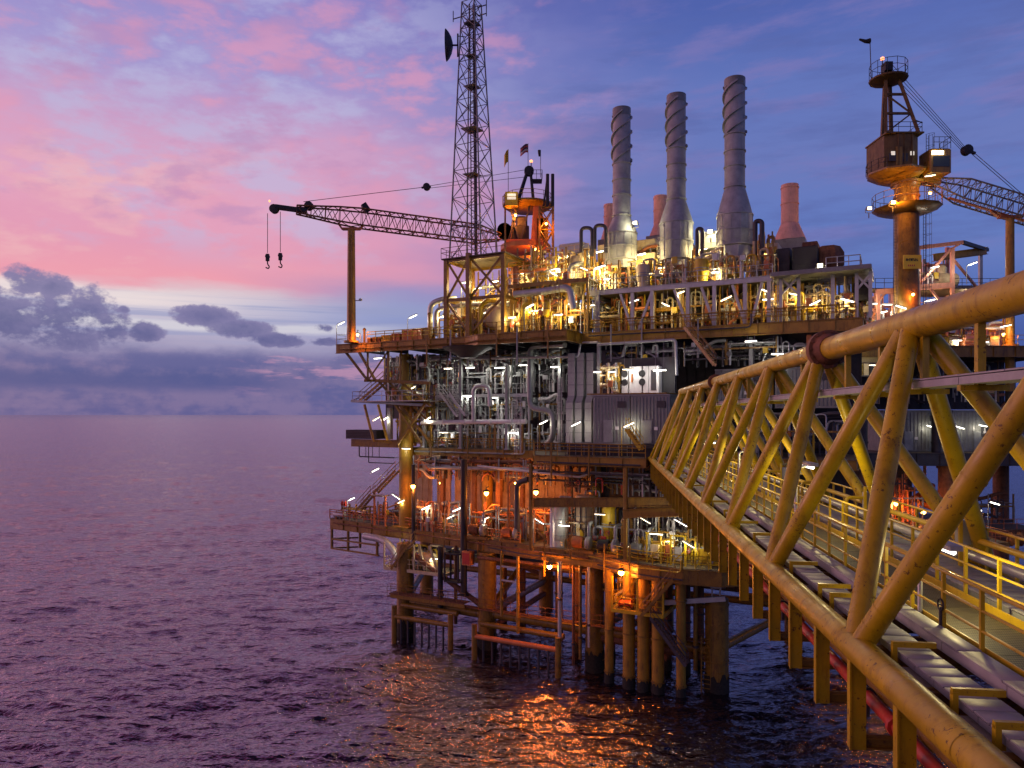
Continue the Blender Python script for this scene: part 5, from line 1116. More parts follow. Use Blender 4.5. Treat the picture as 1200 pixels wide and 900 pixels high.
part('rope_guide', k, M['black'], t); part('tip_light', MB().lathe(tip+d*1.6+Vector((0,0,.55)),[(.05,-.12),(.13,0),(.05,.12)],10), M['beacon'], t)
blk = Vector(W(500,219,84.5))
rope('thin boom rope of the inland crane from the boom head to the floating block', tip-d*2+Vector((0,0,1.0)), blk); rope('upper rope from the floating block to the inland crane head', blk+Vector((.3,0,.1)), Vector((apx.x-.3,cyy,apx.z+.3)), r=.03); rope('lower rope from the floating block to the inland crane head', blk+Vector((.3,0,-.15)), Vector((apx.x-.4,cyy,apx.z-.6)), r=.03)
solo('rope_block','black floating block on the inland crane boom rope','rope block',WF,MB().lathe(blk,[(.15,-.3),(.42,-.22),(.3,0),(.42,.22),(.15,.3)],14,'y').beam(blk-Vector((.6,0,.1)),blk+Vector((.5,0,.05)),.2,.2),M['black'],tuple(blk))
def hook(px, y0, y1, label, ropeon=True):
    Yh = 80.2; a, b = Vector(W(px,y0,Yh)), Vector(W(px,y1,Yh)); t = thing('crane_hook', label, 'hook', WF, tuple(b), 'hooks under the seaward boom')
    if ropeon: part('rope', MB().tube(a,b+Vector((0,0,1.0)),.035,5), M['dark'], t)
    part('block', MB().bbox(b.x-.19,b.x+.19,b.y-.15,b.y+.15,b.z+.1,b.z+.9,.05).tube((b.x,b.y-.2,b.z+.6),(b.x,b.y+.2,b.z+.6),.22,12), M['black'], t); part('hook', MB().pipe([(b.x,b.y,b.z+.1),(b.x,b.y,b.z-.25),(b.x+.22,b.y,b.z-.5),(b.x+.1,b.y,b.z-.75),(b.x-.2,b.y,b.z-.6)],.07,8,bend=.15), M['black'], t)
hook(328.5,248,306,'black hook block hanging on a rope from the boom tip')
hook(313.5,250,307,'small ball hook hanging at the very tip of the boom')
rp = Vector((-18.3,82.6,0)); t = thing('boom_rest','tall orange lit post that carries the resting boom at the seaward corner','boom rest',WF,(rp.x,rp.y,33.2))
part('post', MB().tube((rp.x,rp.y,33.2),(rp.x,rp.y,46.0),.52,18,r2=.42), M['ochre'], t); part('cradle', MB().beam((rp.x-1.0,rp.y,46.15),(rp.x+1.0,rp.y,46.15),.5,.25).beam((rp.x-1.0,rp.y,46.1),(rp.x-1.5,rp.y,46.8),.3,.2).beam((rp.x+1.0,rp.y,46.1),(rp.x+1.4,rp.y,46.7),.3,.2), M['orange'], t)
k = MB()
for dx in (-.16,.16): k.tube((rp.x+dx,rp.y-.6,33.2),(rp.x+dx,rp.y-.55,45.8),.025,5)
for i in range(36): k.tube((rp.x-.16,rp.y-.6,33.4+.34*i),(rp.x+.16,rp.y-.6,33.4+.34*i),.018,5)
part('ladder', k, M['dkochre'], t); part('base_flange', MB().tube((rp.x,rp.y,33.21),(rp.x,rp.y,33.4),.85,18), M['ochre'], t)
part('side_arm', MB().tube((rp.x+.4,rp.y,38.0),(rp.x+1.0,rp.y,38.0),.05,6).lathe((rp.x+1.05,rp.y,38.1),[(.05,-.15),(.2,-.1),(.2,.1),(.05,.15)],10), M['lgrey'], t)
# lattice mast and pedestal steel beside the crane
t = thing('lattice_mast','ochre lattice mast with two black tubes rising above its top','mast',WF,W(643,300,86)); ml, mb2 = MB(), MB(); x0, y0 = W(632,0,86)[0], 85.2; x1 = W(648,0,86)[0]
for x in (x0,x1):
    for y in (y0,y0+1.5): part('leg', MB().beam((x,y,38.6),(x,y,49.5),.2,.2), M['dkochre'], t)
lattice(MB(), mb2, [(x0,y0,38.8),(x1,y0,38.8),(x1,y0+1.5,38.8),(x0,y0+1.5,38.8)], [(x0,y0,49.4),(x1,y0,49.4),(x1,y0+1.5,49.4),(x0,y0+1.5,49.4)], 4, .05, .07); part('bracing', mb2, M['dkochre'], t)
for px in (641.5,647.5): x = W(px,0,86)[0]; part('tube', MB().tube((x,y0+.5,49.5),(x,y0+.5,W(0,205,86)[2]),.2,10), M['black'], t)
part('brace', MB().beam((W(637,0,86)[0],y0+.5,49.5),(W(641,0,86)[0],y0+.5,W(0,209,86)[2]),.2,.2), M['black'], t)
for px in (590,604): pass
solo('service_post','thin ochre post beside the seaward side of the inland crane','post',WF,MB().beam(W(592,310,87),W(592,228,87),.22,.22).beam(W(592,232,87),W(600,240,87),.15,.15),M['dkochre'],W(592,310,87))
# flags and windsock
def flag(px, y0, y1, Yf, fx, fy, w, h, mats, label, nm='flag', cat='flag'):
    a = Vector(W(px,y0,Yf)); b = Vector(W(px,y1,Yf)); t = thing(nm, label, cat, WF, tuple(a), 'flags over the inland crane'); part('pole', MB().tube(a,b,.04,6), M['gwall'], t)
    n = 8; rows = len(mats)
    for r_, mm_ in enumerate(mats):
        k = MB(); vs = []
        for i in range(n+1):
            f = i/n; x = -w*f*.9; y = .25*math.sin(f*7)*f+.05; dz = -h*.35*f*f + .12*math.sin(f*6)
            for th in (-.012,.012):
                for e in (0,1): vs.append((b.x+x, b.y+y+th, b.z-.1-h*(r_+e)/rows+dz))
        fs = []
        for i in range(n):
            o, p = 4*i, 4*i+4; fs += [(o,p,p+1,o+1),(o+3,p+3,p+2,o+2),(o,o+2,p+2,p),(o+1,p+1,p+3,o+3)]
        fs += [(0,1,3,2),(4*n+2,4*n+3,4*n+1,4*n)]
        part('cloth' if rows == 1 else 'cloth_band', k.add(vs,fs), mm_, t)
    return t
flag(595.6,225,175,88,0,0,.55,1.5,[M['flagy']],'plain yellow flag hanging on the pole next to the radio tower'); flag(618.8,200,168,89,0,0,1.05,1.05,[M['flagd'],M['flagr'],M['flagd'],M['flagw'],M['flagr']],'dark striped flag flying over the inland crane head')
a, b = Vector(W(633.5,208,88.5)), Vector(W(633.5,176,88.5)); t = thing('windsock','small dark furled sock on a thin pole beside the inland crane head','windsock',WF,tuple(a)); part('pole', MB().tube(a,b,.04,6), M['gwall'], t); part('sock', MB().lathe(b-Vector((.15,0,.75)),[(.1,0),(.16,.3),(.2,.7),(.18,.75)],10), M['black'], t)
a = Vector(W(622.5,197,89)); t = thing('beacon','red obstruction light on the inland crane head','beacon',WF,tuple(a)); b = Vector(W(622.5,190,89)); part('stem', MB().tube(a,b,.06,6), M['dark'], t); part('lens', MB().lathe(b+Vector((0,0,.1)),[(.08,-.15),(.2,-.08),(.2,.1),(.08,.18)],12), M['beacon'], t)
t = thing('crane_cabin','yellow lit cabin on the seaward rim of the inland crane platform','cabin',WF,W(598,240,86.5)); a, b = W(592,242,86.5), W(607,226,86.5); wl_ = part('walls', MB().bbox(a[0],b[0],86,87.4,a[2],b[2],.04), M['yellow'], t); part('window', MB().box(a[0]+.25,b[0]-.25,85.96,85.998,a[2]+.7,b[2]-.25), M['window'], wl_); part('railing', MB().tube((a[0]-.3,85.8,a[2]+1),(b[0],85.8,a[2]+1),.035,6).tube((a[0]-.3,85.8,a[2]),(a[0]-.3,85.8,a[2]+1),.035,6), M['yellow'], t); lamp_light(t, WF, ((a[0]+b[0])/2,85.2,b[2]), (1,.75,.3), 15)
# crates and boxes along the seaward edge of the top deck
def crate(px0, px1, y0, v, m, label, nm='crate', cat='crate', dep=1.4, lid=None):
    u0, u1 = U(px0,v), U(px1,v); z1 = Z(px0,y0,v); t = thing(nm, label, cat, PF, (u0,v,33.22), 'boxes along the seaward edge of the top deck'); part('body', MB().bbox(u0,u1,v,v+dep,33.22,z1-.1,.03), m, t); part('lid', MB().bbox(u0-.04,u1+.04,v-.04,v+dep+.04,z1-.098,z1,.02), lid or m, t); k = MB(); n = max(1,int((u1-u0)/.5))
    for i in range(n+1): k.box(u0+(u1-u0-.06)*i/n,u0+(u1-u0-.06)*i/n+.06,v-.05,v-.003,33.25,z1-.12)
    part('battens', k, m, t, kind='stuff'); return t
crate(431,434.5,396,.6,M['rust'],'small rusty drum box beside the boom rest'); crate(437,446,395,.6,M['rust'],'dark rusty crate near the boom rest'); crate(447,458,393,.5,M['yellow'],'yellow lit crate along the seaward edge'); crate(459,468,391,.5,M['orange'],'low orange crate beside the yellow one'); crate(471,482,387,.6,M['orange'],'tall orange red box past the pole lamp'); crate(483,495,385,.8,M['orange'],'orange red bin with a pale lid',lid=M['cream']); crate(496,502,384,.8,M['dkochre'],'brown box next to the silver pipe bends')
for i,(px,lab) in enumerate(((427,'short ochre bollard beside the boom rest'),(503,'slim ochre standpipe next to the silver pipe bends'))): u = U(px,.6); solo('standpipe',lab,'standpipe',PF,MB().lathe((u,.6,33.2),[(.25,0),(.25,.1),(.14,.12),(.14,1.5+i*1.2),(.2,1.5+i*1.2),(.2,1.65+i*1.2),(.05,1.8+i*1.2)],12),M['ochre'],(u,.6,33.2))
# ================================================================ crane wing (world frame): deck, second crane, coral gantry, wall units, lower landing
def wdeck(nm, label, x0, x1, y0, y1, zt, zb, m, rail=None):
    t = thing(nm, label, 'deck', WF, (x0,y0,zt)); part('deck_plate', MB().box(x0,x1,y0,y1,zt-.06,zt), M['grating'], t)
    for a, b in (((x0,y0),(x1,y0)),((x1,y0),(x1,y1))): deck_edge(t, [a,b], zb, zt-.065, m, 2.4)
    k = MB(); x = x0+2
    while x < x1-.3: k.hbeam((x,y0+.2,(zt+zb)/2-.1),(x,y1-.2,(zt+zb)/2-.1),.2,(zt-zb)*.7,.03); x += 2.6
    part('cross_beams', k, M['dark'], t, kind='stuff')
    if rail: rail_part(t,[(x0,y0+.05,zt),(x1,y0+.05,zt)],M[rail],sp=1.4)
    return t
wdeck('wing_deck','dark upper deck of the crane wing behind the bridge chord',34,57,75.5,96,32.2,31.0,M['dkochre'],'yellow')
wdeck('wing_deck','lower deck of the crane wing below the long grey wall units',36,66,78,96,20.9,19.5,M['dark'],None)
def wcolumn(x, y, z0, z1, w, m, lab): t = thing('wing_column', lab, 'column', WF, (x,y,z0), 'columns of the crane wing'); part('shaft', MB().tube((x,y,z0),(x,y,z1),w,16), m, t); k = MB(); k.tube((x,y,z0+1),(x,y,z0+1.2),w*1.15,16); k.tube((x,y,z1-.3),(x,y,z1-.01),w*1.2,16); part('collars', k, m, t, kind='stuff')
for x, lab in ((38,'dark column of the crane wing behind the middle bridge diagonals'),(46,'dark column of the crane wing behind the paired diagonals'),(54,'dark column of the crane wing under the boom rest')): wcolumn(x,78.6,20.9,31,.5,M['dark'],lab)
for x, y, lab in ((38,80,'thick sea leg of the crane wing beside the platform'),(48,80,'thick sea leg of the crane wing behind the lifeboat'),(50,93,'rear sea leg of the crane wing'),(62,92,'outermost sea leg of the crane wing')): wcolumn(x,y,-4,19.4,.9,M['rust'],lab)
for i,(x0,x1,lab) in enumerate([(41,48.4,'long pale grey wall unit with a strip lamp, first along the crane wing'),(48.6,56.2,'long pale grey wall unit with three small lamps, second along the crane wing'),(56.4,64,'long pale grey wall unit at the open end of the crane wing')]):
    container(lab,0,0,80,20.95,25.4,6,M['gwall'],'long wall units of the crane wing',F=WF,uu=(x0,x1),pitch=.4)
t = thing('safety_sign','small dark notice board with a pale emblem on the grey wall unit','sign',WF,(52,79.9,23)); a, b = W(1150,512,79.85), W(1158,500,79.85); part('board', MB().box(a[0],b[0],79.84,79.9,a[2],b[2]), M['dark'], t); part('emblem', MB().lathe(((a[0]+b[0])/2,79.8,(a[2]+b[2])/2),[(.16,0),(.16,.03)],14,'y').box((a[0]+b[0])/2-.07,(a[0]+b[0])/2+.07,79.8,79.835,(a[2]+b[2])/2+.1,b[2]-.15), M['white'], t)
for i,(x0,x1,z0,z1,lab) in enumerate([(35,41,26.2,31,'dark pipework between the decks of the crane wing next to the platform'),(41,47,26.2,31,'dark pipework between the decks of the crane wing behind the paired diagonals'),(47,53,26.4,31,'dark pipework between the decks of the crane wing under the boom rest')]): pipe_bay(lab,WF,x0,x1,78.6,81.5,z0,z1,['grey','dark','lgrey','cream'],600+i,'pipework between the decks of the crane wing',3,9,.4)
for i,(x0,x1,lab) in enumerate([(36,40.5,'coral pipework on the crane wing beside the shelter roof'),(43.8,48,'coral pipework below the coral gantry'),(48.2,52.5,'orange and yellow pipework between the coral gantry and the boom rest')]): pipe_bay(lab,WF,x0,x1,77,80,32.25,36.0,['coral','coral','orange','yellow','lgrey'],620+i,'coral pipework on the crane wing',3,9,.8)
# second crane
Yc = 78.; cx, cyy = W(1062.5,0,Yc)[0], Yc; zf = lambda py: W(0,py,Yc)[2]
t = thing('tower_crane','tall ochre pedestal crane with a lit cab, its boom lying on the orange post','crane',WF,(cx,cyy,32.2))
part('pedestal', MB().lathe((cx,cyy,0),[(1.3,32.2),(1.22,36),(1.2,zf(222)),(1.35,zf(219)),(1.35,zf(216))],28), M['dkochre'], t)
k = MB(); k.tube((cx,cyy,zf(217)),(cx,cyy,zf(214)),1.6,28); k.tube((cx,cyy,zf(232)),(cx,cyy,zf(230)),1.3,28); part('slewing_ring', k, M['dkochre'], t)
part('collar_platform', MB().lathe((cx,cyy,zf(250)),[(1.3,-.1),(2.4,.0),(3.3,.38),(3.4,.5)],12), M['dkochre'], t)
pts = [(cx+3.35*math.cos(2*math.pi*i/16),cyy+3.35*math.sin(2*math.pi*i/16),zf(250)+.5) for i in range(17)]; rail_part(t, pts, M['ochre'], sp=1.3, h=1.5)
hx0, hx1 = W(1026,0,Yc)[0], W(1067,0,Yc)[0]; hz0, hz1 = zf(203), zf(166)
part('turntable', MB().lathe((cx-1.1,cyy,0),[(1.5,zf(214)),(1.9,zf(212.5)),(3.0,zf(205)),(3.0,hz0)],8), M['dkochre'], t)
hs_ = part('machinery_house', MB().prism([(hx0,cyy-1.8),(hx0+1.2,cyy-2.3),(hx1-1.0,cyy-2.3),(hx1,cyy-1.4),(hx1,cyy+2),(hx0,cyy+2)],hz0+.01,hz1), M['dirty'], t)
k = MB()
for x in (hx0+1.25,(hx0+hx1)/2,hx1-1.1): k.box(x-.06,x+.06,cyy-2.4,cyy-2.303,hz0+.05,hz1-.05)
k.box(hx0-.1,hx1+.1,cyy-2.45,cyy+2.1,hz1+.002,hz1+.15); part('house_trim', k, M['dirty'], hs_)
for px, py in ((1047,179),(1069.5,179)): x = W(px,0,75.6)[0]; part('window', MB().box(x-.2,x+.2,cyy-2.36,cyy-2.305,W(0,py+2.5,75.6)[2],W(0,py-2,75.6)[2]), M['window'], hs_)
for x in (hx0+.5,hx1-2.0): part('louvre', MB().box(x-.25,x+.45,cyy-2.35,cyy-2.304,hz0+.5,hz0+1.3), M['dark'], hs_)
part('door', MB().box((hx0+hx1)/2-.9,(hx0+hx1)/2-.25,cyy-2.36,cyy-2.306,hz0+.1,hz0+2.0), M['ochre'], hs_)
pts = [(hx0+.1,cyy-2.2,hz1+.15),(hx1,cyy-2.2,hz1+.15),(hx1,cyy+1.9,hz1+.15)]; rail_part(t, pts, M['dark'], sp=1.1)
pts = [(cx-1.1+2.95*math.cos(a),cyy+2.95*math.sin(a),hz0) for a in [math.pi*(.75+i*.5/5) for i in range(6)]]; rail_part(t, pts, M['dark'], sp=1)
tx, tz = W(1041,0,Yc)[0], zf(94)
for a, b in (((hx0+.15,-1.9),(-.6,-.6)),((hx1-.15,-1.9),(.75,-.6)),((hx0+1.5,1.6),(-.05,.6)),((hx1-1.2,1.6),(.45,.6))):
    part('a_frame_leg', MB().beam((a[0],cyy+a[1],hz1+.1),(tx+b[0],cyy+b[1],tz),.33,.33), M['dirty'], t)
def fl(sd, f): return Vector(((hx0+.15)*(1-f)+(tx-.6)*f if sd<0 else (hx1-.15)*(1-f)+(tx+.75)*f, cyy-1.9+1.3*f, hz1+.1+(tz-hz1-.1)*f))
for f in (.36,.7): part('a_frame_tie', MB().beam(fl(-1,f),fl(1,f),.22,.22), M['dirty'], t)
for (sa_,fa),(sb2,fb) in (((-1,.02),(1,.36)),((1,.36),(-1,.7))): part('a_frame_tie', MB().beam(fl(sa_,fa),fl(sb2,fb),.14,.14), M['dirty'], t)
part('head_platform', MB().lathe((tx,cyy,tz),[(1.0,-.35),(1.9,-.05),(1.95,.1)],14), M['dirty'], t); pts = [(tx+1.85*math.cos(2*math.pi*i/12),cyy+1.85*math.sin(2*math.pi*i/12),tz+.1) for i in range(13)]; rail_part(t, pts, M['dark'], sp=1, h=1.6)
part('sheave_head', MB().box(tx-.55,tx+.25,cyy-.5,cyy+.5,tz+.9,tz+1.8).beam((tx-.3,cyy,tz),(tx-.3,cyy,tz+1),.4,.4).beam((tx+.5,cyy,tz),(tx+.1,cyy,tz+1.2),.35,.35), M['black'], t)
a, b = W(1083,206,76.5), W(1108,178,76.5); cb_ = part('operator_cab', MB().bbox(a[0],b[0],75.4,77.6,a[2],b[2],.12), M['dkochre'], t)
part('cab_lamp', MB().box(a[0]+.15,a[0]+1.35,75.28,75.39,b[2]-.7,b[2]-.3), M['flood'], cb_); part('cab_glass', MB().box(a[0]+.3,b[0]-.25,75.36,75.397,a[2]+.6,b[2]-.8).box(b[0]+.002,b[0]+.03,75.7,77.3,a[2]+.7,b[2]-.4), M['glass'], cb_)
rail_part(t,[(a[0]+.4,75.5,b[2]+.01),(b[0]-.05,75.5,b[2]+.01),(b[0]-.05,77.4,b[2]+.01)],M['dark'],sp=.7,h=1.2)
lamp_light(t, WF, (a[0]+.6,74.6,b[2]-.3), (1,.85,.5), 30); part('cab_bracket', MB().beam((hx1-.2,cyy-1,hz0+.3),(b[0]-.3,cyy-1.2,a[2]-.2),.5,.4), M['dkochre'], t)
root, mid_, tip = Vector(W(1094,214,78)), Vector(W(1183,241,77)), None
d = (mid_-root); tip = root+d*3.2; boom(t, WF, root, tip, 2.2, 2.1, 26, M['gwall'], .2)
part('boom_foot', MB().beam(W(1074,211,78),root+d*.06,1.2,.5), M['dkochre'], t)
part('boom_walkway', MB().beam(root+d*.2-Vector((0,0,1.15)),root+d*1.6-Vector((0,0,1.1)),.5,.1), M['orange'], t)
top = Vector((tx+.2,cyy,tz+1.0)); blk = Vector(W(1133,176,78))
for i,(dz,lab) in enumerate(((.35,'uppermost of the slanting ropes from the tall crane head to the black block'),(.1,'second of the slanting ropes from the tall crane head to the black block'),(-.15,'third of the slanting ropes from the tall crane head to the black block'),(-.4,'lowest of the slanting ropes from the tall crane head to the black block'))): rope(lab, top+Vector((.2,0,dz*2)), blk+Vector((-.2,0,dz)), r=.03, group='ropes of the tall crane')
solo('rope_block','black block hanging in the ropes of the tall crane','rope block',WF,MB().lathe(blk,[(.2,-.4),(.55,-.3),(.4,0),(.55,.3),(.2,.4)],14,'y').beam(blk,blk+Vector((.9,0,-.35)),.25,.25),M['black'],tuple(blk))
for q,lab in ((.15,'upper rope from the black block down to the tall crane boom'),(-.2,'lower rope from the black block down to the tall crane boom')): rope(lab, blk+Vector((.3,0,q)), root+d*1.25+Vector((0,0,1.1+q)), r=.035, group='ropes of the tall crane')
pr = Vector(W(1183.5,0,77)); t = thing('boom_rest','orange lit post carrying the boom of the tall crane at the frame edge','boom rest',WF,(pr.x,77,32.2)); z1 = W(0,256,77)[2]
part('post', MB().tube((pr.x,77,27.5),(pr.x,77,z1),.46,18,r2=.4), M['ochre'], t); part('cradle', MB().beam((pr.x-1.2,77,z1+.15),(pr.x+1.2,77,z1+.15),.6,.3).beam((pr.x-1.2,77,z1+.2),(pr.x-2.0,77,z1+.8),.4,.22).beam((pr.x+1.2,77,z1+.2),(pr.x+2.0,77,z1+.8),.4,.22), M['orange'], t); part('base_flange', MB().tube((pr.x,77,32.21),(pr.x,77,32.45),.8,18), M['ochre'], t)
ladder(WF,(cx+1.75,cyy-.3,33),(cx+1.75,cyy-.3,zf(252)),'dark cage ladder climbing the tall crane pedestal on the gantry side',out=(.6,-1,0),m='dark'); ladder(WF,(cx+2.0,cyy-.4,zf(250)+.6),(cx+2.0,cyy-.4,zf(160)),'dark cage ladder between the collar platform and the roof of the tall crane',out=(.6,-1,0),m='dark')
k = MB(); 
for dx in (-.18,.18): k.tube((cx-1.5+dx,cyy-.5,33),(cx-1.5+dx,cyy-.5,zf(252)),.03,5)
for i in range(44): k.tube((cx-1.68,cyy-.5,33.2+.32*i),(cx-1.32,cyy-.5,33.2+.32*i),.018,5)
solo('service_ladder','thin dark ladder on the stack side of the tall crane pedestal','ladder',WF,k,M['dark'],(cx-1.5,cyy-.5,33))
t = thing('crane_sign','yellow notice board with two lines of small lettering on the tall crane pedestal','sign',WF,(cx,cyy-1.4,42)); a, b = W(1058,315,76.4), W(1079.5,299,76.4)
part('board', MB().bbox(a[0],b[0],76.3,76.38,a[2],b[2],.01), M['signboard'], t); k = MB(); R = random.Random(3); x = a[0]+.28
for i in range(8):
    w = R.uniform(.09,.15); k.box(x,x+w*.4,76.27,76.299,b[2]-.62,b[2]-.36); k.box(x+w*.4,x+w,76.27,76.299,b[2]-.62+R.choice((0,.16)),b[2]-.52+R.choice((0,.16))); x += w+.035
part('lettering', k, M['black'], t); k = MB(); x = a[0]+.5
for i in range(4): k.box(x,x+.1,76.27,76.299,a[2]+.25,a[2]+.42); x += .2
part('lettering', k, M['red'], t)
a = Vector(W(1034,78,78)); t = thing('beacon','red obstruction light on the tall crane head','beacon',WF,tuple(a)); b = Vector(W(1034,69,78)); part('stem', MB().tube(a,b,.06,6), M['dark'], t); part('lens', MB().lathe(b,[(.08,-.15),(.2,-.08),(.2,.12),(.08,.2)],12), M['beacon'], t)
a, b = Vector(W(1021,94,78)), Vector(W(1019.5,48,78)); t = thing('windsock','dark windsock streaming from a thin pole at the tall crane head','windsock',WF,tuple(a)); part('pole', MB().tube(a,b,.045,6), M['dark'], t); k = MB().tube(b,b+Vector((-.45,0,-.05)),.28,12,r2=.2); k.tube(b+Vector((-.45,0,-.05)),b+Vector((-1.15,0,.18)),.2,12,r2=.1); part('sock', k, M['black'], t)
k = MB().tube(W(1068,139,77),W(1081,144,77),.06,6); solo('jib_arm','short dark arm sticking out of the tall crane frame','arm',WF,k,M['dark'],W(1068,139,77))
# coral gantry
Yg = 84.; t = thing('coral_gantry','coral painted steel gantry with a crane beam behind the tall crane','gantry',WF,W(1115,370,Yg)); g = lambda px, py, dy=0: Vector(W(px,py,Yg+dy)); C = M['coral']
for p, dy in ((1076,0),(1116,0),(1149,5),(1110,5)): a = g(p,290 if p<1140 else 296,dy); part('post', MB().beam((a.x,a.y,32.2),(a.x,a.y,a.z),.36,.36), C if p<1140 else M['lgrey'], t)
part('top_beam', MB().beam(g(1072,291),g(1128,284),.4,.4), C, t); part('top_beam', MB().beam(g(1128,284),g(1157,293,6),.4,.4), M['dark'], t); part('crane_beam', MB().hbeam(g(1094,302,2),g(1156,294,5),.5,.9,.06), M['ochre'], t)
part('mid_beam', MB().beam(g(1076,337),g(1118,334),.4,.62), C, t); part('brace', MB().beam(g(1080,330),g(1115,291),.26,.26), C, t); part('brace', MB().beam(g(1116,291),g(1128,284),.2,.2), C, t); part('brace', MB().beam(g(1108,362),g(1090,338),.22,.22), C, t); part('brace', MB().beam(g(1118,305,1),g(1144,336,4),.24,.24), C, t)
a, b = g(1076,331), g(1160,331,3); part('mid_floor', MB().box(a.x,b.x-.5,Yg+.3,Yg+6,39.6,39.75), M['grating'], t); rail_part(t,[(g(1119,0).x,Yg+.4,39.75),(b.x-.6,Yg+.4,39.75)],M['dark'],sp=1.2)
t = thing('coral_portal','small coral portal frame between the shelter roof and the tall crane','gantry',WF,W(1038,370,80)); h = lambda px, py: Vector(W(px,py,80))
for px in (1029,1047): a = h(px,342); part('post', MB().beam((a.x,80,32.2),(a.x,80,a.z),.34,.34), C, t)
part('beam', MB().beam(h(1027,342),h(1049,341),.4,.55), C, t); part('brace', MB().beam(h(1030,352),h(1038,343),.2,.2), C, t); part('floor', MB().box(h(1024,0).x,h(1050,0).x,80.3,83,h(0,338).z,h(0,337).z), M['grating'], t); rail_part(t,[(h(1028,0).x,80.4,h(0,337).z),(h(1049,0).x,80.4,h(0,337).z)],M['dark'],sp=1.0)
c = g(1092,325,2); t = thing('separator_vessel','cream separator vessel on the coral gantry','vessel',WF,(c.x,c.y,39.8)); part('shell', MB().lathe((c.x+.2,c.y,40.9),[(.3,0),(.8,.15),(.9,.4),(.9,2.4),(.8,2.6),(.3,2.75)],20,'x'), M['cream'], t); part('dome', MB().lathe((c.x+1.2,c.y,41.7),[(.5,0),(.5,.7),(.35,.95),(.1,1.05)],16), M['cream'], t)
for dx in (.5,2.2): part('saddle', MB().box(c.x+dx,c.x+dx+.3,c.y-.7,c.y+.7,39.77,40.3), M['dark'], t)
pipe_bay('cream and grey pipework next to the separator on the coral gantry',WF,g(1096,0).x,g(1118,0).x,Yg+1.2,Yg+3,39.8,42.4,['cream','lgrey','white'],640,None,3,7,.0)
c = g(1104,352,2); t = thing('round_tank','coral round ended tank below the coral gantry floor','tank',WF,(c.x,c.y,34)); part('shell', MB().lathe((c.x,c.y-.4,36.5),[(.3,-.3),(1.1,-.15),(1.6,.2),(1.6,4)],24,'y'), C, t); part('saddle', MB().box(c.x-1.2,c.x+1.2,c.y+.3,c.y+.8,32.2,35.5), C, t)
# lower landing, lifeboat
t = thing('lower_landing','small rusty railed landing low over the water beyond the bridge','landing',WF,W(1150,636,70)); x0, x1 = W(1138,0,70)[0], W(1182,0,70)[0]; zl = W(0,636,70)[2]
part('grating', MB().box(x0-4,x1,70,76,zl-.1,zl), M['grating'], t); part('rim', MB().beam((x0-4,70,zl-.2),(x1,70,zl-.2),.2,.45).beam((x1,70,zl-.2),(x1,76,zl-.2),.2,.45), M['dkochre'], t); rail_part(t,[(x0-4,70,zl),(x1,70,zl),(x1,76,zl)],M['orange'],sp=1.2)
for x in (x0-3,x1-.5): part('leg', MB().tube((x,73,-3),(x,73,zl-.1),.3,12), M['rust'], t)
pipe_bay('orange and grey pipework on the small landing low over the water',WF,x0-2,x1-1.2,71.5,73.5,zl,zl+2.6,['orange','dkochre','lgrey'],650,None,2,6,0)
k = MB().pipe([W(1180,634,71),W(1191,630,71),W(1200,624,71)],.3,10); solo('hose_reel','dark round hose drum at the outer edge of the small landing','drum',WF,MB().lathe(W(1190,632,71.5),[(.2,-.5),(.7,-.45),(.5,-.3),(.5,.3),(.7,.45),(.2,.5)],16,'x'),M['rust'],W(1190,632,71.5))
lx, lz = W(1098,583,84)[0], W(0,588,84)[2]; t = thing('lifeboat','orange enclosed lifeboat hung in its davits below the crane wing','lifeboat',WF,(lx,84,lz)); vs, fs, n, m = [], [], 12, 14
for i in range(n+1):
    f = i/n; s = math.sin(math.pi*min(max(f*.94+.03,0),1))**.45; yy = 80+8*f
    for j in range(m):
        a = 2*math.pi*j/m; vs.append((lx+1.35*s*math.cos(a), yy, lz+(1.35 if math.sin(a)>0 else 1.1)*s*math.sin(a)))
for i in range(n):
    for j in range(m): fs.append((i*m+j,i*m+(j+1)%m,(i+1)*m+(j+1)%m,(i+1)*m+j))
fs += [tuple(range(m-1,-1,-1)),tuple(n*m+j for j in range(m))]
part('hull', MB().add(vs,fs), M['hull'], t); part('cockpit', MB().bbox(lx-.6,lx+.6,85.2,87,lz+1.2,lz+2.0,.15), M['hull'], t); part('fender_strip', MB().tube((lx-1.38,81,lz),(lx-1.38,87,lz),.1,8).tube((lx+1.38,81,lz),(lx+1.38,87,lz),.1,8), M['dark'], t); part('hatch', MB().box(lx-.35,lx+.35,80.02,80.2,lz-.1,lz+.5), M['white'], t)
for y in (81.5,86.5): part('davit', MB().beam((lx,y,19.4),(lx,y,lz+1.6),.25,.25), M['dkochre'], t)
for i,(px,py) in enumerate(((1094,598),(1112,600))): pass
# ================================================================ lamps
def SL(px, py, v, label, d=(1,0,0), power=110, mount='hang', L=1.25, base=None, group='strip lamps', drop=.5, m='grey', col=WARM):
    c = P(px,py,v)
    if mount == 'pole':
        dd = Vector(d).normalized(); a = c-dd*(L/2); b = (a.x-.12*(1 if d[0]>0 else -1), v, base)
        return strip_lamp(PF, c, label, d, L, power, 'pole', b, m, group, col)
    return strip_lamp(PF, c, label, d, L, power, mount, None, m, group, col, drop)
T = (1,0,.45); T2 = (1,0,-.5)
G = 'pole lamps with slanted tubes'
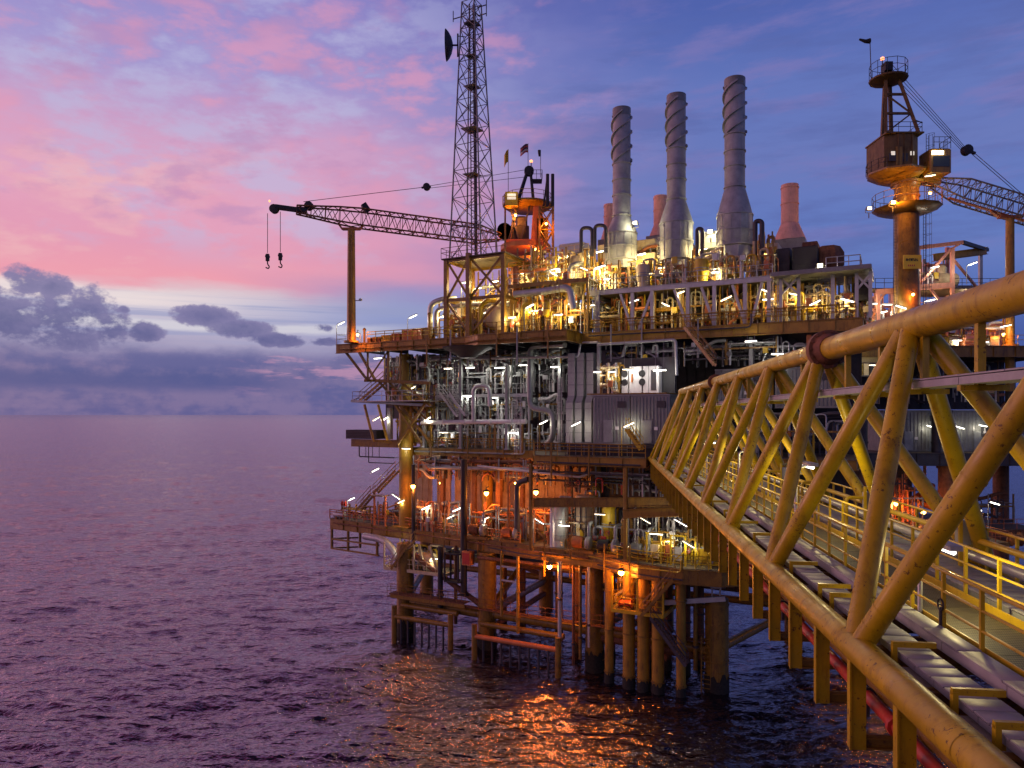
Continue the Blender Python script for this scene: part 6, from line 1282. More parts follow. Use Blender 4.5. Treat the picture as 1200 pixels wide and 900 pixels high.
# pole lamps
SL(400,379,-.0,'slanted tube lamp on a pole at the seaward tip of the top deck',(1,0,.3),120,'pole',base=33.2,group=G)
SL(484,371,.3,'slanted tube lamp on a pole above the orange boxes of the top deck',(1,0,.3),120,'pole',base=33.2,group=G)
SL(440,551,3.2,'slanted tube lamp on a tall pole at the landing of the outside flights',T,90,'pole',base=18.0,group=G)
SL(412,585,5.5,'slanted tube lamp on a pole at the seaward corner of the cellar deck',T,120,'pole',base=11.8,group=G)
SL(464,582,3.8,'tilted tube lamp beside the outside flight, upper of a pair',T2,60,'hang',group=G,drop=.2); SL(470,588,3.6,'tilted tube lamp beside the outside flight, lower of a pair',T,60,'hang',group=G,drop=.2)
for px, py, v, lab, tt in [(499,595,2.8,'slanted tube lamp on a pole next to the thin black caisson',T),(528,606,2.4,'slanted tube lamp on a pole ahead of the black caisson, lower of a pair',T),(536,597,2.4,'slanted tube lamp on a pole touching the black caisson, upper of a pair',T),(569,608,1.6,'slanted tube lamp on a pole just beyond the black caisson',T),(632,611,1.0,'down slanting tube lamp under the step of the middle deck',T2)]: SL(px,py,v,lab,tt,80,'pole',base=11.8,group=G)
SL(756,610,-2.2,'down slanting tube lamp close to the stair head of the landing cage',T2,90,'pole',base=11.8,group=G); SL(798,613,-2.4,'down slanting tube lamp under the bridge end',T2,90,'pole',base=11.8,group=G); SL(807,638,-2.6,'down slanting tube lamp beside the yellow frames under the bridge end',T2,110,'pole',base=11.8,group=G)
SL(637,495,3.0,'slanted tube lamp beside the lower bend of the thick grey pipe',T,90,'pole',base=21.2,group=G); SL(675,497,.6,'slanted tube lamp in front of the tall grey ducts',T,110,'pole',base=21.2,group=G); SL(737,498,-1.4,'slanted tube lamp in front of the ribbed containers',T,110,'pole',base=21.2,group=G,m='yellow')
SL(501,491,4.4,'slanted tube lamp at the seaward end of the white header pipe',T,70,'hang',group=G,drop=.2); SL(441,491,2.2,'slanted tube lamp behind the side platform, outer of a pair',T,50,'hang',group=G,drop=.2); SL(451,491,2.4,'slanted tube lamp behind the side platform, inner of a pair',T,50,'hang',group=G,drop=.2); SL(483,455,3.2,'slanted tube lamp above the looped grey pipe of the overhang',T,60,'hang',group=G,drop=.2)
# hung lamps of the middle storey
H = 'hung tube lamps of the middle storey'
for px, py, v, pw, lab in [(443,420,2.5,70,'hung tube lamp under the overhang of the top deck'),(525,432,5,130,'hung tube lamp over the seaward bays of the gallery'),(551,431,5,130,'hung tube lamp over the gallery by the white gooseneck pipe'),(587,431,5,160,'large bright hung tube lamp over the middle of the gallery'),(614,428,5,110,'hung tube lamp just before the thick grey pipe'),(650,430,4,130,'hung tube lamp between the thick grey pipe and the tall ducts'),(736,433,.4,130,'hung tube lamp over the fan cabinets'),(773,434,.4,160,'large bright hung tube lamp over the end of the cabinet room'),(548,464,5.4,90,'hung tube lamp below the gallery inside the gooseneck pipe'),(578,466,5.4,110,'hung tube lamp below the gallery past the gooseneck pipe'),(476,526,3.2,90,'hung tube lamp on the yellow corner column below the middle deck'),(520,507,5.2,90,'hung tube lamp under the white header pipe, seaward'),(600,507,5.2,90,'hung tube lamp under the white header pipe, inland'),(880,400,1.4,80,'hung tube lamp under the top deck behind the bridge chord'),(911,415,3,70,'hung tube lamp under the top deck by the chord flange')]: SL(px,py,v,lab,(1,0,0),pw*1.15,'hang',L=1.6 if 'large' in lab else 1.25,group=H,col=(1,.95,.86),drop=(32.05-Z(px,py,v)) if Z(px,py,v) > 28.6 else .5)
for px, lab in ((717,'short hung lamp at the duct end of the cabinet room'),(700,'short hung lamp over the cream pipework next to the tall ducts')): SL(px,436,.6,lab,(1,0,0),70,'hang',L=.7,group=H)
# upper module
K = 'tube lamps on the top deck'
def TOPL(px,py,v,lab,tt,pw):
    z = Z(px,py,v); g = (1,.72,.3)
    if px >= 692 and v <= 3.6: SL(px,py,3.7,lab,tt,pw*1.15,'hang',group=K,drop=max(.3,ZM-.5-z),col=g,L=1.15)
    else: SL(px,py,v,lab,tt,pw*3.6,'pole',base=38.6 if z > 39.3 and 596 < px < 690 else 33.2,group=K,col=g,L=1.15)
for px, py, v, tt, pw, lab in [(547,331,2.5,(1,0,0),160,'bright lamp high behind the middle leg of the tower base'),(580,330,2.5,(1,0,0),160,'bright lamp high behind the inland brace of the tower base'),(571,365,1.2,T,130,'slanted lamp over the round ended vessel'),(519,371,2.2,(1,0,.2),110,'lamp behind the seaward leg of the tower base'),(621,359,1.0,(1,0,.4),150,'slanted lamp on the yellow riser below the crane pedestal'),(632,364,1.0,(1,0,0),120,'lamp beside the yellow riser below the crane pedestal'),(649,316,3.0,(1,0,.1),160,'upper lamp of the bright pair below the lattice mast'),(649,321,3.0,(1,0,-.6),120,'lower lamp of the bright pair below the lattice mast'),(684,315,3.4,T2,150,'slanted lamp below the looped vent pipes'),(703,313,3.8,(1,0,.2),150,'lamp between the vent loops and the shortest stack'),(671,355,1.8,(1,0,.2),130,'lamp where the fat silver pipe turns down'),(692,358,2.6,(1,0,0),130,'lamp at the seaward end of the upper deck posts'),(743,353,3.0,(1,0,.25),130,'lamp on the white post below the shortest stack'),(780,357,3.0,T2,110,'slanted lamp between the braced posts below the turbine casing'),(797,343,3.0,(1,0,.25),130,'lamp below the middle stack'),(851,350,3.0,(1,0,.4),110,'slanted lamp below the tallest stack'),(897,341,2.8,T2,140,'slanted lamp at the inland end of the upper deck'),(900,351,3.2,(1,0,0),110,'level lamp just below the slanted one at the upper deck end'),(931,345,2.6,(1,0,-.3),140,'slanted lamp under the shelter roof by the grey tank casing'),(955,355,3.5,T,110,'upward slanted lamp on the second grey tank casing'),(993,352,2.8,(1,0,-.35),140,'slanted lamp beside the black hung box'),(654,369,.4,(1,0,0),120,'low lamp on the top deck between the crane and the upper deck'),(600,372,.6,(1,0,0),120,'low lamp on the top deck by the inland leg of the tower base')]: TOPL(px,py,v,lab,tt,pw)
for px, py, v, lab in [(760,321,4.0,'lamp among the pipes in front of the first turbine casing'),(712,327,4.0,'lamp at the foot of the shortest stack'),(776,314,4.6,'lamp beside the middle stack casing'),(838,319,4.0,'lamp in front of the second turbine casing'),(875,306,5,'lamp beside the lower casing of the tallest stack')]: SL(px,py,v,lab,(1,0,0),420,'hang',L=.8,group='lamps among the stacks',drop=.3,col=(1,.78,.42))
def flood(F, c, label, power, d=(0,-1,-.3), col=(1,.85,.5)):
    c = Vector(c); t = thing('flood_lamp', label, 'lamp', F, tuple(c), 'flood lamps'); part('case', MB().bbox(c.x-.26,c.x+.26,c.y,c.y+.3,c.z-.2,c.z+.2,.04), M['grey'], t); part('lens', MB().box(c.x-.2,c.x+.2,c.y-.03,c.y-.002,c.z-.14,c.z+.14), M['flood'], t); part('yoke', MB().pipe([(c.x-.36,c.y+.15,c.z),(c.x-.36,c.y+.15,c.z-.45),(c.x+.36,c.y+.15,c.z-.45),(c.x+.36,c.y+.15,c.z)],.03,6,bend=.1).tube((c.x,c.y+.15,c.z-.45),(c.x,c.y+.15,c.z-1.0),.05,6), M['dark'], t)
    if power: lamp_light(t, F, c+Vector((0,-.5,-.15)), col, power)
flood(PF, P(832,271,8), 'square flood lamp on the pale cabin between the middle and tallest stacks', 260); flood(PF, P(744,261,6), 'small flood lamp on a bent arm beside the shortest stack', 160); flood(PF, P(961,311,5), 'small flood lamp over the shelter roof', 120); flood(WF, W(1047,237,75.6), 'dazzling flood lamp on the collar platform of the tall crane', 520, col=(1,.4,.05))
flood(WF, W(1019,244,76), 'small lamp on the outer rim of the tall crane collar', 20, col=(1,.4,.2))
# sodium lamps
sodium_lamp(PF, P(484,570,2.6), 'orange sodium lamp beside the corner column of the cellar storey', 560); sodium_lamp(PF, P(570,578,3.4), 'orange sodium lamp beyond the black caisson', 620); sodium_lamp(PF, P(628,577,2.6), 'orange sodium lamp above the end of the crane runway beam', 600); sodium_lamp(PF, P(661,597,1.2), 'small orange sodium lamp hanging below the runway beam', 260, r=.14); sodium_lamp(PF, P(644,664,-.8), 'orange sodium lamp under the cellar deck by the pale riser', 800, stem=(0,.9,.3), bulb='sodium_hot', r=.24); sodium_lamp(PF, P(728,671,-3.2), 'orange sodium lamp on the corner of the lit landing cage', 320, stem=(0,.6,.2), bulb='sodium_hot')
for px, v, lab in ((516,6.5,'small orange sodium lamp deep behind the wall openings'),(604,6.0,'orange sodium lamp deep behind the gooseneck vents')): sodium_lamp(PF, P(px,566,v), lab, 160, r=.14)
# landing cages
for i,(px,py,lab) in enumerate(((735,672,'tube lamp under the roof of the lit landing cage, seaward'),(752,674,'tube lamp under the roof of the lit landing cage, middle'),(768,675,'tube lamp under the roof of the lit landing cage, by the stairs'))): SL(px,py,-1.2,lab,(1,0,0),260,'hang',group='lamps of the lit landing cage',drop=.3,col=(1,.82,.35))
SL(472,641,2.6,'tube lamp over the stairs of the cream lit hung platform',(1,0,0),170,'hang',group='lamps of the cream lit hung platform',drop=.3); SL(511,655,2.4,'tube lamp over the pale drum of the cream lit hung platform',(1,0,0),170,'hang',group='lamps of the cream lit hung platform',drop=.3)
for px, py, v, lab in ((703,603,-.6,'level tube lamp below the runway beam over the black pump'),(661,616,-.2,'level tube lamp over the orange pump'),(769,626,-3.0,'level tube lamp on a yellow frame at the stair head')): SL(px,py,v,lab,(1,0,0),90,'hang',group='level tube lamps of the cellar deck',drop=.4,m='yellow' if px==769 else 'grey')
# wing
for px, py, Yw, tt, lab, pw in [(1091,500,79.2,(1,0,-.3),'slanted tube lamp on the first wall unit of the crane wing',60),(1125,501,79.2,(1,0,-.3),'slanted tube lamp on the second wall unit of the crane wing',60),(1152,499,79.2,(1,0,-.2),'small tube lamp next to the dark notice board',70),(1166,590,72,(1,0,-.3),'tube lamp on a mast over the small landing, outermost',110),(1145,597,73,(1,0,-.3),'tube lamp on a mast over the small landing, nearer the lifeboat',110),(1140,609,72,(1,0,0),'low tube lamp over the small landing',70),(1092,613,80,(1,0,-.4),'tube lamp below the lifeboat',260),(1140,309,82,(1,0,.35),'slanted tube lamp inside the coral gantry',220),(1096,313,83,(1,0,.2),'lamp over the separator on the coral gantry',260),(1056,360,76.4,(1,0,-.3),'slanted tube lamp at the foot of the tall crane pedestal',140),(1022,356,77,(1,0,0),'level tube lamp on the inland post of the shelter',260),(1040,357,77,(1,0,0),'lamp on the coral portal frame',260),(1122,399,76.5,(1,0,0),'lamp among the yellow rails behind the bridge chord',120),(1153,401,76.5,(1,0,0),'lamp beside the yellow crates behind the bridge chord',110),(1179,382,76.0,(1,0,.2),'lamp on the boom rest of the tall crane',120),(1081,240,76.5,(1,0,.2),'tube lamp under the collar platform rail of the tall crane',120),(1090,206,75.6,(1,0,.15),'tube lamp under the cab of the tall crane',120),(1018,400,74,(1,0,0),'lamp in the yellow lit room behind the chord flange',110),(1024,428,74,(1,0,0),'lower lamp in the yellow lit room behind the chord flange',110)]:
    mast = {1140:39.75 if py<400 else 12,1166:12,1145:12,1096:39.75,1056:32.2,1122:32.2,1153:32.2,1179:32.2,1040:32.2,1022:32.2}.get(px)
    c_ = Vector(W(px,py,Yw)); d_ = Vector(tt).normalized()
    strip_lamp(WF, c_, lab, tt, 1.2, pw, 'pole' if mast else 'hang', (c_.x-d_.x*.6-.12,Yw,mast) if mast else None, 'grey', 'lamps of the crane wing', WARM, .3)

for F_, c_, lab, pw in ((WF,W(604,252,87),'orange sodium lamp under the round platform of the inland crane',420),(WF,W(628,292,86.5),'orange sodium lamp under the turntable of the inland crane',520),(WF,W(640,262,84.6),'orange sodium lamp inside the lattice mast',260),(WF,W(419,392,81.6),'orange sodium lamp at the foot of the seaward boom post',200),(WF,W(1176,392,75.9),'orange sodium lamp at the foot of the tall crane boom post',220),(WF,W(1090,226,75.6),'orange sodium lamp under the boom foot of the tall crane',160),(WF,W(1070,345,76.2),'orange sodium lamp by the notice board on the tall crane pedestal',130)):
    sodium_lamp(F_, c_, lab, pw, group='sodium lamps of the two cranes', r=.15)
# ================================================================ more of the plant
# seaward block behind the braces of the overhang
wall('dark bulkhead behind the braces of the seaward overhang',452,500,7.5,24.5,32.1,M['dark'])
for i,(a,b,v,z0,z1,lab) in enumerate([(450,474,3.6,26.7,29.2,'grey pipework behind the railed side platform'),(472,498,4.2,24.6,28.5,'ochre and grey pipework crossing behind the seaward braces'),(472,500,3.9,29.0,32,'grey pipework over the corner column, just below the top deck'),(463,497,5.0,21.2,24.6,'yellow and ochre pipework around the corner column at floor level')]):
    pipe_bay(lab, PF, U(a,v), U(b,v), v, v+2.2, z0, z1, ['grey','dkochre','olive','lgrey','olive'] if i in (1,3) else ['grey','lgrey','dark'], 700+i, 'pipework of the seaward block', 4, 10, .3)
t = thing('seaward_platform','ochre platform passing behind the corner column halfway up the middle storey','platform',PF,(U(480,3),3,26.6))
part('grating', MB().box(U(455,3),U(503,3),3.0,7,26.5,26.6), M['dkochre'], t); part('edge_beam', MB().hbeam((U(455,3),2.95,26.3),(U(503,3),2.95,26.3),.15,.4,.04), M['olive'], t); rail_part(t,[(U(455,3),3.05,26.6),(U(503,3),3.05,26.6)],M['olive'],sp=1.0)
for i,(a,b,lab) in enumerate([((463,474,2.6),(494,520,2.6),'olive brace crossing in front of the corner column, upper end seaward'),((500,470,2.7),(466,521,2.7),'olive brace crossing in front of the corner column, upper end inland'),((470,448,2.4),(504,475,2.4),'olive brace above the crossed pair on the corner column')]):
    solo('corner_brace', lab, 'brace', PF, MB().beam(P(*a),P(*b),.24,.24), M['olive'], tuple(P(*a)), 'braces by the corner column')
# cellar deck, seaward part
pipe_bay('rusty pipework and valves on the seaward end of the cellar deck', PF, U(398,6.2), U(436,6.2), 6.2, 7.5, 11.8, 13.6, ['orange','rust','dkochre'], 720, None, 2, 8, 0)
pipe_bay('orange lit pipework below the outside flights of the cellar deck', PF, U(440,5.2), U(474,5.2), 5.2, 7, 11.8, 14.4, ['orange','rust','dkochre','cream'], 721, None, 3, 9, .3)
c = P(403,590,5.8); t = thing('alarm_horn','red alarm horn on a stub post at the seaward corner of the cellar deck','alarm horn',PF,(c.x,c.y,11.8)); part('horn', MB().lathe((c.x,c.y,c.z),[(.15,-.3),(.32,-.25),(.2,0),(.36,.3),(.3,.34)],14,'x'), M['red'], t); part('post', MB().tube((c.x,c.y,11.8),(c.x,c.y,c.z-.15),.06,6), M['dkochre'], t)
c = P(398,600,5.9); t = thing('life_raft','pale life raft drum on the rim of the cellar deck','life raft',PF,(c.x-.6,c.y,12)); part('drum', MB().lathe((c.x-.9,c.y,12.35),[(.2,0),(.38,.08),(.4,.2),(.4,1.6),(.38,1.72),(.2,1.8)],16,'x'), M['lgrey'], t); part('cradle', MB().box(c.x-.5,c.x-.4,c.y-.3,c.y+.3,11.81,12.0).box(c.x+.3,c.x+.4,c.y-.3,c.y+.3,11.81,12.0), M['dkochre'], t)
# cable trays slung under the middle deck
for i,(pa,pb,v,z,lab) in enumerate([(492,622,4.9,19.5,'dark cable tray slung under the seaward half of the middle deck'),(505,618,6.5,18.7,'second dark cable tray slung behind the first under the middle deck'),(630,756,-1.4,19.4,'dark cable tray slung under the stepped half of the middle deck'),(635,800,1.5,18.3,'dark cable tray crossing above the runway beam')]):
    k = MB().box(U(pa,v),U(pb,v),v,v+.7,z,z+.14); t = thing('ceiling_tray', lab, 'cable tray', PF, (U(pa,v),v,z), 'cable trays under the middle deck'); part('tray', k, M['dark'], t); k = MB(); u = U(pa,v)+.8
    while u < U(pb,v): k.tube((u,v+.02,z),(u,v+.02,20.2),.04,6); u += 2.2
    part('rods', k, M['dark'], t, kind='stuff')
for px, v, w, lab in [(519,6,.5,'dark stanchion in front of the narrow wall panel'),(556,6.5,.45,'dark stanchion between the black caisson and the broad wall panel'),(585,6,.6,'rusty stanchion in front of the broad wall panel'),(612,5.5,.5,'rusty stanchion where the broad wall panel ends'),(668,5,.5,'rusty stanchion in front of the ribbed wall panel')]: column(px,v,11.8,20.2,w,M['rust'],lab,'stanchions of the cellar storey',tube=False)
t = thing('control_panel','dark square control panel hung high on the broad orange wall','panel',PF,(U(583,9),9,17)); c = P(583,569,9.1); part('case', MB().bbox(c.x-.7,c.x+.7,8.9,9.3,c.z-.7,c.z+.7,.03), M['dark'], t); part('screen', MB().box(c.x-.45,c.x+.45,8.86,8.898,c.z-.1,c.z+.45), M['black'], t)
# hung platform details
for i,(a,b) in enumerate([(478,486),(491,498),(503,513)]):
    solo('slanted_brace', ['cream slanted brace on the hung platform next to its stairs','cream slanted brace in the middle of the hung platform','cream slanted brace at the inland end of the hung platform'][i], 'brace', PF, MB().beam((U(a,2),2,10.4),(U(b,2),2,7.62),.22,.22), M['cream'], (U(b,2),2,7.6), 'cream braces of the hung platform')
pipe_bay('cream lit pipework at the back of the hung platform', PF, U(470,3.6), U(516,3.6), 3.6, 4.4, 7.6, 10.3, ['cream','cream','yellow','dkochre'], 730, None, 3, 10, 0)
pipe_bay('yellow lit pipework inside the landing cage above the conductors', PF, U(722,-.6), U(772,-.6), -.6, 1.0, 7.6, 10.4, ['yellow','yellow','ochre','cream'], 731, None, 3, 9, 0)
t = thing('winch_drum','red winch drum on the floor of the lit landing cage','winch',PF,(U(733,-2.4),-2.4,7.6)); c = (U(733,-2.4)-.6,-2.4,8.0); part('drum', MB().lathe(c,[(.38,0),(.38,.08),(.25,.1),(.25,1.1),(.38,1.12),(.38,1.2)],16,'x'), M['red'], t); part('frame', MB().box(c[0]-.1,c[0]+1.3,-2.9,-1.9,7.56,7.66), M['dkochre'], t)
# top deck: closing wall under the upper deck, more lit plant
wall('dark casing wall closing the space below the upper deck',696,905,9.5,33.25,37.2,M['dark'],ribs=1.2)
D = ['cream','ochre','yellow','orange','lgrey','dkochre']
for i,(a,b,v,z0,z1,lab) in enumerate([(524,556,7,33.25,39,'tall cream lit pipework deep behind the tower base, seaward half'),(558,592,7,33.25,41.5,'tall cream lit pipework deep behind the tower base, inland half'),(594,622,7.5,33.25,42,'tall orange lit pipework in front of the crane pedestal'),(624,652,7,33.25,42.5,'tall orange lit pipework deep behind the lattice mast'),(654,692,8,33.25,43,'tall cream lit pipework deep behind the looped vents'),
   (600,626,1.0,33.25,36.4,'yellow lit pipework along the front of the top deck below the crane'),(628,656,.9,33.25,36.6,'yellow lit pipework along the front of the top deck below the lattice mast'),(655,684,2.0,33.25,36.2,'cream lit pipework along the front of the top deck before the upper deck'),(526,548,1.5,33.25,36,'cream lit pipework inside the seaward half of the tower base'),(552,588,1.5,33.25,36.4,'yellow lit pipework inside the inland half of the tower base'),
   (730,770,9,37.6,42.8,'cream lit pipework standing behind the first turbine casing'),(806,842,11,37.6,43,'cream lit pipework standing behind the second turbine casing'),(880,905,9.5,37.6,43,'cream lit pipework standing behind the casing beyond the tallest stack'),(700,724,10,37.6,43,'cream lit pipework standing behind the shortest stack'),(770,800,10,37.6,42.5,'cream lit pipework standing behind the middle stack')]):
    pipe_bay(lab, PF, U(a,v), U(b,v), v, v+2.2, z0, z1, D, 800+i, 'dense lit pipework of the top deck', 5, 13, .4, thick=.9)
for i,(px0,px1,y,v,lab) in enumerate([(735,770,318,6,'yellow railed ledge on the front of the first turbine casing'),(770,806,300,8,'cream railed ledge on the front of the middle stack casing'),(806,842,312,7,'yellow railed ledge on the front of the second turbine casing'),(882,906,300,6.5,'yellow railed ledge beside the tallest stack'),(640,690,300,7,'cream railed ledge behind the looped vents'),(596,640,318,4,'orange railed ledge below the crane turntable')]):
    t = thing('ledge', lab, 'ledge', PF, (U(px0,v),v,Z(px0,y,v)), 'railed ledges of the top side'); z = Z((px0+px1)/2,y,v); part('grating', MB().box(U(px0,v),U(px1,v),v,v+1.1,z-.08,z), M['lgrey'], t); mm_ = M[['yellow','cream','yellow','yellow','cream','orange'][i]]; rail_part(t,[(U(px0,v),v,z),(U(px1,v),v,z)],mm_,sp=.9,r=.04); part('toe_plate', MB().box(U(px0,v),U(px1,v),v-.03,v-.002,z-.12,z+.2), mm_, t)
tank(545,5,33.2,.9,4.6,M['cream'],'cream lit vessel behind the middle leg of the tower base'); tank(640,5.5,33.2,.8,6.4,M['lgrey'],'slim silver vessel below the lattice mast'); tank(676,6,37.4,.8,4.4,M['cream'],'cream vessel between the vent loops'); tank(754,4.2,37.45,.7,2.4,M['cream'],'small cream vessel on the upper deck in front of the first casing'); tank(822,4.4,37.45,.7,2.4,M['yellow'],'small yellow vessel on the upper deck in front of the second casing')
casing(655,684,8.5,283,300,M['lgrey'],'pale lit cabin beyond the lattice mast',3,'cabin','cabin'); casing(700,735,11,283,308,M['cream'],'cream box casing behind the shortest stack',4); casing(768,806,12,280,308,M['cream'],'cream box casing behind the middle stack',4); casing(842,880,11.5,290,312,M['cream'],'cream box casing behind the tallest stack',4)
for px, y0, y1, v, r, lab in [(604,312,352,3,.4,'orange barrel strainer below the crane'),(640,352,372,.9,.35,'yellow lit drum on the front of the top deck'),(664,318,336,2.5,.45,'orange lit drum under the grey pipe bend')]:
    u, za, zb_ = U(px,v), Z(px,y1,v), Z(px,y0,v); t = thing('strainer', lab, 'vessel', PF, (u,v,za)); part('shell', MB().lathe((u,v,0),[(r*.4,za),(r,za+.2),(r,zb_-.2),(r*.4,zb_)],16), M['orange' if 'orange' in lab else 'yellow'], t); part('band', MB().tube((u,v,(za+zb_)/2-.06),(u,v,(za+zb_)/2+.06),r+.05,16), M['dkochre'], t); part('stand', MB().tube((u,v,max(33.2,za-3)),(u,v,za),.12,8), M['dkochre'], t)
for px, py, v, pw, lab in [(612,318,4.5,260,'lamp under the turntable of the inland crane'),(664,300,7,260,'lamp on the railed ledge behind the looped vents'),(752,298,5.4,300,'lamp lighting the first turbine casing'),(788,293,8,240,'lamp beside the drum of the middle stack'),(824,292,6.4,300,'lamp lighting the second turbine casing'),(893,294,5.8,260,'lamp on the ledge beside the tallest stack'),(560,338,5,260,'lamp deep behind the tower base'),(703,295,7.4,200,'lamp behind the shortest stack drum')]:
    SL(px,py,v,lab,(1,0,.1),pw*2.4,'pole',base=33.2 if px < 600 else (38.6 if px < 692 else ZM),group='pole lamps high on the top side',col=(1,.72,.3),L=1.0)
# shelter and inland end
for i,(a,b,v,lab) in enumerate([(908,938,4,'cream and grey pipework under the shelter roof, end next to the stacks'),(940,974,4,'cream and yellow pipework in the middle of the shelter'),(1003,1020,5,'orange pipework at the outer post of the shelter')]): pipe_bay(lab, PF, U(a,v), U(b,v), v, v+1.6, 33.25, 36.8, ['cream','lgrey','yellow','coral' if i==2 else 'cream'], 840+i, 'pipework of the roofed shelter', 4, 9, .3)
# wing: lit room behind the flange, crates by the rail
t = thing('lit_room','small yellow lit workroom behind the flange of the bridge chord','workroom',WF,W(1018,430,75.2)); a, b = W(1005,440,75.2), W(1040,392,75.2)
part('back', MB().box(a[0],b[0],76.6,76.75,a[2],b[2]), M['cream'], t); part('floor', MB().box(a[0]-.3,b[0]+.3,74.6,76.6,a[2]-.12,a[2]), M['dark'], t); part('shelf', MB().box(a[0]+.1,b[0]-.1,75.9,76.55,(a[2]+b[2])/2-.06,(a[2]+b[2])/2+.02), M['yellow'], t)
for x in (a[0],b[0]): part('post', MB().beam((x,75,a[2]),(x,75,b[2]+.3),.2,.2), M['lgrey'], t)
for i in range(4): part('locker', MB().bbox(a[0]+.3+i*.68,a[0]+.85+i*.68,75.9,76.5,a[2]+.02,a[2]+1.3,.02), M[['yellow','cream','dark','yellow'][i]], t)
for i,(px,m_,lab) in enumerate([(1105,'yellow','yellow crate by the rail behind the bridge chord'),(1118,'cream','cream crate by the rail behind the bridge chord'),(1136,'orange','orange crate by the rail behind the bridge chord'),(1149,'yellow','second yellow crate by the rail, nearer the boom rest'),(1166,'gwall','grey crate by the rail next to the boom rest')]):
    x, y, z = W(px,405,76.6); t = thing('crate', lab, 'crate', WF, (x,76.6,32.2), 'crates on the crane wing'); part('body', MB().bbox(x-.5,x+.5,76.6,77.5,32.21,33.2,.03), M[m_], t); part('lid', MB().bbox(x-.54,x+.54,76.56,77.54,33.201,33.32,.02), M['dkochre'], t)
k = MB(); q = Vector(W(1163,470,83)); t = thing('floodlit_davit','orange braced davit at the open end of the crane wing','davit',WF,tuple(q)); part('beam', MB().beam(W(1150,464,83),W(1205,461,83),.3,.3), M['orange'], t); part('post', MB().beam(W(1187,463,83),W(1187,485,83),.3,.3), M['orange'], t); part('brace', MB().beam(W(1166,484,83),W(1186,464,83),.22,.22), M['orange'], t); part('brace', MB().beam(W(1206,484,83),W(1188,464,83),.22,.22), M['orange'], t); part('sheave', MB().lathe(Vector(W(1173,487,82.6)),[(.3,-.15),(.7,-.1),(.5,0),(.7,.1),(.3,.15)],16,'y'), M['dark'], t)

# dense steel under the cellar deck and in the splash zone
lower = thing('lower_deck','dark lower deck of beams and plating hung deep under the cellar deck','deck',PF,(18,9,8.6))
part('deck_plate', MB().box(U(500,9),U(870,9),7,17,8.5,8.6), M['dark'], lower)
for v in (7,12): part('edge_beam', MB().hbeam((U(500,v),v,8.2),(U(870,v),v,8.2),.3,.6,.04), M['rust'], lower)
k = MB()
for i in range(12): u = 4+i*2.9; k.hbeam((u,7,8.15),(u,17,8.15),.2,.5,.04)
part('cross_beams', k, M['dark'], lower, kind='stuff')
for i,(px,v) in enumerate(((716,4.5),(738,4.5),(760,4.5),(782,4.5),(804,4.6),(676,5.5),(820,8),(655,9),(590,10),(612,12))):
    u = U(px,v); t = thing('conductor_pipe', ['rusty conductor pipe in the rear row, first past the thick leg','rusty conductor pipe in the rear row, second past the thick leg','rusty conductor pipe in the rear row, third past the thick leg','rusty conductor pipe in the rear row, fourth past the thick leg','rusty conductor pipe in the rear row, beside the short open leg','rusty conductor pipe on the seaward side of the thick leg','rusty conductor pipe deep behind the short open leg','rusty conductor pipe deep behind the pale riser','rusty conductor pipe deep behind the thin ochre risers','rusty conductor pipe at the very back of the jacket'][i], 'conductor pipe', PF, (u,v,0), 'rear conductor pipes'); part('tube', MB().tube((u,v,-4),(u,v,10.6),.42,14), M['rust'], t); part('collar', MB().tube((u,v,5),(u,v,5.15),.52,14), M['dark'], t); growth(t, u, v, .42, 1.3, i+50)
for (px, v), r in zip(((475,2),(571,2),(697,2),(840,1.2)),(.98,.98,.92,1.03)):
    growth(jk, U(px,v), v, r, 1.8, px)
for a, b, lab in [((476,4.0,5.2),(690,2.0,2.6),'rusty diagonal tube of the jacket between the first two legs'),]: pass
def jt(pa, va, za, pb, vb, zb_, r): part('brace', MB().tube((U(pa,va),va,za),(U(pb,vb),vb,zb_),r,10), M['rust'], jk)
jt(475,2,9.8,571,2,4.2,.3); jt(500,20,9.8,640,20,4,.35); jt(640,20,9.8,780,20,4,.35); jt(780,20,9.8,930,20,4,.35); jt(571,2,2.0,640,20,2.0,.35); jt(697,2,3.2,840,1.2,3.0,.42); jt(697,2,2.2,780,20,2.2,.35)
wk2 = thing('boat_walkway','rusty railed walkway behind the seaward fender just above the water','walkway',PF,(U(490,.6),.6,5))
part('grating', MB().box(U(458,.6),U(545,.6),.2,1.6,4.9,5.0), M['rust'], wk2); part('edge_beam', MB().beam((U(458,.2),.15,4.75),(U(545,.2),.15,4.75),.12,.35), M['dkochre'], wk2); rail_part(wk2,[(U(458,.3),.3,5.0),(U(545,.3),.3,5.0)],M['dkochre'],sp=1.1)
for i,(px,v,z0,z1,r,m_,lab) in enumerate([(516,1.2,3.2,10.6,.3,'black','black caisson between the two fenders'),(534,2.5,2.0,10.6,.2,'rust','thin rusty riser between the two fenders'),(680,-.4,1.5,10.6,.16,'dkochre','thin ochre riser just before the thick leg'),(672,.4,.5,10.6,.14,'rust','thin rusty riser between the pale riser and the thick leg'),(690,-1.0,3.0,10.6,.12,'lgrey','thin silver riser against the thick leg'),(815,.5,2.0,10.6,.2,'dkochre','ochre riser between the slim conductor and the short open leg')]): 
    u = U(px,v); t = thing('riser_pipe', lab, 'riser pipe', PF, (u,v,z0), 'thin risers of the jacket'); part('tube', MB().tube((u,v,z0),(u,v,z1),r,10), M[m_], t); part('clamp', MB().tube((u,v,z0+2),(u,v,z0+2.2),r*1.5,10), M['dark'], t)
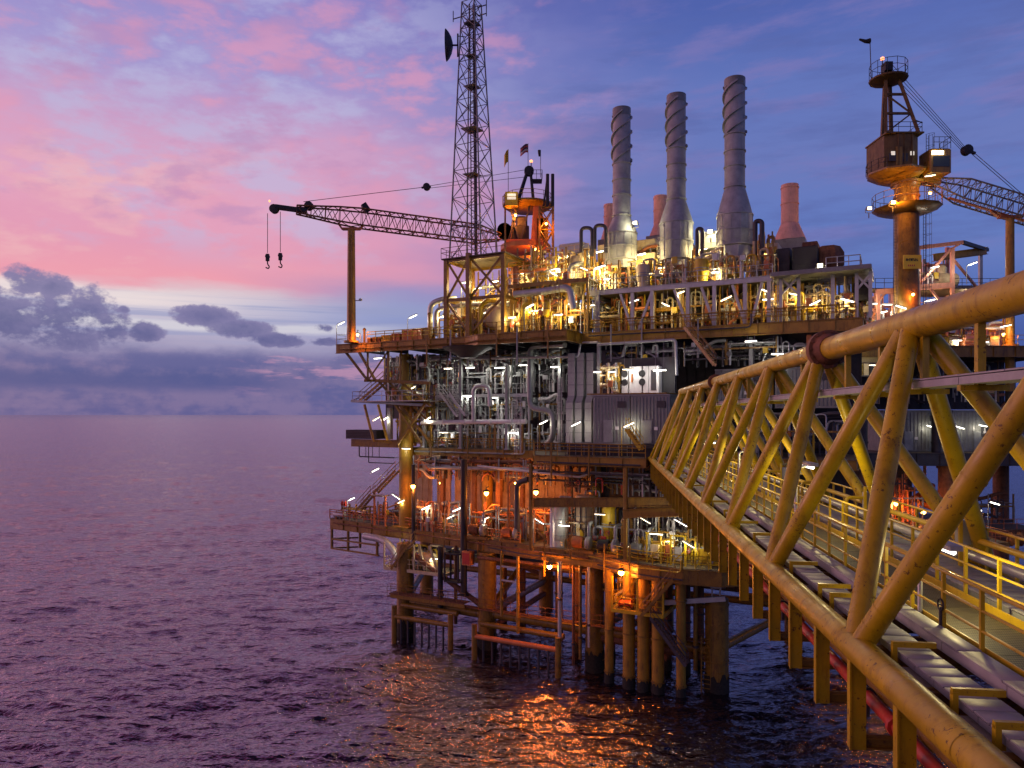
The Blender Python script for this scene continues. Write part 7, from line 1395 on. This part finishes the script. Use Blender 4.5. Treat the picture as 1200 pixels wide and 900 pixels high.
for i,(pa,pb,v,z,r,m_,lab) in enumerate([(560,690,1.0,9.9,.2,'rust','rusty line running just under the cellar deck behind the sodium lamp'),(590,720,3,9.4,.28,'dkochre','thick ochre line running under the cellar deck'),(640,850,4,9.0,.2,'grey','grey line running under the cellar deck above the conductors'),(480,600,4.5,9.5,.25,'dark','dark line running under the seaward half of the cellar deck')]): solo('underdeck_pipe', lab, 'pipe', PF, MB().tube((U(pa,v),v,z),(U(pb,v),v,z),r,10), M[m_], (U(pa,v),v,z), 'pipes under the cellar deck')

# crane wing: closing walls and plant low behind the bridge
def wwall(label,x0,x1,y,z0,z1,m):
    t = thing('bulkhead', label, 'bulkhead', WF, (x0,y,z0), 'dark bulkheads of the crane wing'); part('panel', MB().box(x0,x1,y,y+.15,z0,z1), m, t); k = MB(); x = x0+.2
    while x < x1: k.box(x,x+.1,y-.08,y-.002,z0,z1); x += 1.3
    part('ribs', k, m, t, kind='stuff')
wwall('dark bulkhead between the decks of the crane wing above the long wall units',35,56.5,83.2,25.6,31,M['dark']); wwall('dark bulkhead low under the crane wing behind the lifeboat',35,49.5,90,8,19.5,M['dark'])
for i,(x0,x1,y,z0,z1,ms,lab) in enumerate([(36,41,79,12.6,18.5,['dark','rust','grey'],'dark pipework under the crane wing next to the platform'),(41.5,45,79,12.6,18.5,['rust','orange','dark'],'orange and rusty pipework under the crane wing beside the lifeboat'),(52.5,57,82,12.6,16,['grey','dark','rust'],'grey pipework under the crane wing past the lifeboat')]): pipe_bay(lab,WF,x0,x1,y,y+2.5,z0,z1,ms,860+i,'low pipework of the crane wing',3,9,.4)
wdeck('wing_deck','lowest dark deck of the crane wing behind the lifeboat',35,57.5,78.5,91,12.6,11.7,M['rust'],'orange')
for px, py, Y_, lab in ((1082,600,79.5,'orange sodium lamp beside the lifeboat'),(1050,590,79,'orange sodium lamp low under the crane wing')): sodium_lamp(WF, W(px,py,Y_), lab, 420, group='sodium lamps of the crane wing')
for i,(x,y,z,lab) in enumerate([(43.6,76.6,33.2,'coral pump skid at the foot of the coral gantry'),(48.6,76.8,33.2,'coral valve skid beside the boom rest')]):
    t = thing('valve_skid', lab, 'valve skid', WF, (x,y,32.2)); part('base', MB().hbeam((x-.9,y,32.4),(x+.9,y,32.4),.6,.3,.04), M['coral'], t); part('barrel', MB().lathe((x-.8,y,33.1),[(.1,0),(.4,.05),(.42,.2),(.42,1.3),(.4,1.45),(.1,1.5)],16,'x'), M['coral'], t); part('handwheel', MB().ring((x,y-.5,33.7),.25,.035,'y').tube((x,y-.5,33.7),(x,y,33.5),.04,6), M['red'], t)

# yellow lit frames and plant at the bridge end of the cellar deck
for i,(px,v,lab) in enumerate([(758,-2.0,'yellow lamp frame at the stair head of the landing cage'),(786,-2.2,'yellow valve frame under the bridge end'),(815,-2.2,'yellow valve frame just past the bridge end')]):
    u = U(px,v); t = thing('equipment_stand', lab, 'frame', PF, (u,v,11.8), 'yellow frames at the bridge end of the cellar deck')
    for du in (0,1.3): part('post', MB().beam((u+du,v,11.8),(u+du,v,14.4),.14,.14), M['yellow'], t)
    part('top_bar', MB().beam((u-.1,v,14.4),(u+1.4,v,14.4),.14,.14), M['yellow'], t); part('brace', MB().beam((u,v,11.9),(u+1.3,v,13.2),.1,.1), M['yellow'], t); part('cabinet', MB().bbox(u+.3,u+1.0,v+.1,v+.5,12.2,13.4,.02), M[['cream','lgrey','yellow'][i]], t)
for px, py, lab in ((742,640,'yellow glowing strip lamp low behind the slender corner post'),(786,634,'yellow glowing strip lamp low behind the valve frame'),(828,642,'yellow glowing strip lamp low past the bridge end')): SL(px,py,-1.0,lab,(1,0,.2),200,'pole',base=11.8,group='yellow strip lamps of the cellar deck',col=(1,.8,.3),L=1.0)
pipe_bay('yellow pipework at the rim of the cellar deck by the stair head', PF, U(745,-1.5), U(790,-1.5), -1.5, -.4, 11.8, 13.9, ['yellow','olive','ochre'], 900, None, 2, 9, 0); pipe_bay('yellow pipework at the rim of the cellar deck past the bridge end', PF, U(800,-1.5), U(846,-1.5), -1.5, -.4, 11.8, 14.2, ['yellow','olive','lgrey'], 901, None, 2, 9, 0)
# ladders that link the storeys
for px, v, z0, z1, m_, lab in [(608,-1.9,21.2,26.9,'lgrey','pale cage ladder at the step of the middle deck'),(653,-1.2,33.2,38.4,'dkochre','ochre cage ladder from the top deck to the mezzanine below the crane'),(700,3.0,33.2,37.6,'lgrey','pale cage ladder at the seaward end of the upper deck'),(908,2.9,33.2,37.3,'lgrey','pale cage ladder between the upper deck and the shelter'),(536,5.0,27.4,31.8,'grey','grey cage ladder from the gallery to the top deck'),(668,-.9,12,19.8,'dkochre','ochre cage ladder in front of the ribbed orange wall'),(712,5.2,37.5,42,'lgrey','pale cage ladder on the shortest stack'),(776,5.0,37.5,43.5,'lgrey','pale cage ladder on the middle stack'),(845,5.0,37.5,44,'lgrey','pale cage ladder on the tallest stack')]: ladder(PF,(U(px,v),v,z0),(U(px,v),v,z1),lab,m=m_)

# lines, conduits and drop posts along the deck edges
def edge_line(pts, r, m_, lab, grp='edge lines of the decks'):
    solo('edge_line', lab, 'pipe', PF, MB().pipe(pts, r, 8, bend=.4), M[m_], tuple(pts[0]), grp)
edge_line([(cel[0][0]+1,5.4,11.3),(U(490,3.3),3.3,11.3),(U(610,.5),.5,11.3),(U(690,-.4),-.4,11.3)],.09,'rust','rusty line clipped along the seaward edge beam of the cellar deck')
edge_line([(U(560,2.2),2.2,10.9),(U(610,.45),.45,10.9),(U(690,-.45),-.45,10.9),(U(748,-3.25),-3.25,10.9),(U(800,-3.6),-3.6,10.9)],.07,'dark','dark conduit low on the edge beam of the cellar deck')
edge_line([(U(690,-.4),-.4,11.5),(U(748,-3.2),-3.2,11.5),(U(798,-3.55),-3.55,11.5),(U(798,-3.55),-3.55,12.6)],.06,'yellow','yellow line on the edge beam of the cellar deck above the landing cage')
edge_line([(mid[0][0]+.5,5.1,20.7),(mid[1][0]-1,5.1,20.7),(mid[1][0]-1,5.1,22.0)],.09,'grey','grey line along the seaward half of the middle deck edge')
edge_line([(mid[2][0]+.4,-2.9,20.5),(mid[3][0]-.4,-2.9,20.5)],.08,'dark','dark conduit along the stepped half of the middle deck edge')
edge_line([(TOPP[0][0]+1,-.6,32.5),(U(544,-.6),-.6,32.5),(U(558,-2.0),-2.0,32.5),(U(662,-1.8),-1.8,32.5)],.09,'dkochre','ochre line along the seaward half of the top deck edge')
edge_line([(U(690,2.0),2.0,32.8),(U(880,2.0),2.0,32.8),(U(880,2.0),2.0,34.0)],.08,'dark','dark conduit along the inland half of the top deck edge')
for i,(px,v,z0,z1,m_) in enumerate([(500,-.75,30.2,33.3,'dkochre'),(528,-.75,30.6,33.9,'grey'),(582,-2.1,30.8,34.2,'dkochre'),(606,-2.0,30.0,33.6,'grey'),(642,-2.0,30.4,34.0,'dkochre'),(716,1.9,30.2,33.8,'grey'),(752,1.9,30.4,34.2,'grey'),(818,1.9,30.2,33.8,'grey'),(505,5.0,19.2,22.4,'dkochre'),(548,5.0,19.4,22.6,'dkochre'),(590,5.0,19.2,22.2,'dkochre'),(646,-3.0,19.0,22.4,'dkochre'),(690,-3.0,19.2,22.2,'dkochre'),(520,2.6,9.2,13.4,'dkochre'),(560,1.7,9.4,13.2,'dkochre'),(638,-.2,9.0,13.2,'dkochre'),(668,-.4,9.2,13.4,'dkochre'),(708,-1.6,9.4,13.0,'ochre'),(738,-3.1,9.2,13.4,'ochre')]):
    u = U(px,v); lv = 'top' if z0 > 29 else 'middle' if z0 > 15 else 'cellar'
    solo('drop_post', 'slim drop post crossing the edge beam of the %s deck'%lv, 'post', PF, MB().beam((u,v,z0),(u,v,z1),.13,.13), M[m_], (u,v,z0), 'drop posts of the %s deck edge'%lv)
for i,(pts,m_,lab) in enumerate([([(a,b-.12,11.8) for a,b in cel[:3]],'orange','orange lit outer handrail along the seaward edge of the cellar deck'),([(a,b-.12,11.8) for a,b in cel[3:]],'yellow','yellow outer handrail along the bridge end of the cellar deck'),([(mid[0][0],5.35,21.15),(mid[1][0],5.35,21.15)],'ochre','ochre outer handrail along the seaward half of the middle deck'),([(mid[2][0],-2.65,21.15),(mid[3][0],-2.65,21.15)],'ochre','ochre outer handrail along the stepped half of the middle deck'),([(U(690,2.25),2.25,33.2),(46,2.25,33.2)],'ochre','ochre outer handrail along the inland half of the top deck'),([(U(430,-.3),-.3,33.2),(U(540,-.3),-.3,33.2)],'yellow','yellow outer handrail beside the boxes of the top deck')]):
    p_, r_ = MB(), MB(); railing(r_, p_, pts, h=1.15, sp=1.25, r=.042, mids=(.4,.75)); t = thing('edge_handrail', lab, 'handrail', PF, pts[0]); part('rails', r_, M[m_], t, kind='stuff'); part('posts', p_, M[m_], t, kind='stuff')
# coral plant between the shelter and the tall crane, and behind the gantry
for i,(px0,px1,Y_,z1,lab) in enumerate([(1004,1030,82,38.5,'coral pipework standing between the shelter posts and the coral portal'),(1030,1050,84,39.5,'coral pipework standing behind the coral portal'),(1076,1116,88,39.0,'coral pipework inside the lower storey of the coral gantry'),(1118,1150,89,38.0,'coral and grey pipework under the open side of the coral gantry'),(1085,1112,88,44.0,'coral and cream pipework on the upper floor of the coral gantry')]):
    z0 = 39.8 if i == 4 else 32.25; pipe_bay(lab, WF, W(px0,0,Y_)[0], W(px1,0,Y_)[0], Y_, Y_+2.5, z0, z1, ['coral','coral','orange','cream','lgrey'], 950+i, 'coral plant of the crane wing', 4, 11, .8)
for px, py, Y_, lab in ((1012,352,80,'warm strip lamp among the coral pipework by the shelter'),(1034,366,80,'warm strip lamp low on the coral portal'),(1090,352,85,'warm strip lamp inside the lower storey of the coral gantry'),(1132,345,86,'warm strip lamp under the open side of the coral gantry')):
    strip_lamp(WF, Vector(W(px,py,Y_)), lab, (1,0,.2), 1.2, 320, 'pole', (W(px,py,Y_)[0]-.7,Y_,32.2), 'grey', 'warm lamps of the coral plant', (1,.72,.4))
k = MB().box(41.2,56.9,83.5,84,32.25,35.5); solo('coral_screen','coral screen wall behind the crates of the crane wing','screen wall',WF,k,M['coral'],(41.2,83.5,32.25))
for i,(px0,px1,Y_,z0,z1,m_,lab) in enumerate([(1003,1027,86,32.25,36.8,'coral','coral casing seen between the shelter posts'),(1028,1053,87,32.25,37.6,'coral','coral casing behind the coral portal frame'),(1078,1108,92,32.25,37.5,'coral','coral casing under the coral gantry'),(1112,1150,93,39.8,41.6,'gwall','low grey casing on the upper floor of the coral gantry')]):
    x0, x1 = W(px0,0,Y_)[0], W(px1,0,Y_)[0]; t = thing('plant_casing', lab, 'casing', WF, (x0,Y_,z0), 'casings of the crane wing'); part('shell', MB().bbox(x0,x1,Y_,Y_+3,z0,z1,.05), M[m_], t); k = MB(); n = max(2,int((x1-x0)/.8))
    for q in range(n+1): k.box(x0+.04+(x1-x0-.16)*q/n,x0+.12+(x1-x0-.16)*q/n,Y_-.07,Y_-.003,z0+.05,z1-.05)
    part('ribs', k, M[m_], t, kind='stuff'); dr = part('door', MB().box(x0+.5,x0+1.2,Y_-.1,Y_-.072,z0+.1,z0+1.7), M['grey'], t)
    part('handle', MB().beam((x0+1.08,Y_-.14,z0+.8),(x0+1.08,Y_-.14,z0+1.05),.04,.05), M['lgrey'], dr)
